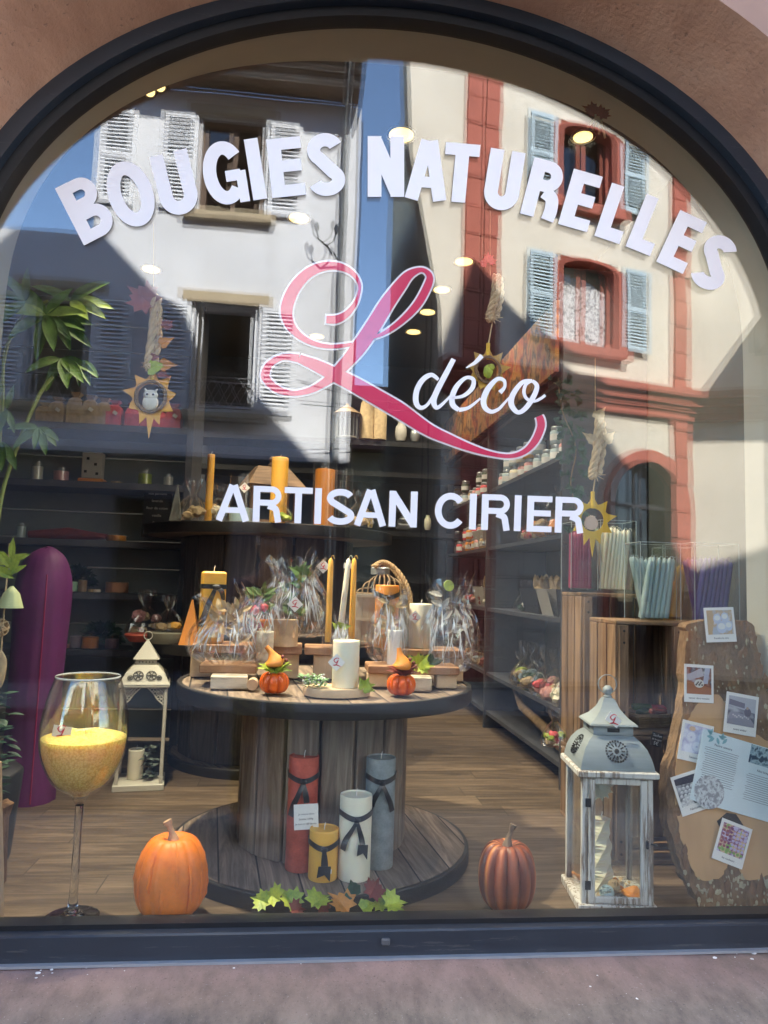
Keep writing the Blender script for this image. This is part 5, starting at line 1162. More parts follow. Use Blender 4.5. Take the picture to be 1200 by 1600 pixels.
mb = MB(); mb.tube([(ux+.05, ys[0]+.15, FZ+.16), (ux+.08, ys[0]+.45, FZ+.19), (ux+.06, ys[0]+.8, FZ+.24), (ux+.09, ys[0]+1.05, FZ+.30)], [.02, .026, .022, .012], 8); tag(mb.build('branch', m_twig, None, True), 'bare brown branch lying in the bottom of the right shelving', 'branch')

# ------------------------------------------------------------------ left and back shelving
LY = 2.15
lu = thing('back_shelving', 'grey boarded shelving with dark shelves along the back left of the shop', 'shelving')
xl, xr = -2.55, at(292, 900, LY).x
mb = MB(); n = 16
for i in range(n): z = FZ+.02+i*.155; mb.box(((xl+xr)/2, LY+.16, z+.075), (xr-xl, .02, .150), bev=.002)
mb.build('back_boards', m_grey, lu)
zs_l = [at(150, y, LY-.05).z for y in (1012, 925, 845, 756, 668)]
mb = MB()
for z in zs_l: mb.box(((xl+xr)/2, LY, z-.018), (xr-xl-.02, .32, .034))
mb.build('shelf', m_dark, lu); mb = MB()
for x in (xl, xr): mb.box((x, LY+.02, (FZ+2.95)/2), (.035, .36, 2.95-FZ))
mb.build('upright', m_dark, lu)
def lpx(px, row): return at(px, 900, LY-.08).x
LZ = LY-.08
def votive(label, px, row, r, h, m_, lid=False, glassy=True, name='votive_candle'):
    t = thing(name, label, 'candle', (lpx(px, row), LZ, zs_l[row])); MB().lathe([(r*.93, 0), (r, .003), (r, h), (r*.2, h-.003)], (0, 0, 0), 20).build('wax', m_, t, 50)
    if glassy: MB().lathe([(r*1.06, 0), (r*1.08, h*1.35)], (0, 0, 0), 20, capt=False).build('tumbler', m_clear, t, True)
    return t
votive('orange scented candle in a glass on the lowest visible back shelf', 148, 0, .042, .058, m_wax_o)
votive('lilac candle in a glass left of the orange one, lowest back shelf', 125, 0, .028, .06, mat('lilac_wax', (.40, .33, .42, 1), .5, .1, 8, 0))
votive('tiny pink tea light at the front of the lowest back shelf', 112, 0, .020, .018, m_pinkw, glassy=False)
votive('dull yellow candle at the left of the lowest back shelf', 97, 0, .034, .05, m_wax_y)
votive('mauve candle glass at the right of the lowest back shelf', 182, 0, .034, .05, mat('mauve_wax', (.25, .16, .22, 1), .5, .1, 8, 0))
votive('terracotta hexagonal wax block on the second back shelf', 184, 1, .058, .055, mat('brick_wax', (.40, .19, .10, 1), .6, .1, 8, .1), glassy=False, name='wax_block')
votive('mint green wax block at the left of the second back shelf', 105, 1, .058, .052, mat('mint_wax', (.25, .42, .30, 1), .6, .1, 8, .1), glassy=False, name='wax_block')
votive('amber tumbler beside the mint wax block on the second back shelf', 130, 1, .022, .06, mat('amber_wax', (.25, .15, .06, 1), .5, .1, 8, 0))
for i, (px, m_, lb) in enumerate(((130, m_pinkw, 'pale pink tea light at the front left of the second back shelf'), (144, m_tan, 'straw tea light in the middle of the second back shelf'), (153, m_wax_w, 'cream tea light right of the straw one on the second back shelf'))): votive(lb, px, 1, .018, .014, m_, glassy=False, name='tea_light')
def bushy(label, x, y, z, r, m_, seed, n=150, name='dark_plant'):
    random.seed(seed); mb = MB()
    for i in range(n):
        a = random.uniform(0, 2*pi); e = random.uniform(0, 1); rr = r*random.uniform(.5, 1); d = Vector((cos(a)*cos(e*1.5), sin(a)*cos(e*1.5)*.6, sin(e*1.5)*.8)); leaf(mb, Vector((x, y, z))+d*rr*.7, d+Vector((0, -.4, -.3)), (d.x, -1, .5), r*.3, 'ivy', .3)
    return tag(mb.build(name, m_), label, 'plant')
bushy('dome of dark green leaves above the terracotta and mauve glasses on the lowest back shelf', lpx(158, 0), LY+.02, zs_l[0]+.03, .15, m_dkgreen, 3)
bushy('dome of dark green leaves above the mint wax block on the second back shelf', lpx(110, 1), LY+.02, zs_l[1]+.04, .14, m_dkgreen, 4)
t = MB().tube([(lpx(40, 2), LZ, zs_l[2]+.02), (lpx(100, 2), LZ, zs_l[2]+.03), (lpx(170, 2), LZ, zs_l[2]+.02)], [.02, .035, .012], 8).build('bark_strip', m_leafr, None, True); tag(t, 'reddish strip of bark lying on the third back shelf', 'bark')
votive('clear candle lantern glass on a rusty foot on the third back shelf', 178, 2, .05, .03, m_leafo); votive('blue glass bottle candle at the far left of the third back shelf', 28, 2, .022, .06, m_wax_b)
bd = MB().box((lpx(236, 2), LY-.02, zs_l[2]+.17), (.15, .02, .28)).build('chalk_board', m_black); tag(bd, 'small black chalk board with faint white writing behind the lantern glass', 'chalkboard')
for i in range(6): text_mesh('writing', ['nos parfums', 'lavande', 'fleur de coton', 'vanille', 'figue', 'cannelle'][i], .02, m_wick, bd, Matrix.Translation((lpx(236, 2), LY-.032, zs_l[2]+.27-.04*i)) @ FRONT)
for i, (px, m_, r, h, lb) in enumerate(((46, m_wax_w, .028, .075, 'cream candle glass second from the left on the fourth back shelf'), (84, m_pinkw, .038, .055, 'dusty pink candle glass left of the owl box on the fourth back shelf'), (172, m_tan, .026, .012, 'flat tin lying right of the owl box on the fourth back shelf'), (217, m_lime, .036, .06, 'lime green candle glass on the fourth back shelf'), (254, m_tray, .026, .05, 'white candle glass at the right of the fourth back shelf'))): votive(lb, px, 3, r, h, m_)
t = thing('owl_box', 'upright wooden box with a white panel and dark spots on the fourth back shelf', 'box', (lpx(132, 3), LZ, zs_l[3])); MB().box((0, .02, .012), (.13, .08, .022), bev=.003).build('base', m_wax_o, t); MB().box((0, .02, .095), (.105, .06, .14), bev=.003).build('panel', m_tray, t)
sp_ = MB()
for a_, b_ in ((-.03, .06), (.03, .05), (.02, .10), (-.02, .13)): sp_.box((a_, -.012, b_), (.014, .003, .014))
sp_.build('spots', m_iron, t)
for i, (px, m_) in enumerate(((52, m_tan), (72, m_tan), (100, m_tan), (124, m_tan), (146, m_tan), (163, m_rose), (193, m_rose), (218, m_rose), (236, m_rose), (258, m_rose))):
    h = .10+.03*((i*3) % 4)/3+(.04 if 1 < i < 5 else 0); t = thing('gift_bag', ['narrow straw coloured bag at the left end of the top back shelf', 'second straw coloured bag on the top back shelf', 'third straw coloured bag from the left on the top shelf', 'fourth straw coloured bag from the left on the top shelf', 'fifth straw coloured bag, next to the red ones, on the top shelf', 'small red bag nearest the straw bags on the top shelf', 'second red bag on the top shelf', 'third red bag on the top shelf, left of the owl ornament', 'fourth red bag on the top shelf, behind the owl ornament', 'last red bag at the right end of the top shelf'][i], 'gift bag', (lpx(px, 4), LZ, zs_l[4]), 0, 'gift bags on the top back shelf')
    b = MB(); sqloft(b, [(.038, 0), (.040, h*.6), (.030, h*.85), (.014, h*.95), (.028, h*1.1)]); b.build('bag', m_, t, 20)
    if i % 2: MB().box((.01, -.043, h*.55), (.024, .001, .018), ry=.6).build('tag', m_card, t)
# back wall: a dark shelf with lanterns and tins
bk = thing('rear_shelving', 'black shelving on the rear wall of the shop with a few vases', 'shelving')
BYY = 3.95; mb = MB()
for py in (692, 740, 832, 905, 1000, 1085): mb.box((at(560, py, BYY).x, BYY+.15, at(560, py, BYY).z), (2.6, .36, .04))
mb.build('shelf', m_black, bk); MB().box((at(560, 900, BYY).x, BYY+.36, 1.85), (2.6, .02, 2.6)).build('back_panel', m_dark, bk)
def vase(label, px, py, r, h, m_, name='vase', cat='vase', prof=None):
    q = at(px, py, BYY); t = MB().lathe(prof or [(r*.7, 0), (r, h*.3), (r*.9, h*.7), (r*.5, h*.9), (r*.6, h)], (q.x, BYY, at(560, py, BYY).z+.022), 20).build(name, m_, None, True); tag(t, label, cat)
for i, (px, lb) in enumerate(((572, 'tall straw coloured bag candle at the left on the rear top shelf'), (592, 'tall straw coloured bag candle at the right on the rear top shelf'))): vase(lb, px, 690, .06, .36, m_tan, 'tall_bag', 'gift bag', [(.06, 0), (.06, .22), (.05, .30), (.03, .34), (.04, .38)])
bc_ = thing('bird_cage', 'grey bird cage lantern with a domed roof on the rear top shelf', 'bird cage', (at(541, 690, BYY).x, BYY, at(560, 690, BYY).z+.02))
mb = MB()
for i in range(14): a = 2*pi*i/14; mb.tube([(.085*cos(a), .085*sin(a), 0), (.085*cos(a), .085*sin(a), .2)], .003, 4)
mb.lathe([(.09, 0), (.09, .012)], (0, 0, 0), 20); mb.build('bars', m_pipe, bc_); MB().lathe([(.12, .2), (.06, .245), (.02, .27), (.01, .29)], (0, 0, 0), 20).build('roof', m_twig, bc_, True)
for i, (px, py, r, h, m_, lb) in enumerate(((626, 690, .05, .16, m_tray, 'pale vase at the right on the rear top shelf'), (648, 690, .04, .12, m_pipe, 'grey tin at the far right on the rear top shelf'), (578, 828, .025, .13, m_leafy, 'yellow bottle on the rear middle shelf behind the letter S'), (632, 828, .07, .10, m_pipe, 'wide grey glass jar on the rear middle shelf'), (668, 828, .03, .12, m_wax_w, 'cream bottle on the rear middle shelf'), (600, 905, .05, .10, m_leafr, 'dark red jar on the rear lower shelf'))): vase(lb, px, py, r, h, m_)

# ------------------------------------------------------------------ purple column, driftwood, hanging dried things at the far left
p = az(58, 1262, FZ); t = thing('purple_column', 'tall purple cloth covered column with a rounded shoulder behind the giant wine glass', 'display column', (at(54, 1100, p.y+.1).x, p.y+.1, FZ)); k = mpp(p.y)
hc = (1262-872)*k*.97; R = 38*k
mb = MB(); mb.lathe(smooth2([(R*.98, 0), (R, .03), (R*1.0, hc*.4), (R*1.02, hc*.62), (R*1.06, hc*.80), (R*.98, hc*.89), (R*.72, hc*.96), (R*.3, hc*.995), (.003, hc)], 5), (0, 0, 0), 48, lambda r, z, a, tt: (r*(1+.022*sin(a*9+z*2)*(1-z/hc)+.012*sin(a*17+z*5)+.04*noise.noise(Vector((cos(a)*2, sin(a)*2, z*3)))), z+.006*sin(a*1.0+.5))); m_pur = mat('purple_satin', (.125, .016, .105, 1), .6, .3, 4, .3, spec=.4); mb.build('cloth_cover', m_pur, t, True)
mb = MB(); mb.tube([((R+.004)*cos(-1.15)*f_, (R+.004)*sin(-1.15)*f_, hc*z_) for z_, f_ in ((.01, .98), (.2, .99), (.4, 1.0), (.62, 1.02), (.80, 1.05), (.89, .97))], .0035, 6); mb.build('seam', m_wax_m, t, True)
mb = MB(); q0 = az(4, 1424, FZ); mb.tube([(q0.x-.02, .12, FZ), (q0.x-.022, .12, FZ+.12), (q0.x-.034, .13, FZ+.26), (q0.x-.04, .13, FZ+.40)], [.042, .036, .030, .024], 12); tag(mb.build('driftwood_post', mat('pale_driftwood', (.34, .24, .15, 1), .85, .3, 10, .5, stretch=(1, 1, .12)), None, True), 'pale upright driftwood post at the lower left corner of the window', 'driftwood')
bsx = at(6, 1200, .2); t = thing('planter', 'brown bark covered planter with dusty green foliage at the far left edge', 'planter', (bsx.x-.10, .30, az(4, 1300, FZ).z)); MB().lathe([(.07, 0), (.085, .02), (.08, .20), (.09, .24), (.07, .24)], (0, 0, 0), 20, lambda r, z, a, tt: (r*(1+.06*sin(a*7)), z)).build('pot', m_bark, t, 60)
mb = MB(); random.seed(9)
for i in range(110):
    a = random.uniform(0, 6.3); z = .26+random.uniform(0, .30); rr = .07*random.uniform(.2, 1); leaf(mb, (rr*cos(a), rr*sin(a), z), (cos(a), sin(a), random.uniform(-.3, .6)), (0, 0, 1), .045, 'long', .3, 1.6)
mb.build('foliage', m_dkgreen, t)
dh = thing('dried_garland', 'hanging string of dried ferns, wicker ball and pale pod at the left edge', 'garland', at(14, 860, .18)); k = mpp(.18)
mb = MB(); mb.tube([(0, 0, .02), (.0, 0, -.24), (.003, 0, -.42)], .0025, 5); mb.tube([(.004, 0, -.42), (.006, 0, -.6)], .0015, 5); mb.build('cord', m_raf, dh)
mb = MB(); random.seed(12)
for i in range(16): a = random.uniform(-1.2, 1.4); leaf(mb, (random.uniform(-.01, .02), 0, -.03-.012*(i % 5)), (sin(a), -.2, cos(a)*.7), (0, -1, 0), random.uniform(.04, .08), 'long', .2, .7)
mb.build('fern', m_lime, dh); MB().lathe([(.034, -.16), (.022, -.12), (.004, -.10)], (.016, 0, 0), 12).build('cone', mat('pale_green', (.42, .46, .22, 1), .6, .1, 9, 0), dh, 30)
mb = MB(); random.seed(2)
for j in range(14):
    u = Vector((random.gauss(0, 1), random.gauss(0, 1), random.gauss(0, 1))).normalized(); a = u.orthogonal().normalized(); b = u.cross(a); mb.tube([Vector((-.008, 0, -.215))+(a*cos(2*pi*q/14)+b*sin(2*pi*q/14))*.024 for q in range(14)], .0018, 5, True)
mb.build('wicker_ball', m_raf, dh); MB().blob((.0, 0, -.33), .05, 3, .12, 1.5, 3, (.36, .25, 1)).build('pod', m_tan, dh, True)

# ------------------------------------------------------------------ cream metal lantern
p = az(205, 1238, FZ); ML = .18; mlx = az(210, 1236, FZ); t = thing('metal_lantern', 'cream painted pierced metal lantern with a pyramid roof standing behind the giant wine glass', 'lantern', (mlx.x, mlx.y+ML/2, FZ), radians(9)); k = mpp(mlx.y); hb = (1237-1085)*k
MB().box((0, 0, .014), (ML+.03, ML+.03, .028), bev=.003).build('base', m_wmetal, t); MB().box((0, 0, hb), (ML+.03, ML+.03, .012), bev=.003).build('top_plate', m_wmetal, t)
for sx in (-1, 1):
    for sy in (-1, 1): MB().box((sx*ML/2, sy*ML/2, hb/2+.008), (.014, .014, hb-.04), bev=.002).build('post', m_wmetal, t)
def filigree(mb, cx, cz, r, M_, sq=1):
    for i in range(18): a = 2*pi*i/18; mb.add(*(lambda b: (b.v, b.f))(MB().box((cx+cos(a)*r, 0, cz+sin(a)*r*sq), (r*.26, .004, r*.17), ry=-a+pi/2)), M_)
    for i in range(6): a = 2*pi*i/6; mb.add(*(lambda b: (b.v, b.f))(MB().box((cx+cos(a)*r*.5, 0, cz+sin(a)*r*.5*sq), (r*.75, .004, r*.14), ry=-a)), M_)
rf2 = MB(); R2 = ML/2+.016; sqloft(rf2, [(R2, hb+.007), (R2*.93, hb+.018), (R2*.76, hb+.052), (R2*.48, hb+.085)], True); rf2 = rf2.build('metal_roof', m_wmetal, t)
ck = MB(); sqloft(ck, [(R2*.42, hb+.086), (R2*.42, hb+.108)]); ck.build('collar', m_wmetal, rf2)
cp = MB(); sqloft(cp, [(R2*.52, hb+.109), (R2*.06, hb+.185), (R2*.03, hb+.193)]); cp.tube([(.018*cos(2*pi*i/16), 0, hb+.208+.018*sin(2*pi*i/16)) for i in range(16)], .002, 5, True); cp.build('cap', m_wmetal, rf2)
dk = MB()
for a in (0, 1, 3):
    M_ = Matrix.Rotation(a*pi/2, 4, 'Z') @ Matrix.Translation((0, -R2*.80-.004, hb+.044)) @ Matrix.Rotation(radians(-30), 4, 'X')
    filigree(dk, -.027, 0, .020, M_); filigree(dk, .027, 0, .020, M_)
    for sx in (-1, 1): filigree(dk, sx*.060, -.010, .010, M_)
    for i in range(5): dk.add(*(lambda b: (b.v, b.f))(MB().box((-.028+.014*i, -R2*.42-.001, hb+.097), (.005, .003, .005))), Matrix.Rotation(a*pi/2, 4, 'Z'))
dk.build('piercing', m_iron, rf2)
for a in range(4):
    br = MB()
    for sx in (-1, 1):
        for j in range(4):
            for i in range(4-j): br.tube([(sx*(ML/2-.016-.014*i)+.007*cos(q), 0, hb-.016-.016*j+.007*sin(q)) for q in [2*pi*s_/10 for s_ in range(10)]], .0022, 4, True)
        br.tube([(sx*(ML/2-.075), 0, hb-.008), (sx*(ML/2-.048), 0, hb-.036), (sx*(ML/2-.034), 0, hb-.058), (sx*(ML/2-.008), 0, hb-.080)], .0028, 5)
    o = br.build('corner_bracket', m_wmetal, t); o.matrix_local = Matrix.Rotation(a*pi/2, 4, 'Z') @ Matrix.Translation((0, -ML/2, 0))
pillar('ivory pillar candle standing inside the cream metal lantern', mlx.x-.02, mlx.y+ML/2, FZ+.03, .034, .125, m_wax_w)
mb = MB(); random.seed(6)
for i in range(40): a = random.uniform(0, 6.3); leaf(mb, (mlx.x+.04+random.uniform(-.02, .02), mlx.y+ML/2+random.uniform(-.04, .04), FZ+.035+random.uniform(0, .13)), (cos(a), sin(a), random.uniform(-.3, .7)), (0, 0, 1), .035, 'ivy', .3)
tag(mb.build('eucalyptus_sprig', mat('dusty_green', (.12, .15, .13, 1), .7, .2, 9, 0)), 'dusty grey green sprig beside the candle in the cream metal lantern', 'sprig')
# ------------------------------------------------------------------ palmate plant at the left
pl = thing('tall_plant', 'tall houseplant with drooping palmate green leaves behind the glass at the left', 'plant', (0, 0, 0))
PY = .42
mb = MB(); st = [(2, 800), (20, 720), (50, 650), (78, 590), (95, 555), (60, 500), (70, 460)]
main = [tuple(at(a, b, PY)) for a, b in ((-30, 1180), (-12, 950), (0, 790), (28, 695), (60, 620), (82, 588))]; mb.tube(smooth2(main, 6), [.009]*6+[.0065]*25, 8)
mb.tube(smooth2([tuple(at(a, b, PY)) for a, b in ((-10, 900), (2, 600), (30, 500), (75, 470))], 6), .0045, 7)
mb.tube(smooth2([tuple(at(a, b, PY)) for a, b in ((-12, 820), (4, 640), (10, 540), (60, 500))], 6), .0045, 7)
mb.tube(smooth2([tuple(at(a, b, PY)) for a, b in ((28, 695), (60, 675), (62, 668))], 4), .0035, 7)
mb.build('stem', mat('plant_stem', (.22, .26, .06, 1), .6, .2, 14, .2), pl, True)
def palm(px, py, Y, sz, angs, seed):
    random.seed(seed); c = at(px, py, Y)
    for a in angs:
        mb = MB(); ar = radians(a); p = c; d = Vector((cos(ar), random.uniform(-.5, .1), sin(ar))); s = sz*random.uniform(.8, 1.1)
        # long drooping leaflet in segments
        n = 8; L = []; R_ = []; C_ = []
        dd = d.normalized(); q = Vector(p)
        for i in range(n+1):
            t_ = i/n; wv = s*.135*(sin(pi*min(1, t_**.75))**.8 if 0 < t_ < 1 else 0)
            side = dd.cross(Vector((0, -1, .25))).normalized(); nrm = side.cross(dd).normalized()
            C_.append(Vector(q)); L.append(q+side*wv+nrm*wv*.35); R_.append(q-side*wv+nrm*wv*.35)
            dd = (dd+Vector((0, -.02, -.07))).normalized(); q = q+dd*s/n
        m1 = n+1; V = L+C_+R_; V += [v+Vector((0, .0012, 0)) for v in V]; F = []
        for i in range(n):
            F += [(i, i+1, m1+i+1, m1+i), (m1+i, m1+i+1, 2*m1+i+1, 2*m1+i), (3*m1+i, 4*m1+i, 4*m1+i+1, 3*m1+i+1), (4*m1+i, 5*m1+i, 5*m1+i+1, 4*m1+i+1)]
        mb.add(V, F); mb.build('leaf', m_green if random.random() < .75 else m_ltgreen, pl, True)
m_ltgreen = mat('leaf_light_green', (.20, .27, .05, 1), .45, .4, 30, .4, .003)
palm(72, 492, .40, .155, (170, 215, 265, 300, 330, 20, 60, 130), 1)
palm(86, 500, .45, .14, (340, 355, 310, 10), 2)
palm(95, 560, .50, .13, (200, 250, 300, 330, 355), 3)
palm(40, 470, .36, .13, (120, 160, 195, 230, 80), 4)
palm(110, 470, .60, .15, (350, 10, 325, 40, 150), 5)
palm(60, 668, .40, .10, (215, 270, 300, 330, 170, 345), 6)
palm(125, 565, .55, .12, (280, 310, 335, 240), 7)
palm(2, 690, .36, .12, (250, 280, 310, 200), 8)
palm(10, 640, .36, .10, (260, 300, 80), 9)
q = at(-30, 1180, PY); MB().lathe([(.12, FZ), (.14, FZ+.05), (.16, FZ+.30), (.15, FZ+.31)], (q.x-.04, PY, 0), 24).build('pot', m_black, pl, True)

# ------------------------------------------------------------------ hanging autumn ornaments
def sunflower_leaf(mb, c, R0, R1, n, sy=1.0, seed=0, tail=0):
    random.seed(seed); pts = []
    for i in range(n*4):
        a = pi/2+2*pi*i/(n*4); ph_ = i % 4; r = {0: 1.0, 1: .74, 2: .66, 3: .78}[ph_]*R1
        r *= (1+.12*random.uniform(-1, 1)) if ph_ == 0 else 1
        if tail and abs(a-3*pi/2) < .12: r = R1*tail
        pts.append((c.x+r*cos(a), c.z+r*sin(a)*sy))
    inn = [(c.x+R0*cos(pi/2+2*pi*i/(n*4)), c.z+R0*sin(pi/2+2*pi*i/(n*4))) for i in range(n*4)]
    L = [Vector(p) for p in pts]; R = [Vector(p) for p in inn]; put_strip(mb, L, R, lambda q: Vector((q.x, c.y, q.y)), .003, True)
HY = .17
def ornament(label, px, ytop, knot0, knot1, cy, R, m_face_, twig, critter, leaves, xk=0):
    t = thing('hanging_ornament', label, 'hanging ornament', at(px, cy, HY), 0, 'hanging autumn ornaments'); O = at(px, cy, HY); k = mpp(HY)
    P = lambda a, b: at(a, b, HY)-O
    mb = MB(); mb.tube([P(px+4, ytop), P(px+4, knot0), ], .0012, 4); mb.tube([P(px+xk, knot1), P(px, cy-R/k)], .0022, 5); mb.build('cord', m_raf, t)
    mb = MB(); 
    helix_rope(mb, [P(px+xk+6, knot0), P(px+xk+3, (knot0+knot1)/2), P(px+xk-4, knot1-8), P(px+xk-3, knot1)], .013, 3, 3); helix_rope(mb, [P(px+xk+12, knot0+4), P(px+xk+13, (knot0+knot1)/2), P(px+xk+6, knot1-4)], .009, 2, 3)
    for i in range(10): a = i*.7; mb.tube([P(px+xk, knot1-3), P(px+xk, knot1-3)+Vector((.03*cos(a), -.01, .022*sin(a)))], [.003, .0008], 4)
    mb.build('twisted_rope', m_raf, t)
    mb = MB(); sunflower_leaf(mb, Vector((0, 0, 0)), R*.56, R*1.12, 9, 1.05, int(px), 1.5); mb.build('leaf_frame', m_face_, t)
    if twig:
        mb = MB()
        for j in range(7): mb.tube([((R*.60+.004*sin(5*a+j))*cos(a), -.004+.003*cos(3*a+j*2), (R*.64+.004*cos(4*a+j*1.7))*sin(a)) for a in [2*pi*i/30 for i in range(30)]], .0022, 5, True)
        mb.build('twig_wreath', m_twig, t)
    mb = MB(); mb.cyl((0, 0, R*.55), (0, 0, R*1.35), .005, .006); mb.build('stalk', m_leafy, t)
    critter(t, R)
    for (a, b, s, ang, kd, m_) in leaves:
        mb = MB(); leaf(mb, P(a, b)+Vector((0, -.008, 0)), (cos(ang), -.15, sin(ang)), (0, -1, .1), s, kd, .3); mb.build('leaf', m_, t)
    return t
m_owl = mat('birch_white', (.62, .58, .48, 1), .7, .2, 30, .2)
def owl(t, R):
    o = MB(); o.blob((0, -.004, -R*.26), R*.34, 1, .04, 1, 3, (.95, .35, 1.0)); o.blob((0, -.006, R*.05), R*.26, 1, .04, 1, 3, (1.15, .4, .85)); 
    for sx in (-1, 1): o.tube([(sx*R*.18, -.006, R*.2), (sx*R*.26, -.006, R*.33)], [R*.07, .001], 6)
    o = o.build('owl', m_owl, t, True)
    e = MB(); [e.blob((sx*R*.12, -.006-R*.11, R*.06), R*.045, 1, 0, 1, 2) for sx in (-1, 1)]; e.build('eye', m_black, o, True)
    w_2 = MB(); [w_2.blob((sx*R*.12, -.004-R*.105, R*.06), R*.085, 1, 0, 1, 2, (1, .3, 1)) for sx in (-1, 1)]; w_2.build('eye_ring', m_card, o, True)
def hedgehog(t, R):
    pts = []
    for i in range(44):
        a = 2*pi*i/44; r = R*(.30 if i % 2 else .38) if -.9 < sin(a) and cos(a) < .55 else R*.30
        pts.append((r*cos(a)-R*.05, -R*.18+r*sin(a)*1.05))
    mb = MB(); mb.prism([(x, -.003, z) for x, z in pts], (0, .006, 0)); mb.build('hedgehog', mat('beige_felt', (.55, .40, .30, 1), .9, .1, 20, .2), t)
def squirrel(t, R): mb = MB(); mb.blob((0, -.004, -R*.1), R*.30, 2, .3, 2, 2, (.8, .35, 1.2)); mb.blob((R*.16, -.006, R*.12), R*.18, 2, .1, 2, 2, (1, .4, 1)); mb.build('painted_bird', m_lime, t, True)
ornament('hanging owl ornament: yellow leaf frame, twig wreath, rope and red maple leaf, at the left', 236, 350, 462, 575, 620, .070, m_leafy if False else mat('yellow_orange_leaf', (.66, .33, .035, 1), .6, .3, 9, .1, .002, c2=(.60, .20, .03, 1)), True, owl,
         [(243, 482, .105, 2.5, 'maple', m_leafr), (236, 560, .03, .2, 'ivy', m_leafr), (232, 578, .06, .35, 'ivy', m_lime), (252, 572, .05, .1, 'ivy', m_leafo), (250, 583, .035, -.4, 'ivy', m_leafr), (256, 515, .04, .8, 'maple', m_leafr), (252, 540, .045, .6, 'ivy', m_leafo)])
ornament('hanging ornament with a green bird in a dark wreath, before the autumn board', 762, 330, 430, 500, 578, .062, mat('ochre_leaf', (.42, .24, .03, 1), .6, .3, 9, .1), True, squirrel,
         [(762, 412, .035, 1.6, 'maple', m_rose), (762, 412, .03, .4, 'maple', m_rose), (760, 416, .03, 2.8, 'maple', m_rose)], 8)
ornament('hanging hedgehog ornament: flat mustard yellow leaf frame with an open middle, at the right', 926, 560, 655, 745, 812, .064, mat('mustard_felt', (.58, .36, .03, 1), .85, .06, 9, 0), False, hedgehog,
         [(930, 655, .05, .9, 'ivy', m_raf), (944, 690, .045, .8, 'ivy', m_raf), (926, 690, .045, 2.5, 'ivy', m_raf)], 4)
t = thing('leaf_bunch', 'red maple leaf tied with raffia at the top right of the arch', 'leaf bunch', at(932, 178, .20)); 
mb = MB(); leaf(mb, (0, 0, 0), (-.6, -.1, .3), (0, -1, 0), .055, 'maple', .3); leaf(mb, (0, 0, -.01), (.8, -.1, .6), (0, -1, .2), .06, 'maple', .3); mb.build('maple_leaf', m_leafr, t); mb = MB(); [mb.tube([(.004*i, 0, -.01), (.02*(i-1.5), 0, -.05-.01*i)], .004, 5) for i in range(4)]; mb.build('raffia', m_raf, t)
# trailing ivy on the right upright
t = thing('trailing_ivy', 'dark green trailing ivy hanging at the near end of the right shelving', 'plant', (0, 0, 0)); mb = MB(); st_ = [tuple(at(a, b, .55)) for a, b in ((872, 590), (878, 640), (900, 700), (892, 760), (915, 830))]; mb.tube(smooth2(st_, 5), .002, 5); mb.build('stem', m_twig, t)
mb = MB(); random.seed(14)
for i in range(120):
    b = random.uniform(590, 830); a = 870+(b-590)*.14+random.uniform(-14, 32); p = at(a, b, .55+random.uniform(-.05, .05)); an = random.uniform(0, 6.3); leaf(mb, p, (cos(an), -.3, sin(an)), (0, -1, .2), random.uniform(.02, .034), 'ivy', .3)
mb.build('foliage', m_dkgreen, t)

# ------------------------------------------------------------------ goods on the window spool
def top(px, Y): return at(px, 1060, Y).x
birch = mat('birch_bark', (.62, .55, .42, 1), .8, .18, 20, .3, stretch=(.5, 1, 2.5), c2=(.20, .15, .10, 1))
endg = mat('pale_end_grain', (.58, .42, .26, 1), .8, .15, 12, .3)
m_board = wood('warm_board', (.30, .15, .075, 1), (.46, .27, .15, 1), 'Z', 'X', 4.0, 0, .1, 9, .7, off=.5)
def block(label, px0, px1, Y, z, H, D, m_, rz=0, name='wood_block'):
    a, b = top(px0, Y), top(px1, Y); o = MB().box((0, 0, 0), (b-a, D, H), bev=.003).build(name, m_, None); o.location = ((a+b)/2, Y+D/2, z+H/2+.001); o.rotation_euler = (0, 0, rz); return tag(o, label, 'wood block')
def riser(label, px0, px1, Y, z, H, D): return block(label, px0, px1, Y, z, H, D, m_board, 0, 'wooden_board')
block('split birch log block at the front left of the window spool', 328, 386, .36, ST, .040, .06, birch, .08)
t = MB().cyl((0, -.02, 0), (0, .03, 0), .017, n=20).build('log_slice', endg, None, True); t.location = (top(395, .36), .36, ST+.019); tag(t, 'small round log end beside the birch block', 'wood block')
block('short birch block right of the right small pumpkin', 644, 676, .38, ST, .045, .06, birch, -.1)
o = MB().lathe([(.10, 0), (.102, .006), (.102, .018), (.10, .024)], (0, 0, 0), 36, lambda r, z, a, tt: (r*(1+.03*sin(3*a+1)+.015*noise.noise(Vector((cos(a)*4, sin(a)*4, 0)))), z)).build('wood_slice', endg, None, 60); o.location = (top(525, .30), .285, ST+.001); o.scale = (1, .7, 1); tag(o, 'irregular pale wood slice carrying the ivory candle at the front centre of the spool', 'wood slice')
z1 = ST+.046; riser('left lower brown board resting on the birch block', 310, 400, .43, z1-.006, .026, .14)
riser('right lower brown board behind the right small pumpkin', 575, 718, .44, ST+.046, .026, .14)
for px, lb in ((590, 'short pale foot block under the right boards'), (698, 'short pale end block at the far right under the boards')): block(lb, px-16, px+16, .46, ST, .045, .05, endg)
zr1, zr2 = ST+.115, ST+.105
riser('long rear brown board raised at the left back of the spool', 296, 470, .60, zr1-.028, .028, .16); riser('middle rear brown board behind the taper glasses', 474, 560, .62, zr1-.03, .026, .15); riser('right rear brown board under the cream candle', 600, 725, .60, zr1-.03, .028, .16)
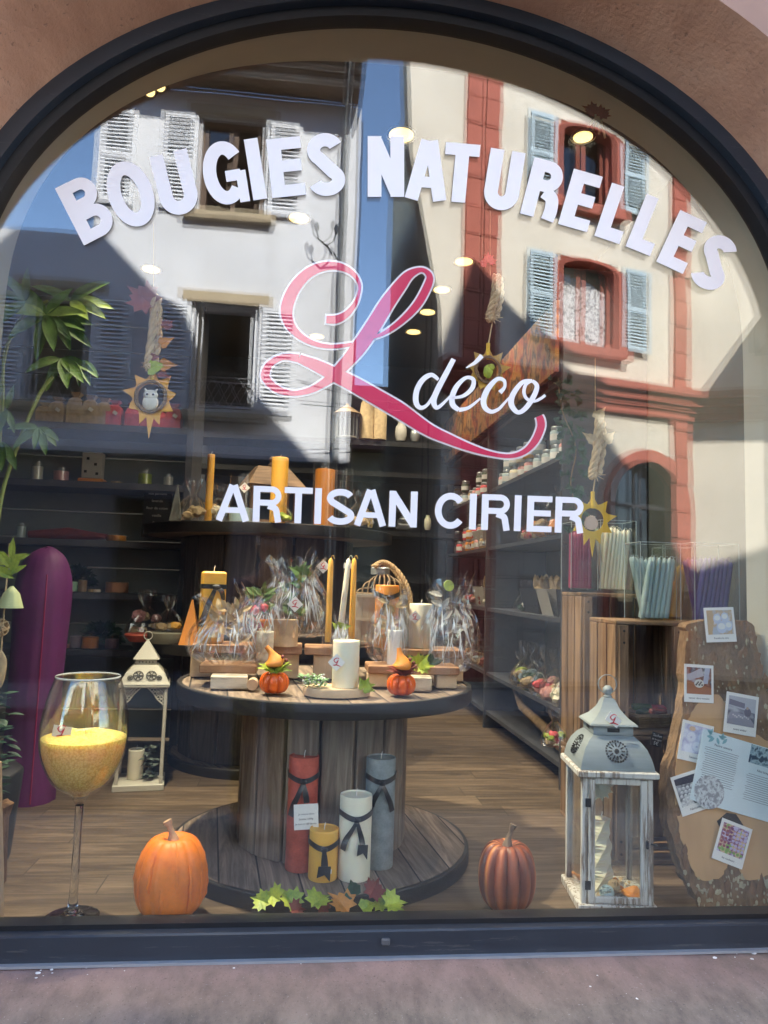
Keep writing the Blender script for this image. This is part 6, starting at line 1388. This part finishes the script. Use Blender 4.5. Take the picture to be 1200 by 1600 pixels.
for i, px in enumerate((312, 450, 505, 545, 618, 708)): block(['first', 'second', 'third', 'fourth', 'fifth', 'sixth'][i]+' support block from the left under the rear boards', px-16, px+16, .64, ST, zr1-.032-ST if px != 700 else .08, .08, endg)
# candles
def pc2(px0, px1, ytop, Y, z): k = mpp(Y); q = at((px0+px1)/2, ytop, Y); return q.x, Y, (px1-px0)/2*k, q.z-z
x, y, R, H = pc2(521, 562, 1000, .28, ST+.026); pillar('thick ivory pillar candle on the wood slice at the front centre of the spool', x, y, ST+.026, R, H, m_wax_w)
gift_tag('white diamond tag with a red script letter on the ivory candle at the spool front', (x-.030, y-R-.004, ST+.026+H*.55), .037)
q = MB(); random.seed(8)
for i in range(60): a = random.uniform(0, 6.3); leaf(q, (top(492, .3)+random.uniform(-.045, .03), .26+random.uniform(-.03, .03), ST+.027+random.uniform(0, .03)), (cos(a), sin(a), .6), (0, 0, 1), .022, 'long', .3)
tag(q.build('moss_tuft', mat('sea_moss', (.20, .33, .16, 1), .8, .3, 30, 0)), 'tuft of grey green moss with white beads left of the ivory candle', 'moss')
q = MB(); [q.blob((top(492, .3)+random.uniform(-.045, .03), .235+random.uniform(-.01, .03), ST+.035+random.uniform(0, .03)), .003, i, 0, 1, 1) for i in range(26)]; tag(q.build('beads', m_card), 'small white beads scattered in the moss tuft', 'beads', kind='stuff')
q = MB(); [leaf(q, (top(568, .28), .24, ST+.03), (cos(a), -.2, sin(a)), (0, -1, .4), .034, 'ivy', .5, 1.3) for a in (.4, 1.2, 2.0, -.2)]; tag(q.build('lime_leaf', m_lime), 'bright lime leaf right of the ivory candle', 'leaf')
# square yellow candle with ribbon
x, y, R, H = pc2(314, 355, 893, .66, zr1); t = thing('square_candle', 'tall golden yellow square candle with a black ribbon at the left of the spool', 'candle', (x, .66, zr1), .2)
MB().box((0, 0, H/2), (R*1.75, R*1.75, H), bev=.006).build('wax', m_wax_y, t, 30); mb = MB(); wick(mb, 0, 0, H-.001, .022); mb.build('wick', m_wick, t)
rb = MB(); r_2 = R*.875+.002
for z0, z1_ in ((H-.060, H-.052),): rb.add([(-r_2, -r_2, z0), (r_2, -r_2, z0), (r_2, r_2, z0), (-r_2, r_2, z0), (-r_2, -r_2, z0+.016), (r_2, -r_2, z0+.016), (r_2, r_2, z0+.016), (-r_2, r_2, z0+.016)], [(0, 1, 5, 4), (1, 2, 6, 5), (2, 3, 7, 6), (3, 0, 4, 7)])
rb.blob((0.006, -r_2-.006, H-.054), .012, 2, .2, 2, 2, (1.3, .5, .8))
for pth in ([(.004, H-.058, .012), (-.012, H-.10, .018), (-.034, H-.165, .020), (-.04, H-.19, .018)], [(.008, H-.058, .012), (.024, H-.066, .018), (.033, H-.098, .012)]):
    sp = smooth2(pth, 5); L, Rr = strip_path([(a, b) for a, b, c in sp], [c for a, b, c in sp]); put_strip(rb, L, Rr, lambda q: Vector((q.x, -r_2-.005-.004*sin(q.y*80), q.y)), .001)
rb.build('ribbon', m_rib, t)
# tapers in glasses
for i, (px, m_, lb, tx) in enumerate(((510, m_wax_y, 'left yellow taper candle in a glass on the spool', 0), (533, m_wax_w, 'white taper candle between the two yellow tapers', .012), (547, m_wax_y, 'right yellow taper candle in a glass on the spool', 0))):
    Yt = .58+.02*i; t = thing('taper_candle', lb, 'candle', (top(px, Yt), Yt, zr1), 0, 'taper candles in glasses'); a = MB(); Ht = at(px, 872, Yt).z-zr1; taper(a, (-tx, 0, .02), (tx, 0, Ht), .0115); a.build('wax', m_, t, True)
    MB().lathe([(.016, 0), (.019, .004), (.021, .05), (.023, .055)], (0, 0, 0), 16, capt=False).build('holder', m_clear, t, True)
x = top(499, .6); gift_tag('white diamond tag behind the left yellow taper', (x, .66, at(504, 885, .66).z), .036); gift_tag('white square tag behind the white taper', (top(538, .66), .67, at(538, 884, .67).z), .032, 3)
x, y, R, H = pc2(587, 624, 914, .66, zr1); pillar('amber pillar candle with a black and silver band in cellophane on the spool right', x, y, zr1, R, H, m_wax_o, H-.03, [(-.02, .06, .02, 0)])
x, y, R, H = pc2(640, 676, 943, .68, zr1); pillar('pale cream pillar candle at the right back of the spool', x, y, zr1, R, H, m_wax_w); gift_tag('white diamond tag on the cream candle at the right back of the spool', (x-.028, y-R-.004, zr1+H*.7), .034)
x, y, R, H = pc2(606, 629, 984, .50, ST+.073); pillar('little white pillar candle on the right front board', x, y, ST+.073, R, H, m_card)
x, y, R, H = pc2(402, 428, 986, .50, ST+.07); pillar('little white birch printed candle on the left front board', x, y, ST+.05, R, H+.02, birch)
x, y, R, H = pc2(427, 466, 968, .62, zr1); t = MB().cyl((0, 0, 0), (0, 0, H), R, n=30).build('wooden_tub', endg, None, True); t.location = (x, y, zr1); tag(t, 'round pale wooden tub under the cellophane on the left rear board', 'tub')
x, y, R, H = pc2(398, 424, 968, .62, zr1); pillar('tan candle behind the little birch printed candle', x, y, zr1, R, H, m_wax_o)
# wire basket house with rope handle
x0, x1 = top(552, .72), top(640, .72); t = thing('wire_basket', 'grey wooden basket with a domed wire lid and rope handle behind the amber candle', 'basket', ((x0+x1)/2, .80, zr1)); Wb = (x1-x0); hb2 = at(590, 928, .72).z-zr1
b = MB(); n = 9
for i in range(n): b.box((-Wb/2+Wb*(i+.5)/n, -.09, hb2/2), (Wb/n-.002, .008, hb2)); b.box((-Wb/2+Wb*(i+.5)/n, .09, hb2/2), (Wb/n-.002, .008, hb2))
for sx in (-1, 1): b.box((sx*(Wb/2-.004), 0, hb2/2), (.008, .17, hb2))
for z in (.01, hb2/2, hb2-.01): b.box((0, -.097, z), (Wb, .005, .010))
b.build('slatted_body', mat('grey_white_wood', (.36, .33, .28, 1), .8, .2, 12, .3), t)
b = MB(); 
for i in range(11):
    xx = -Wb/2+Wb*i/10; top_ = .075*sqrt(max(.02, 1-(xx/(Wb/2+.004))**2)); b.tube(smooth2([(xx, -.09, hb2), (xx*.9, -.08, hb2+top_*.7), (xx*.55, -.04, hb2+top_*1.0), (xx*.4, 0, hb2+top_*1.05)], 4), .0032, 6)
b.tube([(-Wb/2, -.09, hb2), (Wb/2, -.09, hb2)], .004, 6); b.build('wire_lid', m_twig, t, True)
MB().lathe([(.035, hb2+.072), (.036, hb2+.095), (.03, hb2+.10)], (-.01, -.01, 0), 20).build('neck', m_pipe, t, True)
b = MB(); 
for yy in (-.05, .04): helix_rope(b, [Vector((-.035, yy, hb2+.10)), Vector((.0, yy, hb2+.118)), Vector((.045, yy-.02, hb2+.09)), Vector((.082, yy-.05, hb2+.03)), Vector((.095, yy-.06, hb2-.03))], .009, 3, 7)
b.build('rope_handle', m_rope, t, True)
# cellophane arrangements
def cello(mb, c, w_, h, seed, top_w=.9, n=64, lay=7):
    """a crumpled film bag gathered low and opening to a ragged fan"""
    c = Vector(c)
    def fn(r, z, a, tt):
        q_ = noise.noise(Vector((cos(a)*5, sin(a)*5, tt*.8+seed))); q2 = .5*noise.noise(Vector((cos(a)*11, sin(a)*11, tt*1.2+seed*3)))
        return r*(1+.55*(.25-abs(q_))+.22*(.2-abs(q2))), z+h*.16*noise.noise(Vector((cos(a)*3.5, sin(a)*3.5, seed*2+tt*1.5)))*tt*1.4
    pr = [(w_*.30, 0), (w_*.48, h*.12), (w_*.55, h*.35), (w_*.50, h*.55), (w_*.34, h*.72), (w_*.40*top_w, h*.86), (w_*.52*top_w, h)]; pr = smooth2(pr, 3)
    M_ = Matrix.Translation(c) @ Matrix.Diagonal((1, .6, 1, 1)); mb.lathe(pr, (0, 0, 0), n, fn, False, False, M_)
m_crease_glint = NT('film_crease'); m_crease_glint.b.inputs['Base Color'].default_value = (.85, .87, .88, 1); m_crease_glint.b.inputs['Roughness'].default_value = .12; m_crease_glint.b.inputs['Alpha'].default_value = .62; m_crease_glint = m_crease_glint.m  # pale slivers along the folds, the film's bright highlights put in as colour
def arrangement(label, px, Y, z, wpx, hpx, seed, fill):
    k = mpp(Y); t = thing('gift_arrangement', label, 'gift', (top(px, Y), Y, z), 0, 'cellophane gift arrangements on the spool'); c = MB(); cello(c, (0, 0, .001), wpx*k, hpx*k, seed); cello(c, (.01, .015, .001), wpx*k*.75, hpx*k*.85, seed+5); c.build('cellophane', m_cello, t, False); fill(t, wpx*k, hpx*k)
    random.seed(seed*11); cr = MB(); W_, H_ = wpx*k, hpx*k
    for i in range(26):
        a = random.uniform(pi, 2*pi); r0 = W_*random.uniform(.36, .50); z0 = H_*random.uniform(.05, .45); z1 = z0+H_*random.uniform(.15, .5); r1 = W_*(.55-.25*sin(min(1, z1/H_)*pi*.8)); a1 = a+random.uniform(-.35, .35); w2 = random.uniform(.0012, .0042)
        p0, p1 = Vector((r0*cos(a), r0*sin(a)*.62-.004, z0)), Vector((r1*cos(a1), r1*sin(a1)*.62-.004, z1)); m0 = (p0+p1)/2+Vector((random.uniform(-.008, .008), -.005, 0)); sd = (p1-p0).cross(Vector((0, 1, .3))).normalized()
        cr.add([p0, m0-sd*w2, p1, m0+sd*w2, p0+Vector((0, .0006, 0)), m0-sd*w2+Vector((0, .002, 0)), p1+Vector((0, .0006, 0)), m0+sd*w2+Vector((0, .002, 0))], [(0, 1, 2, 3), (7, 6, 5, 4), (0, 4, 5, 1), (1, 5, 6, 2), (2, 6, 7, 3), (3, 7, 4, 0)])
    cr.build('film_crease_glints', m_crease_glint, t); return t
def fill_sprig(m_, kind, n, sc_=1.0, m2=None):
    def f(t, w_, h):
        random.seed(int(w_*1e4)); l = MB()
        for i in range(n): a = random.uniform(.2, 2.9); leaf(l, (random.uniform(-.2, .2)*w_, random.uniform(-.1, .1)*w_, h*random.uniform(.3, .85)), (cos(a), random.uniform(-.5, .2), sin(a)*.7), (0, -1, .3), .055*sc_, kind, .3)
        l.build('leaf', m_, t)
        if m2: b = MB(); [b.blob((random.uniform(-.15, .15)*w_, -.01, h*random.uniform(.3, .7)), .016, i, .4, 3, 1) for i in range(5)]; b.build('flower', m2, t)
    return f
arrangement('cellophane fan with curled gold ribbon at the left end of the spool', 352, .46, ST+.068, 105, 98, 3, fill_sprig(m_raf, 'long', 26, .8))
arrangement('cellophane gift with pink flower and green leaves, second from the left', 398, .56, zr1, 75, 95, 7, fill_sprig(m_green, 'long', 12, .9, m_rose))
arrangement('tall cellophane gift with green leaves above the wooden tub', 455, .62, zr1+.03, 95, 120, 9, fill_sprig(m_green, 'ivy', 16, .8))
arrangement('cellophane with curled gold ribbon round the amber candle', 606, .52, ST+.075, 62, 110, 12, fill_sprig(m_raf, 'long', 26, .7))
arrangement('large cellophane gift with a lime slice at the right end of the spool', 700, .52, ST+.05, 78, 138, 16, fill_sprig(m_tray, 'long', 10, .9))
o = MB().lathe([(.018, -.002), (.019, 0), (.018, .002)], (0, 0, 0), 20).build('lime_slice', m_lime, None, True); o.location = (top(697, .47), .46, at(697, 915, .46).z); o.rotation_euler = (radians(80), 0, .2); tag(o, 'round slice of lime on top of the right cellophane gift', 'lime slice')
gift_tag('white diamond tag with a red script letter on the tall cellophane gift', (top(456, .52), .545, at(456, 944, .54).z), .038)
arrangement('small cellophane twist with a green rosette under the white taper', 530, .50, ST+.07, 26, 75, 22, fill_sprig(m_lime, 'ivy', 6, .5))
mb = MB(); random.seed(31); q = Vector((top(660, .50), .50, ST+.073))
for i in range(30): a = random.uniform(0, pi); leaf(mb, q+Vector((random.uniform(-.04, .04), random.uniform(-.02, .02), 0)), (cos(a), -.2, sin(a)*.8), (0, -1, .4), .04, 'long', .2)
tag(mb.build('dark_sprig', m_dkgreen), 'small dark spiky sprig in front of the cream candle', 'sprig')
mb = MB(); [leaf(mb, (top(650, .42), .42, ST+.075), (cos(a), -.3, sin(a)*.5), (0, -1, .5), .06, 'maple', .3) for a in (.3, 2.4, 1.2)]; tag(mb.build('yellow_leaf', m_lime), 'yellow green maple leaf behind the right small pumpkin', 'leaf')

# ------------------------------------------------------------------ goods on the stacked spools
tz2 = z2; tz3 = z3
def t2(px, Y): return at(px, 900, Y).x
bundle('film wrapped orange gift on a thick stone disc, lower stacked spool', t2(268, 1.50), 1.50, tz2+.05, .062, [m_wax_y, m_tan], 70, None, 5, tall=.6)
o = MB().lathe([(.085, 0), (.09, .006), (.09, .046), (.085, .05)], (t2(268, 1.50), 1.50, tz2), 30).build('stone_disc', mat('grey_green_stone', (.16, .15, .11, 1), .8, .2, 9, .2), None, 50); tag(o, 'thick grey green round dish under the wrapped orange gift', 'dish')
bundle('tall wrapped straw bouquet at the far left of the lower stacked spool', t2(232, 1.75), 1.75, tz2, .09, [m_tan, m_pinkw], 71, None, 8, tall=2.2)
o = MB().lathe([(.05, 0), (.075, .03), (.07, .036)], (t2(226, 1.55), 1.55, tz2), 24).build('shallow_bowl', m_wax_r, None, True); tag(o, 'shallow terracotta bowl at the left edge of the lower stacked spool', 'bowl')
mb = MB(); sqloft(mb, [(.045, 0), (.003, .20)]); o = mb.build('pyramid_candle', m_wax_o); o.location = (t2(303, 1.45), 1.45, tz2); tag(o, 'tall narrow amber pyramid candle left of the square yellow candle', 'candle')
T3 = 1.45
def top3(px): return at(px, 820, T3).x
hs = thing('house_lantern', 'wooden house shaped lantern with a star cut in its roof on the upper stacked spool', 'lantern', (top3(420), T3+.05, tz3), .35); k = mpp(T3)
b = MB(); hw = 40*k
for sx in (-1, 1):
    for sy in (-1, 1): b.box((sx*hw*.85, sy*hw*.6, .085), (.022, .022, .17))
b.box((0, 0, .01), (hw*2, hw*1.5, .02)); b.box((0, 0, .172), (hw*2, hw*1.5, .014)); b.build('frame', m_crate, hs)
b = MB(); b.add([(-hw*1.15, -hw*.9, .18), (hw*1.15, -hw*.9, .18), (hw*1.15, hw*.9, .18), (-hw*1.15, hw*.9, .18), (-hw*.62, -hw*.25, .275), (hw*.62, -hw*.25, .275), (hw*.62, hw*.25, .275), (-hw*.62, hw*.25, .275)], [(3, 2, 1, 0), (4, 5, 6, 7), (0, 1, 5, 4), (1, 2, 6, 5), (2, 3, 7, 6), (3, 0, 4, 7)]); ro = b.build('roof', m_crate2, hs)
st5 = [(.028*(1 if i % 2 == 0 else .42)*cos(pi/2+i*pi/5), .028*(1 if i % 2 == 0 else .42)*sin(pi/2+i*pi/5)) for i in range(10)]
b = MB(); b.prism([(x_, -.002, z_) for x_, z_ in st5], (0, .002, 0)); o = b.build('star_opening', m_iron, ro); o.matrix_local = Matrix.Translation((0, -hw*.58-.004, .228)) @ Matrix.Rotation(radians(-35), 4, 'X')
MB().lathe([(.012, .275), (.02, .285), (.01, .30), (.016, .315), (.004, .33)], (0, 0, 0), 14).build('finial', m_twig, hs, True)
def p3(px0, px1, ytop): q = at((px0+px1)/2, ytop, T3); return q.x, (px1-px0)/2*k, q.z-tz3
x, R, H = p3(427, 452, 722); pillar('amber pillar candle wrapped in film in front of the house lantern', x, T3-.12, tz3, R, H, m_wax_y)
x, R, H = p3(493, 524, 734); pillar('wide amber candle in a glass right of the house lantern', x, T3, tz3, R, H, m_wax_o)
MB_ = MB().lathe([(R*1.25, 0), (R*1.25, H*1.15)], (x, T3, tz3), 28, capt=False).build('candle_glass', m_clear, None, True); tag(MB_, 'clear glass cylinder round the wide amber candle', 'glass')
x, R, H = p3(526, 548, 732); o = MB().lathe([(R*1.3, 0), (R*1.5, H)], (x, T3+.02, tz3), 24, capt=False).build('empty_glass', m_clear, None, True); tag(o, 'empty clear glass right of the wide amber candle', 'glass')
x, R, H = p3(325, 336, 710); pillar('two slender yellow candles wrapped in film at the left of the upper stacked spool', x, T3, tz3, R, H, m_wax_y)
bundle('wrapped film gift at the left end of the upper stacked spool', top3(300), T3, tz3, .075, [m_tan], 81, None, 4, tall=1.5); bundle('wrapped film gift around the slender yellow candles', top3(340), T3+.03, tz3, .07, [m_tan, m_wax_w], 82, None, 6, tall=2.5); bundle('wrapped raffia gift at the right end of the upper stacked spool', top3(560), T3, tz3, .07, [m_raf, m_tan], 83, None, 8, tall=2.0); bundle('wrapped film gift with a green rosette before the house lantern', top3(441), T3-.16, tz3, .05, [m_lime], 84, None, 3, tall=1.2)
mb = MB(); sqloft(mb, [(.026, 0), (.002, .17)]); o = mb.build('cone_ornament', mat('pewter', (.14, .14, .12, 1), .6, .3, 20, .3)); o.location = (top3(274), T3, tz3); tag(o, 'slim grey cone ornament at the far left of the upper stacked spool', 'ornament')
x, R, H = p3(362, 402, 745); o = MB().lathe([(R, 0), (R, H)], (x, T3-.06, tz3), 24, capt=False).build('wide_glass', m_clear, None, True); tag(o, 'wide clear glass tumbler left of the house lantern', 'glass'); MB().lathe([(R*.93, .004), (R*.93, H*.3)], (x, T3-.06, tz3), 24).build('blue_gel', m_wax_b, None, True)['label'] = 'pale blue wax in the wide clear tumbler'
bpy.data.objects['blue_gel']['category'] = 'wax'
gift_tag('white diamond tag on the wide tumbler left of the house lantern', (top3(383), T3-.13, at(383, 762, T3-.13).z), .034)
for i in range(1):
    sg = thing('name_sign', 'small black slate sign with white writing under the straight lettering', 'sign', at(632, 842, 1.30), 0); MB().box((0, 0, 0), (.07, .004, .05)).build('slate', m_black, sg); text_mesh('writing', 'Nouveau', .014, m_card, sg, Matrix.Translation((0, -.003, 0)) @ FRONT)
    sg.location = (t2(628, 1.46), 1.44, tz3+.026)

# ------------------------------------------------------------------ ceiling spots
m_lamp = emit('lamp_glow', (1.0, .66, .22, 1), .42)
spots = [(627, 210), (911, 213), (725, 408), (690, 452), (668, 487), (646, 518), (495, 525), (170, 500), (467, 340), (236, 420)]
for i, (px, py) in enumerate(spots):
    q = az(px, py, RZ1)
    if q.y > RY1-.1: q.y = RY1-.25-.1*(i % 3); 
    t = thing('ceiling_spot', ['large round recessed ceiling light behind the letters NA', 'round ceiling light seen in the cream house window at the upper right', 'nearest of the four ceiling lights right of the pink letter', 'second nearest of the four ceiling lights right of the pink letter', 'third of the four ceiling lights right of the pink letter', 'farthest of the four ceiling lights right of the pink letter', 'ceiling light seen inside the curl of the pink letter', 'ceiling light among the plant leaves at the left', 'ceiling light below the letter E of BOUGIES', 'ceiling light above the red maple leaf'][i], 'ceiling light', (q.x, q.y, RZ1-.006), 0, 'recessed ceiling lights')
    r = .052 if i != 1 else .04
    MB().lathe([(r+.012, 0), (r+.012, .006), (r, .006), (r, 0)], (0, 0, 0), 24, capb=False, capt=False).build('trim_ring', m_card, t); MB().lathe([(r, .001), (r, .004)], (0, 0, 0), 24).build('lamp_disc', m_lamp, t)
    if i in (0, 1, 2, 5, 6, 7, 8, 9):
        ld = bpy.data.lights.new('spot', 'SPOT'); ld.energy = (26 if i in (7, 9) else 11); ld.spot_size = radians(120); ld.spot_blend = .6; ld.shadow_soft_size = .05; ld.color = (1, .86, .66)
        lo = bpy.data.objects.new('spot_light', ld); COL.objects.link(lo); lo.parent = t; lo.location = (0, 0, -.02)
# display spots over the window table
for i, (px, py) in enumerate(((236, 148), (252, 140))):
    q = at(px, py, .55); t = thing('track_spot', ['left lamp of a black track spotlight pair under the top left of the arch', 'right lamp of a black track spotlight pair under the top left of the arch'][i], 'spotlight', q, 0, 'track spotlights'); MB().cyl((0, .02, .03), (0, -.02, 0), .022, .024).build('housing', m_black, t, True); MB().cyl((0, -.021, -.001), (0, -.023, -.003), .018).build('bulb', m_lamp, t, True)
    MB().box((0, .01, (RZ1-q.z+.03)/2+.015), (.012, .012, RZ1-q.z-.04)).build('bracket', m_black, t)
    ld = bpy.data.lights.new('spot', 'SPOT'); ld.energy = 40; ld.spot_size = radians(72); ld.spot_blend = .8; ld.shadow_soft_size = .03; ld.color = (1, .86, .62)
    lo = bpy.data.objects.new('spot_light', ld); COL.objects.link(lo); lo.location = q+Vector((0, -.03, -.02)); lo.rotation_euler = (lo.location-Vector((SP.x+(.2 if i else -.1), SP.y, ST))).to_track_quat('Z', 'Y').to_euler()

# ------------------------------------------------------------------ the photographer, mirrored in the glass
px_, py_ = -.20, -2.42
per = thing('person', 'person in dark cap and purple top holding up a phone, mirrored in the glass', 'person', (px_, py_, 0))
def skin(name, verts, edges, radii, m_, parent, root=0, sub=2):
    me = bpy.data.meshes.new(name); me.from_pydata(verts, edges, []); o = bpy.data.objects.new(name, me); COL.objects.link(o); o.parent = parent
    md = o.modifiers.new('skin', 'SKIN'); md.use_smooth_shade = True
    for i, r in enumerate(radii): 
        d = me.skin_vertices[0].data[i]; d.radius = r if isinstance(r, tuple) else (r, r); d.use_root = i == root
    s_2 = o.modifiers.new('sub', 'SUBSURF'); s_2.levels = sub; s_2.render_levels = sub; me.materials.append(m_); return o
m_skin = mat('skin', (.50, .27, .19, 1), .55, .08, 9, 0, sss=.1); m_top = mat('purple_top', (.07, .04, .10, 1), .85, .15, 8, .2); m_trou = patch('olive_pattern', [(.14, .12, .03, 1), (.04, .035, .02, 1), (.20, .17, .05, 1), (.10, .08, .03, 1)], 22, .85); m_cap = mat('plum_cap', (.045, .012, .03, 1), .8, .2, 9, .1)
# body: pelvis root, spine, neck, head, arms bent up to the phone, legs
hand = {s_2: (.20+s_2*.055+.0, .30, 1.40) for s_2 in (-1, 1)}
V = [(0, 0, .95), (0, .005, 1.12), (0, 0, 1.30), (0, -.01, 1.42), (0, .005, 1.50), (0, .02, 1.56),
     (-.09, 0, .90), (-.10, .02, .52), (-.11, -.02, .10), (-.11, .10, .04), (.09, 0, .90), (.10, .03, .52), (.12, 0, .10), (.12, .12, .04),
     (-.17, -.01, 1.40), (-.20, .06, 1.16), (-.02, .24, 1.26), (.06, .31, 1.36),
     (.17, -.01, 1.40), (.24, .06, 1.16), (.27, .22, 1.26), (.27, .31, 1.36)]
E_ = [(0, 1), (1, 2), (2, 3), (3, 4), (4, 5), (0, 6), (6, 7), (7, 8), (8, 9), (0, 10), (10, 11), (11, 12), (12, 13), (3, 14), (14, 15), (15, 16), (16, 17), (3, 18), (18, 19), (19, 20), (20, 21)]
Rr = [(.15, .11), (.13, .10), (.15, .11), (.12, .08), .055, .05, .09, .06, .042, .035, .09, .06, .042, .035, .06, .048, .036, .026, .06, .048, .036, .026]
skin('body', V, E_, Rr, m_skin, per)
skin('trousers', [V[i] for i in (0, 6, 7, 8, 10, 11, 12)], [(0, 1), (1, 2), (2, 3), (0, 4), (4, 5), (5, 6)], [(.165, .125), .105, .078, .062, .105, .078, .062], m_trou, per)
skin('top', [V[i] for i in (0, 1, 2, 3, 14, 15, 16, 18, 19, 20)], [(0, 1), (1, 2), (2, 3), (3, 4), (4, 5), (5, 6), (3, 7), (7, 8), (8, 9)], [(.16, .12), (.145, .115), (.165, .125), (.13, .09), .072, .058, .046, .072, .058, .046], m_top, per)
for sx in (-1, 1): MB().blob((sx*.115, .07, .04), .10, 1, .05, 2, 3, (.5, 1.35, .42)).build('shoe', m_black, per, True)
hd = MB()
import bmesh
bm = bmesh.new(); bmesh.ops.create_uvsphere(bm, u_segments=32, v_segments=24, radius=1)
hv = []
for v in bm.verts:
    x_, y_2, z_ = v.co; f = max(0, y_2)
    jx = .078*(1-.22*max(0, -z_)**1.5); X_ = x_*jx; Y_ = y_2*.098; Z_ = z_*.125
    g2 = lambda cx_, cz_, sx_, sz_: math.exp(-((X_-cx_)/sx_)**2-((Z_-cz_)/sz_)**2)*(1 if y_2 > 0 else 0)
    Y_ += .026*g2(0, -.012, .012, .022)+.010*g2(0, .005, .010, .03)-.012*g2(.030, .012, .014, .010)-.012*g2(-.030, .012, .014, .010)+.007*g2(0, -.055, .022, .008)-.005*g2(0, -.045, .02, .005)+.010*g2(0, -.095, .02, .016)+.005*g2(0, .032, .04, .010)
    hv.append((X_, Y_+.01, Z_))
hd.add(hv, [tuple(v.index for v in f_.verts) for f_ in bm.faces]); bm.free()
hd = hd.build('head', m_skin, per, True); hd.location = (0, .035, 1.655)
for sx in (-1, 1):
    MB().blob((sx*.030, .092, .012), .011, 1, 0, 1, 2).build('eye', m_card, hd, True); MB().blob((sx*.030, .1015, .012), .0045, 1, 0, 1, 1).build('iris', m_iron, hd, True); MB().blob((sx*.078, .005, .0), .03, 2, .1, 2, 2, (.3, .6, 1)).build('ear', m_skin, hd, True)
MB().blob((0, .093, -.050), .012, 1, .1, 2, 2, (1.9, .5, .55)).build('lips', m_pinkw, hd, True)
MB().lathe([(.086, .0), (.088, .04), (.085, -.06)][:2], (0, -.012, -.02), 24).build('hair', m_twig, hd, True)
cp = MB(); cp.lathe([(.090, .040), (.092, .06), (.086, .10), (.060, .132), (.02, .142), (.001, .143)], (0, .004, 0), 32, lambda r, z, a, tt: (r*(1+.08*abs(sin(a))), z)); cp = cp.build('cap', m_cap, hd, True)
br = MB(); br.prism([(.078*cos(a)*1.0, .06+.10*sin(a), .044-.020*sin(a)) for a in [pi*i/14 for i in range(15)]], (0, 0, .006)); br.build('brim', m_cap, cp)
# phone held in both hands, each with palm, four fingers and a thumb
ph_x = .165
ph_o = MB().box((px_+ph_x, py_+.345, 1.44), (.078, .009, .16), bev=.004).build('phone', m_black); tag(ph_o, 'black phone held up in both hands by the mirrored person', 'phone')
for sx in (-1, 1):
    wr = Vector((.06, .31, 1.36)) if sx < 0 else Vector((.27, .31, 1.36)); pm = Vector((ph_x+sx*.060, .330, 1.405)); v = [tuple(wr), tuple(pm)]; e = [(0, 1)]; r = [(.024, .018), (.030, .014)]
    for j in range(4):
        b0 = pm+Vector((sx*.004, .012, .036-.020*j)); L_ = (.034, .038, .036, .028)[j]
        b1 = b0+Vector((-sx*.006, L_*.85, .004)); b2 = b1+Vector((-sx*L_*.75, .004, 0)); i0 = len(v); v += [tuple(b0), tuple(b1), tuple(b2)]; e += [(1, i0), (i0, i0+1), (i0+1, i0+2)]; r += [.010, .0085, .0065]
    i0 = len(v); th0 = pm+Vector((-sx*.010, -.012, -.008)); v += [tuple(th0), tuple(th0+Vector((-sx*.022, -.010, .026))), tuple(th0+Vector((-sx*.034, -.002, .046)))]; e += [(1, i0), (i0, i0+1), (i0+1, i0+2)]; r += [.012, .010, .008]
    skin('hand', v, e, r, m_skin, per, 0, 1)
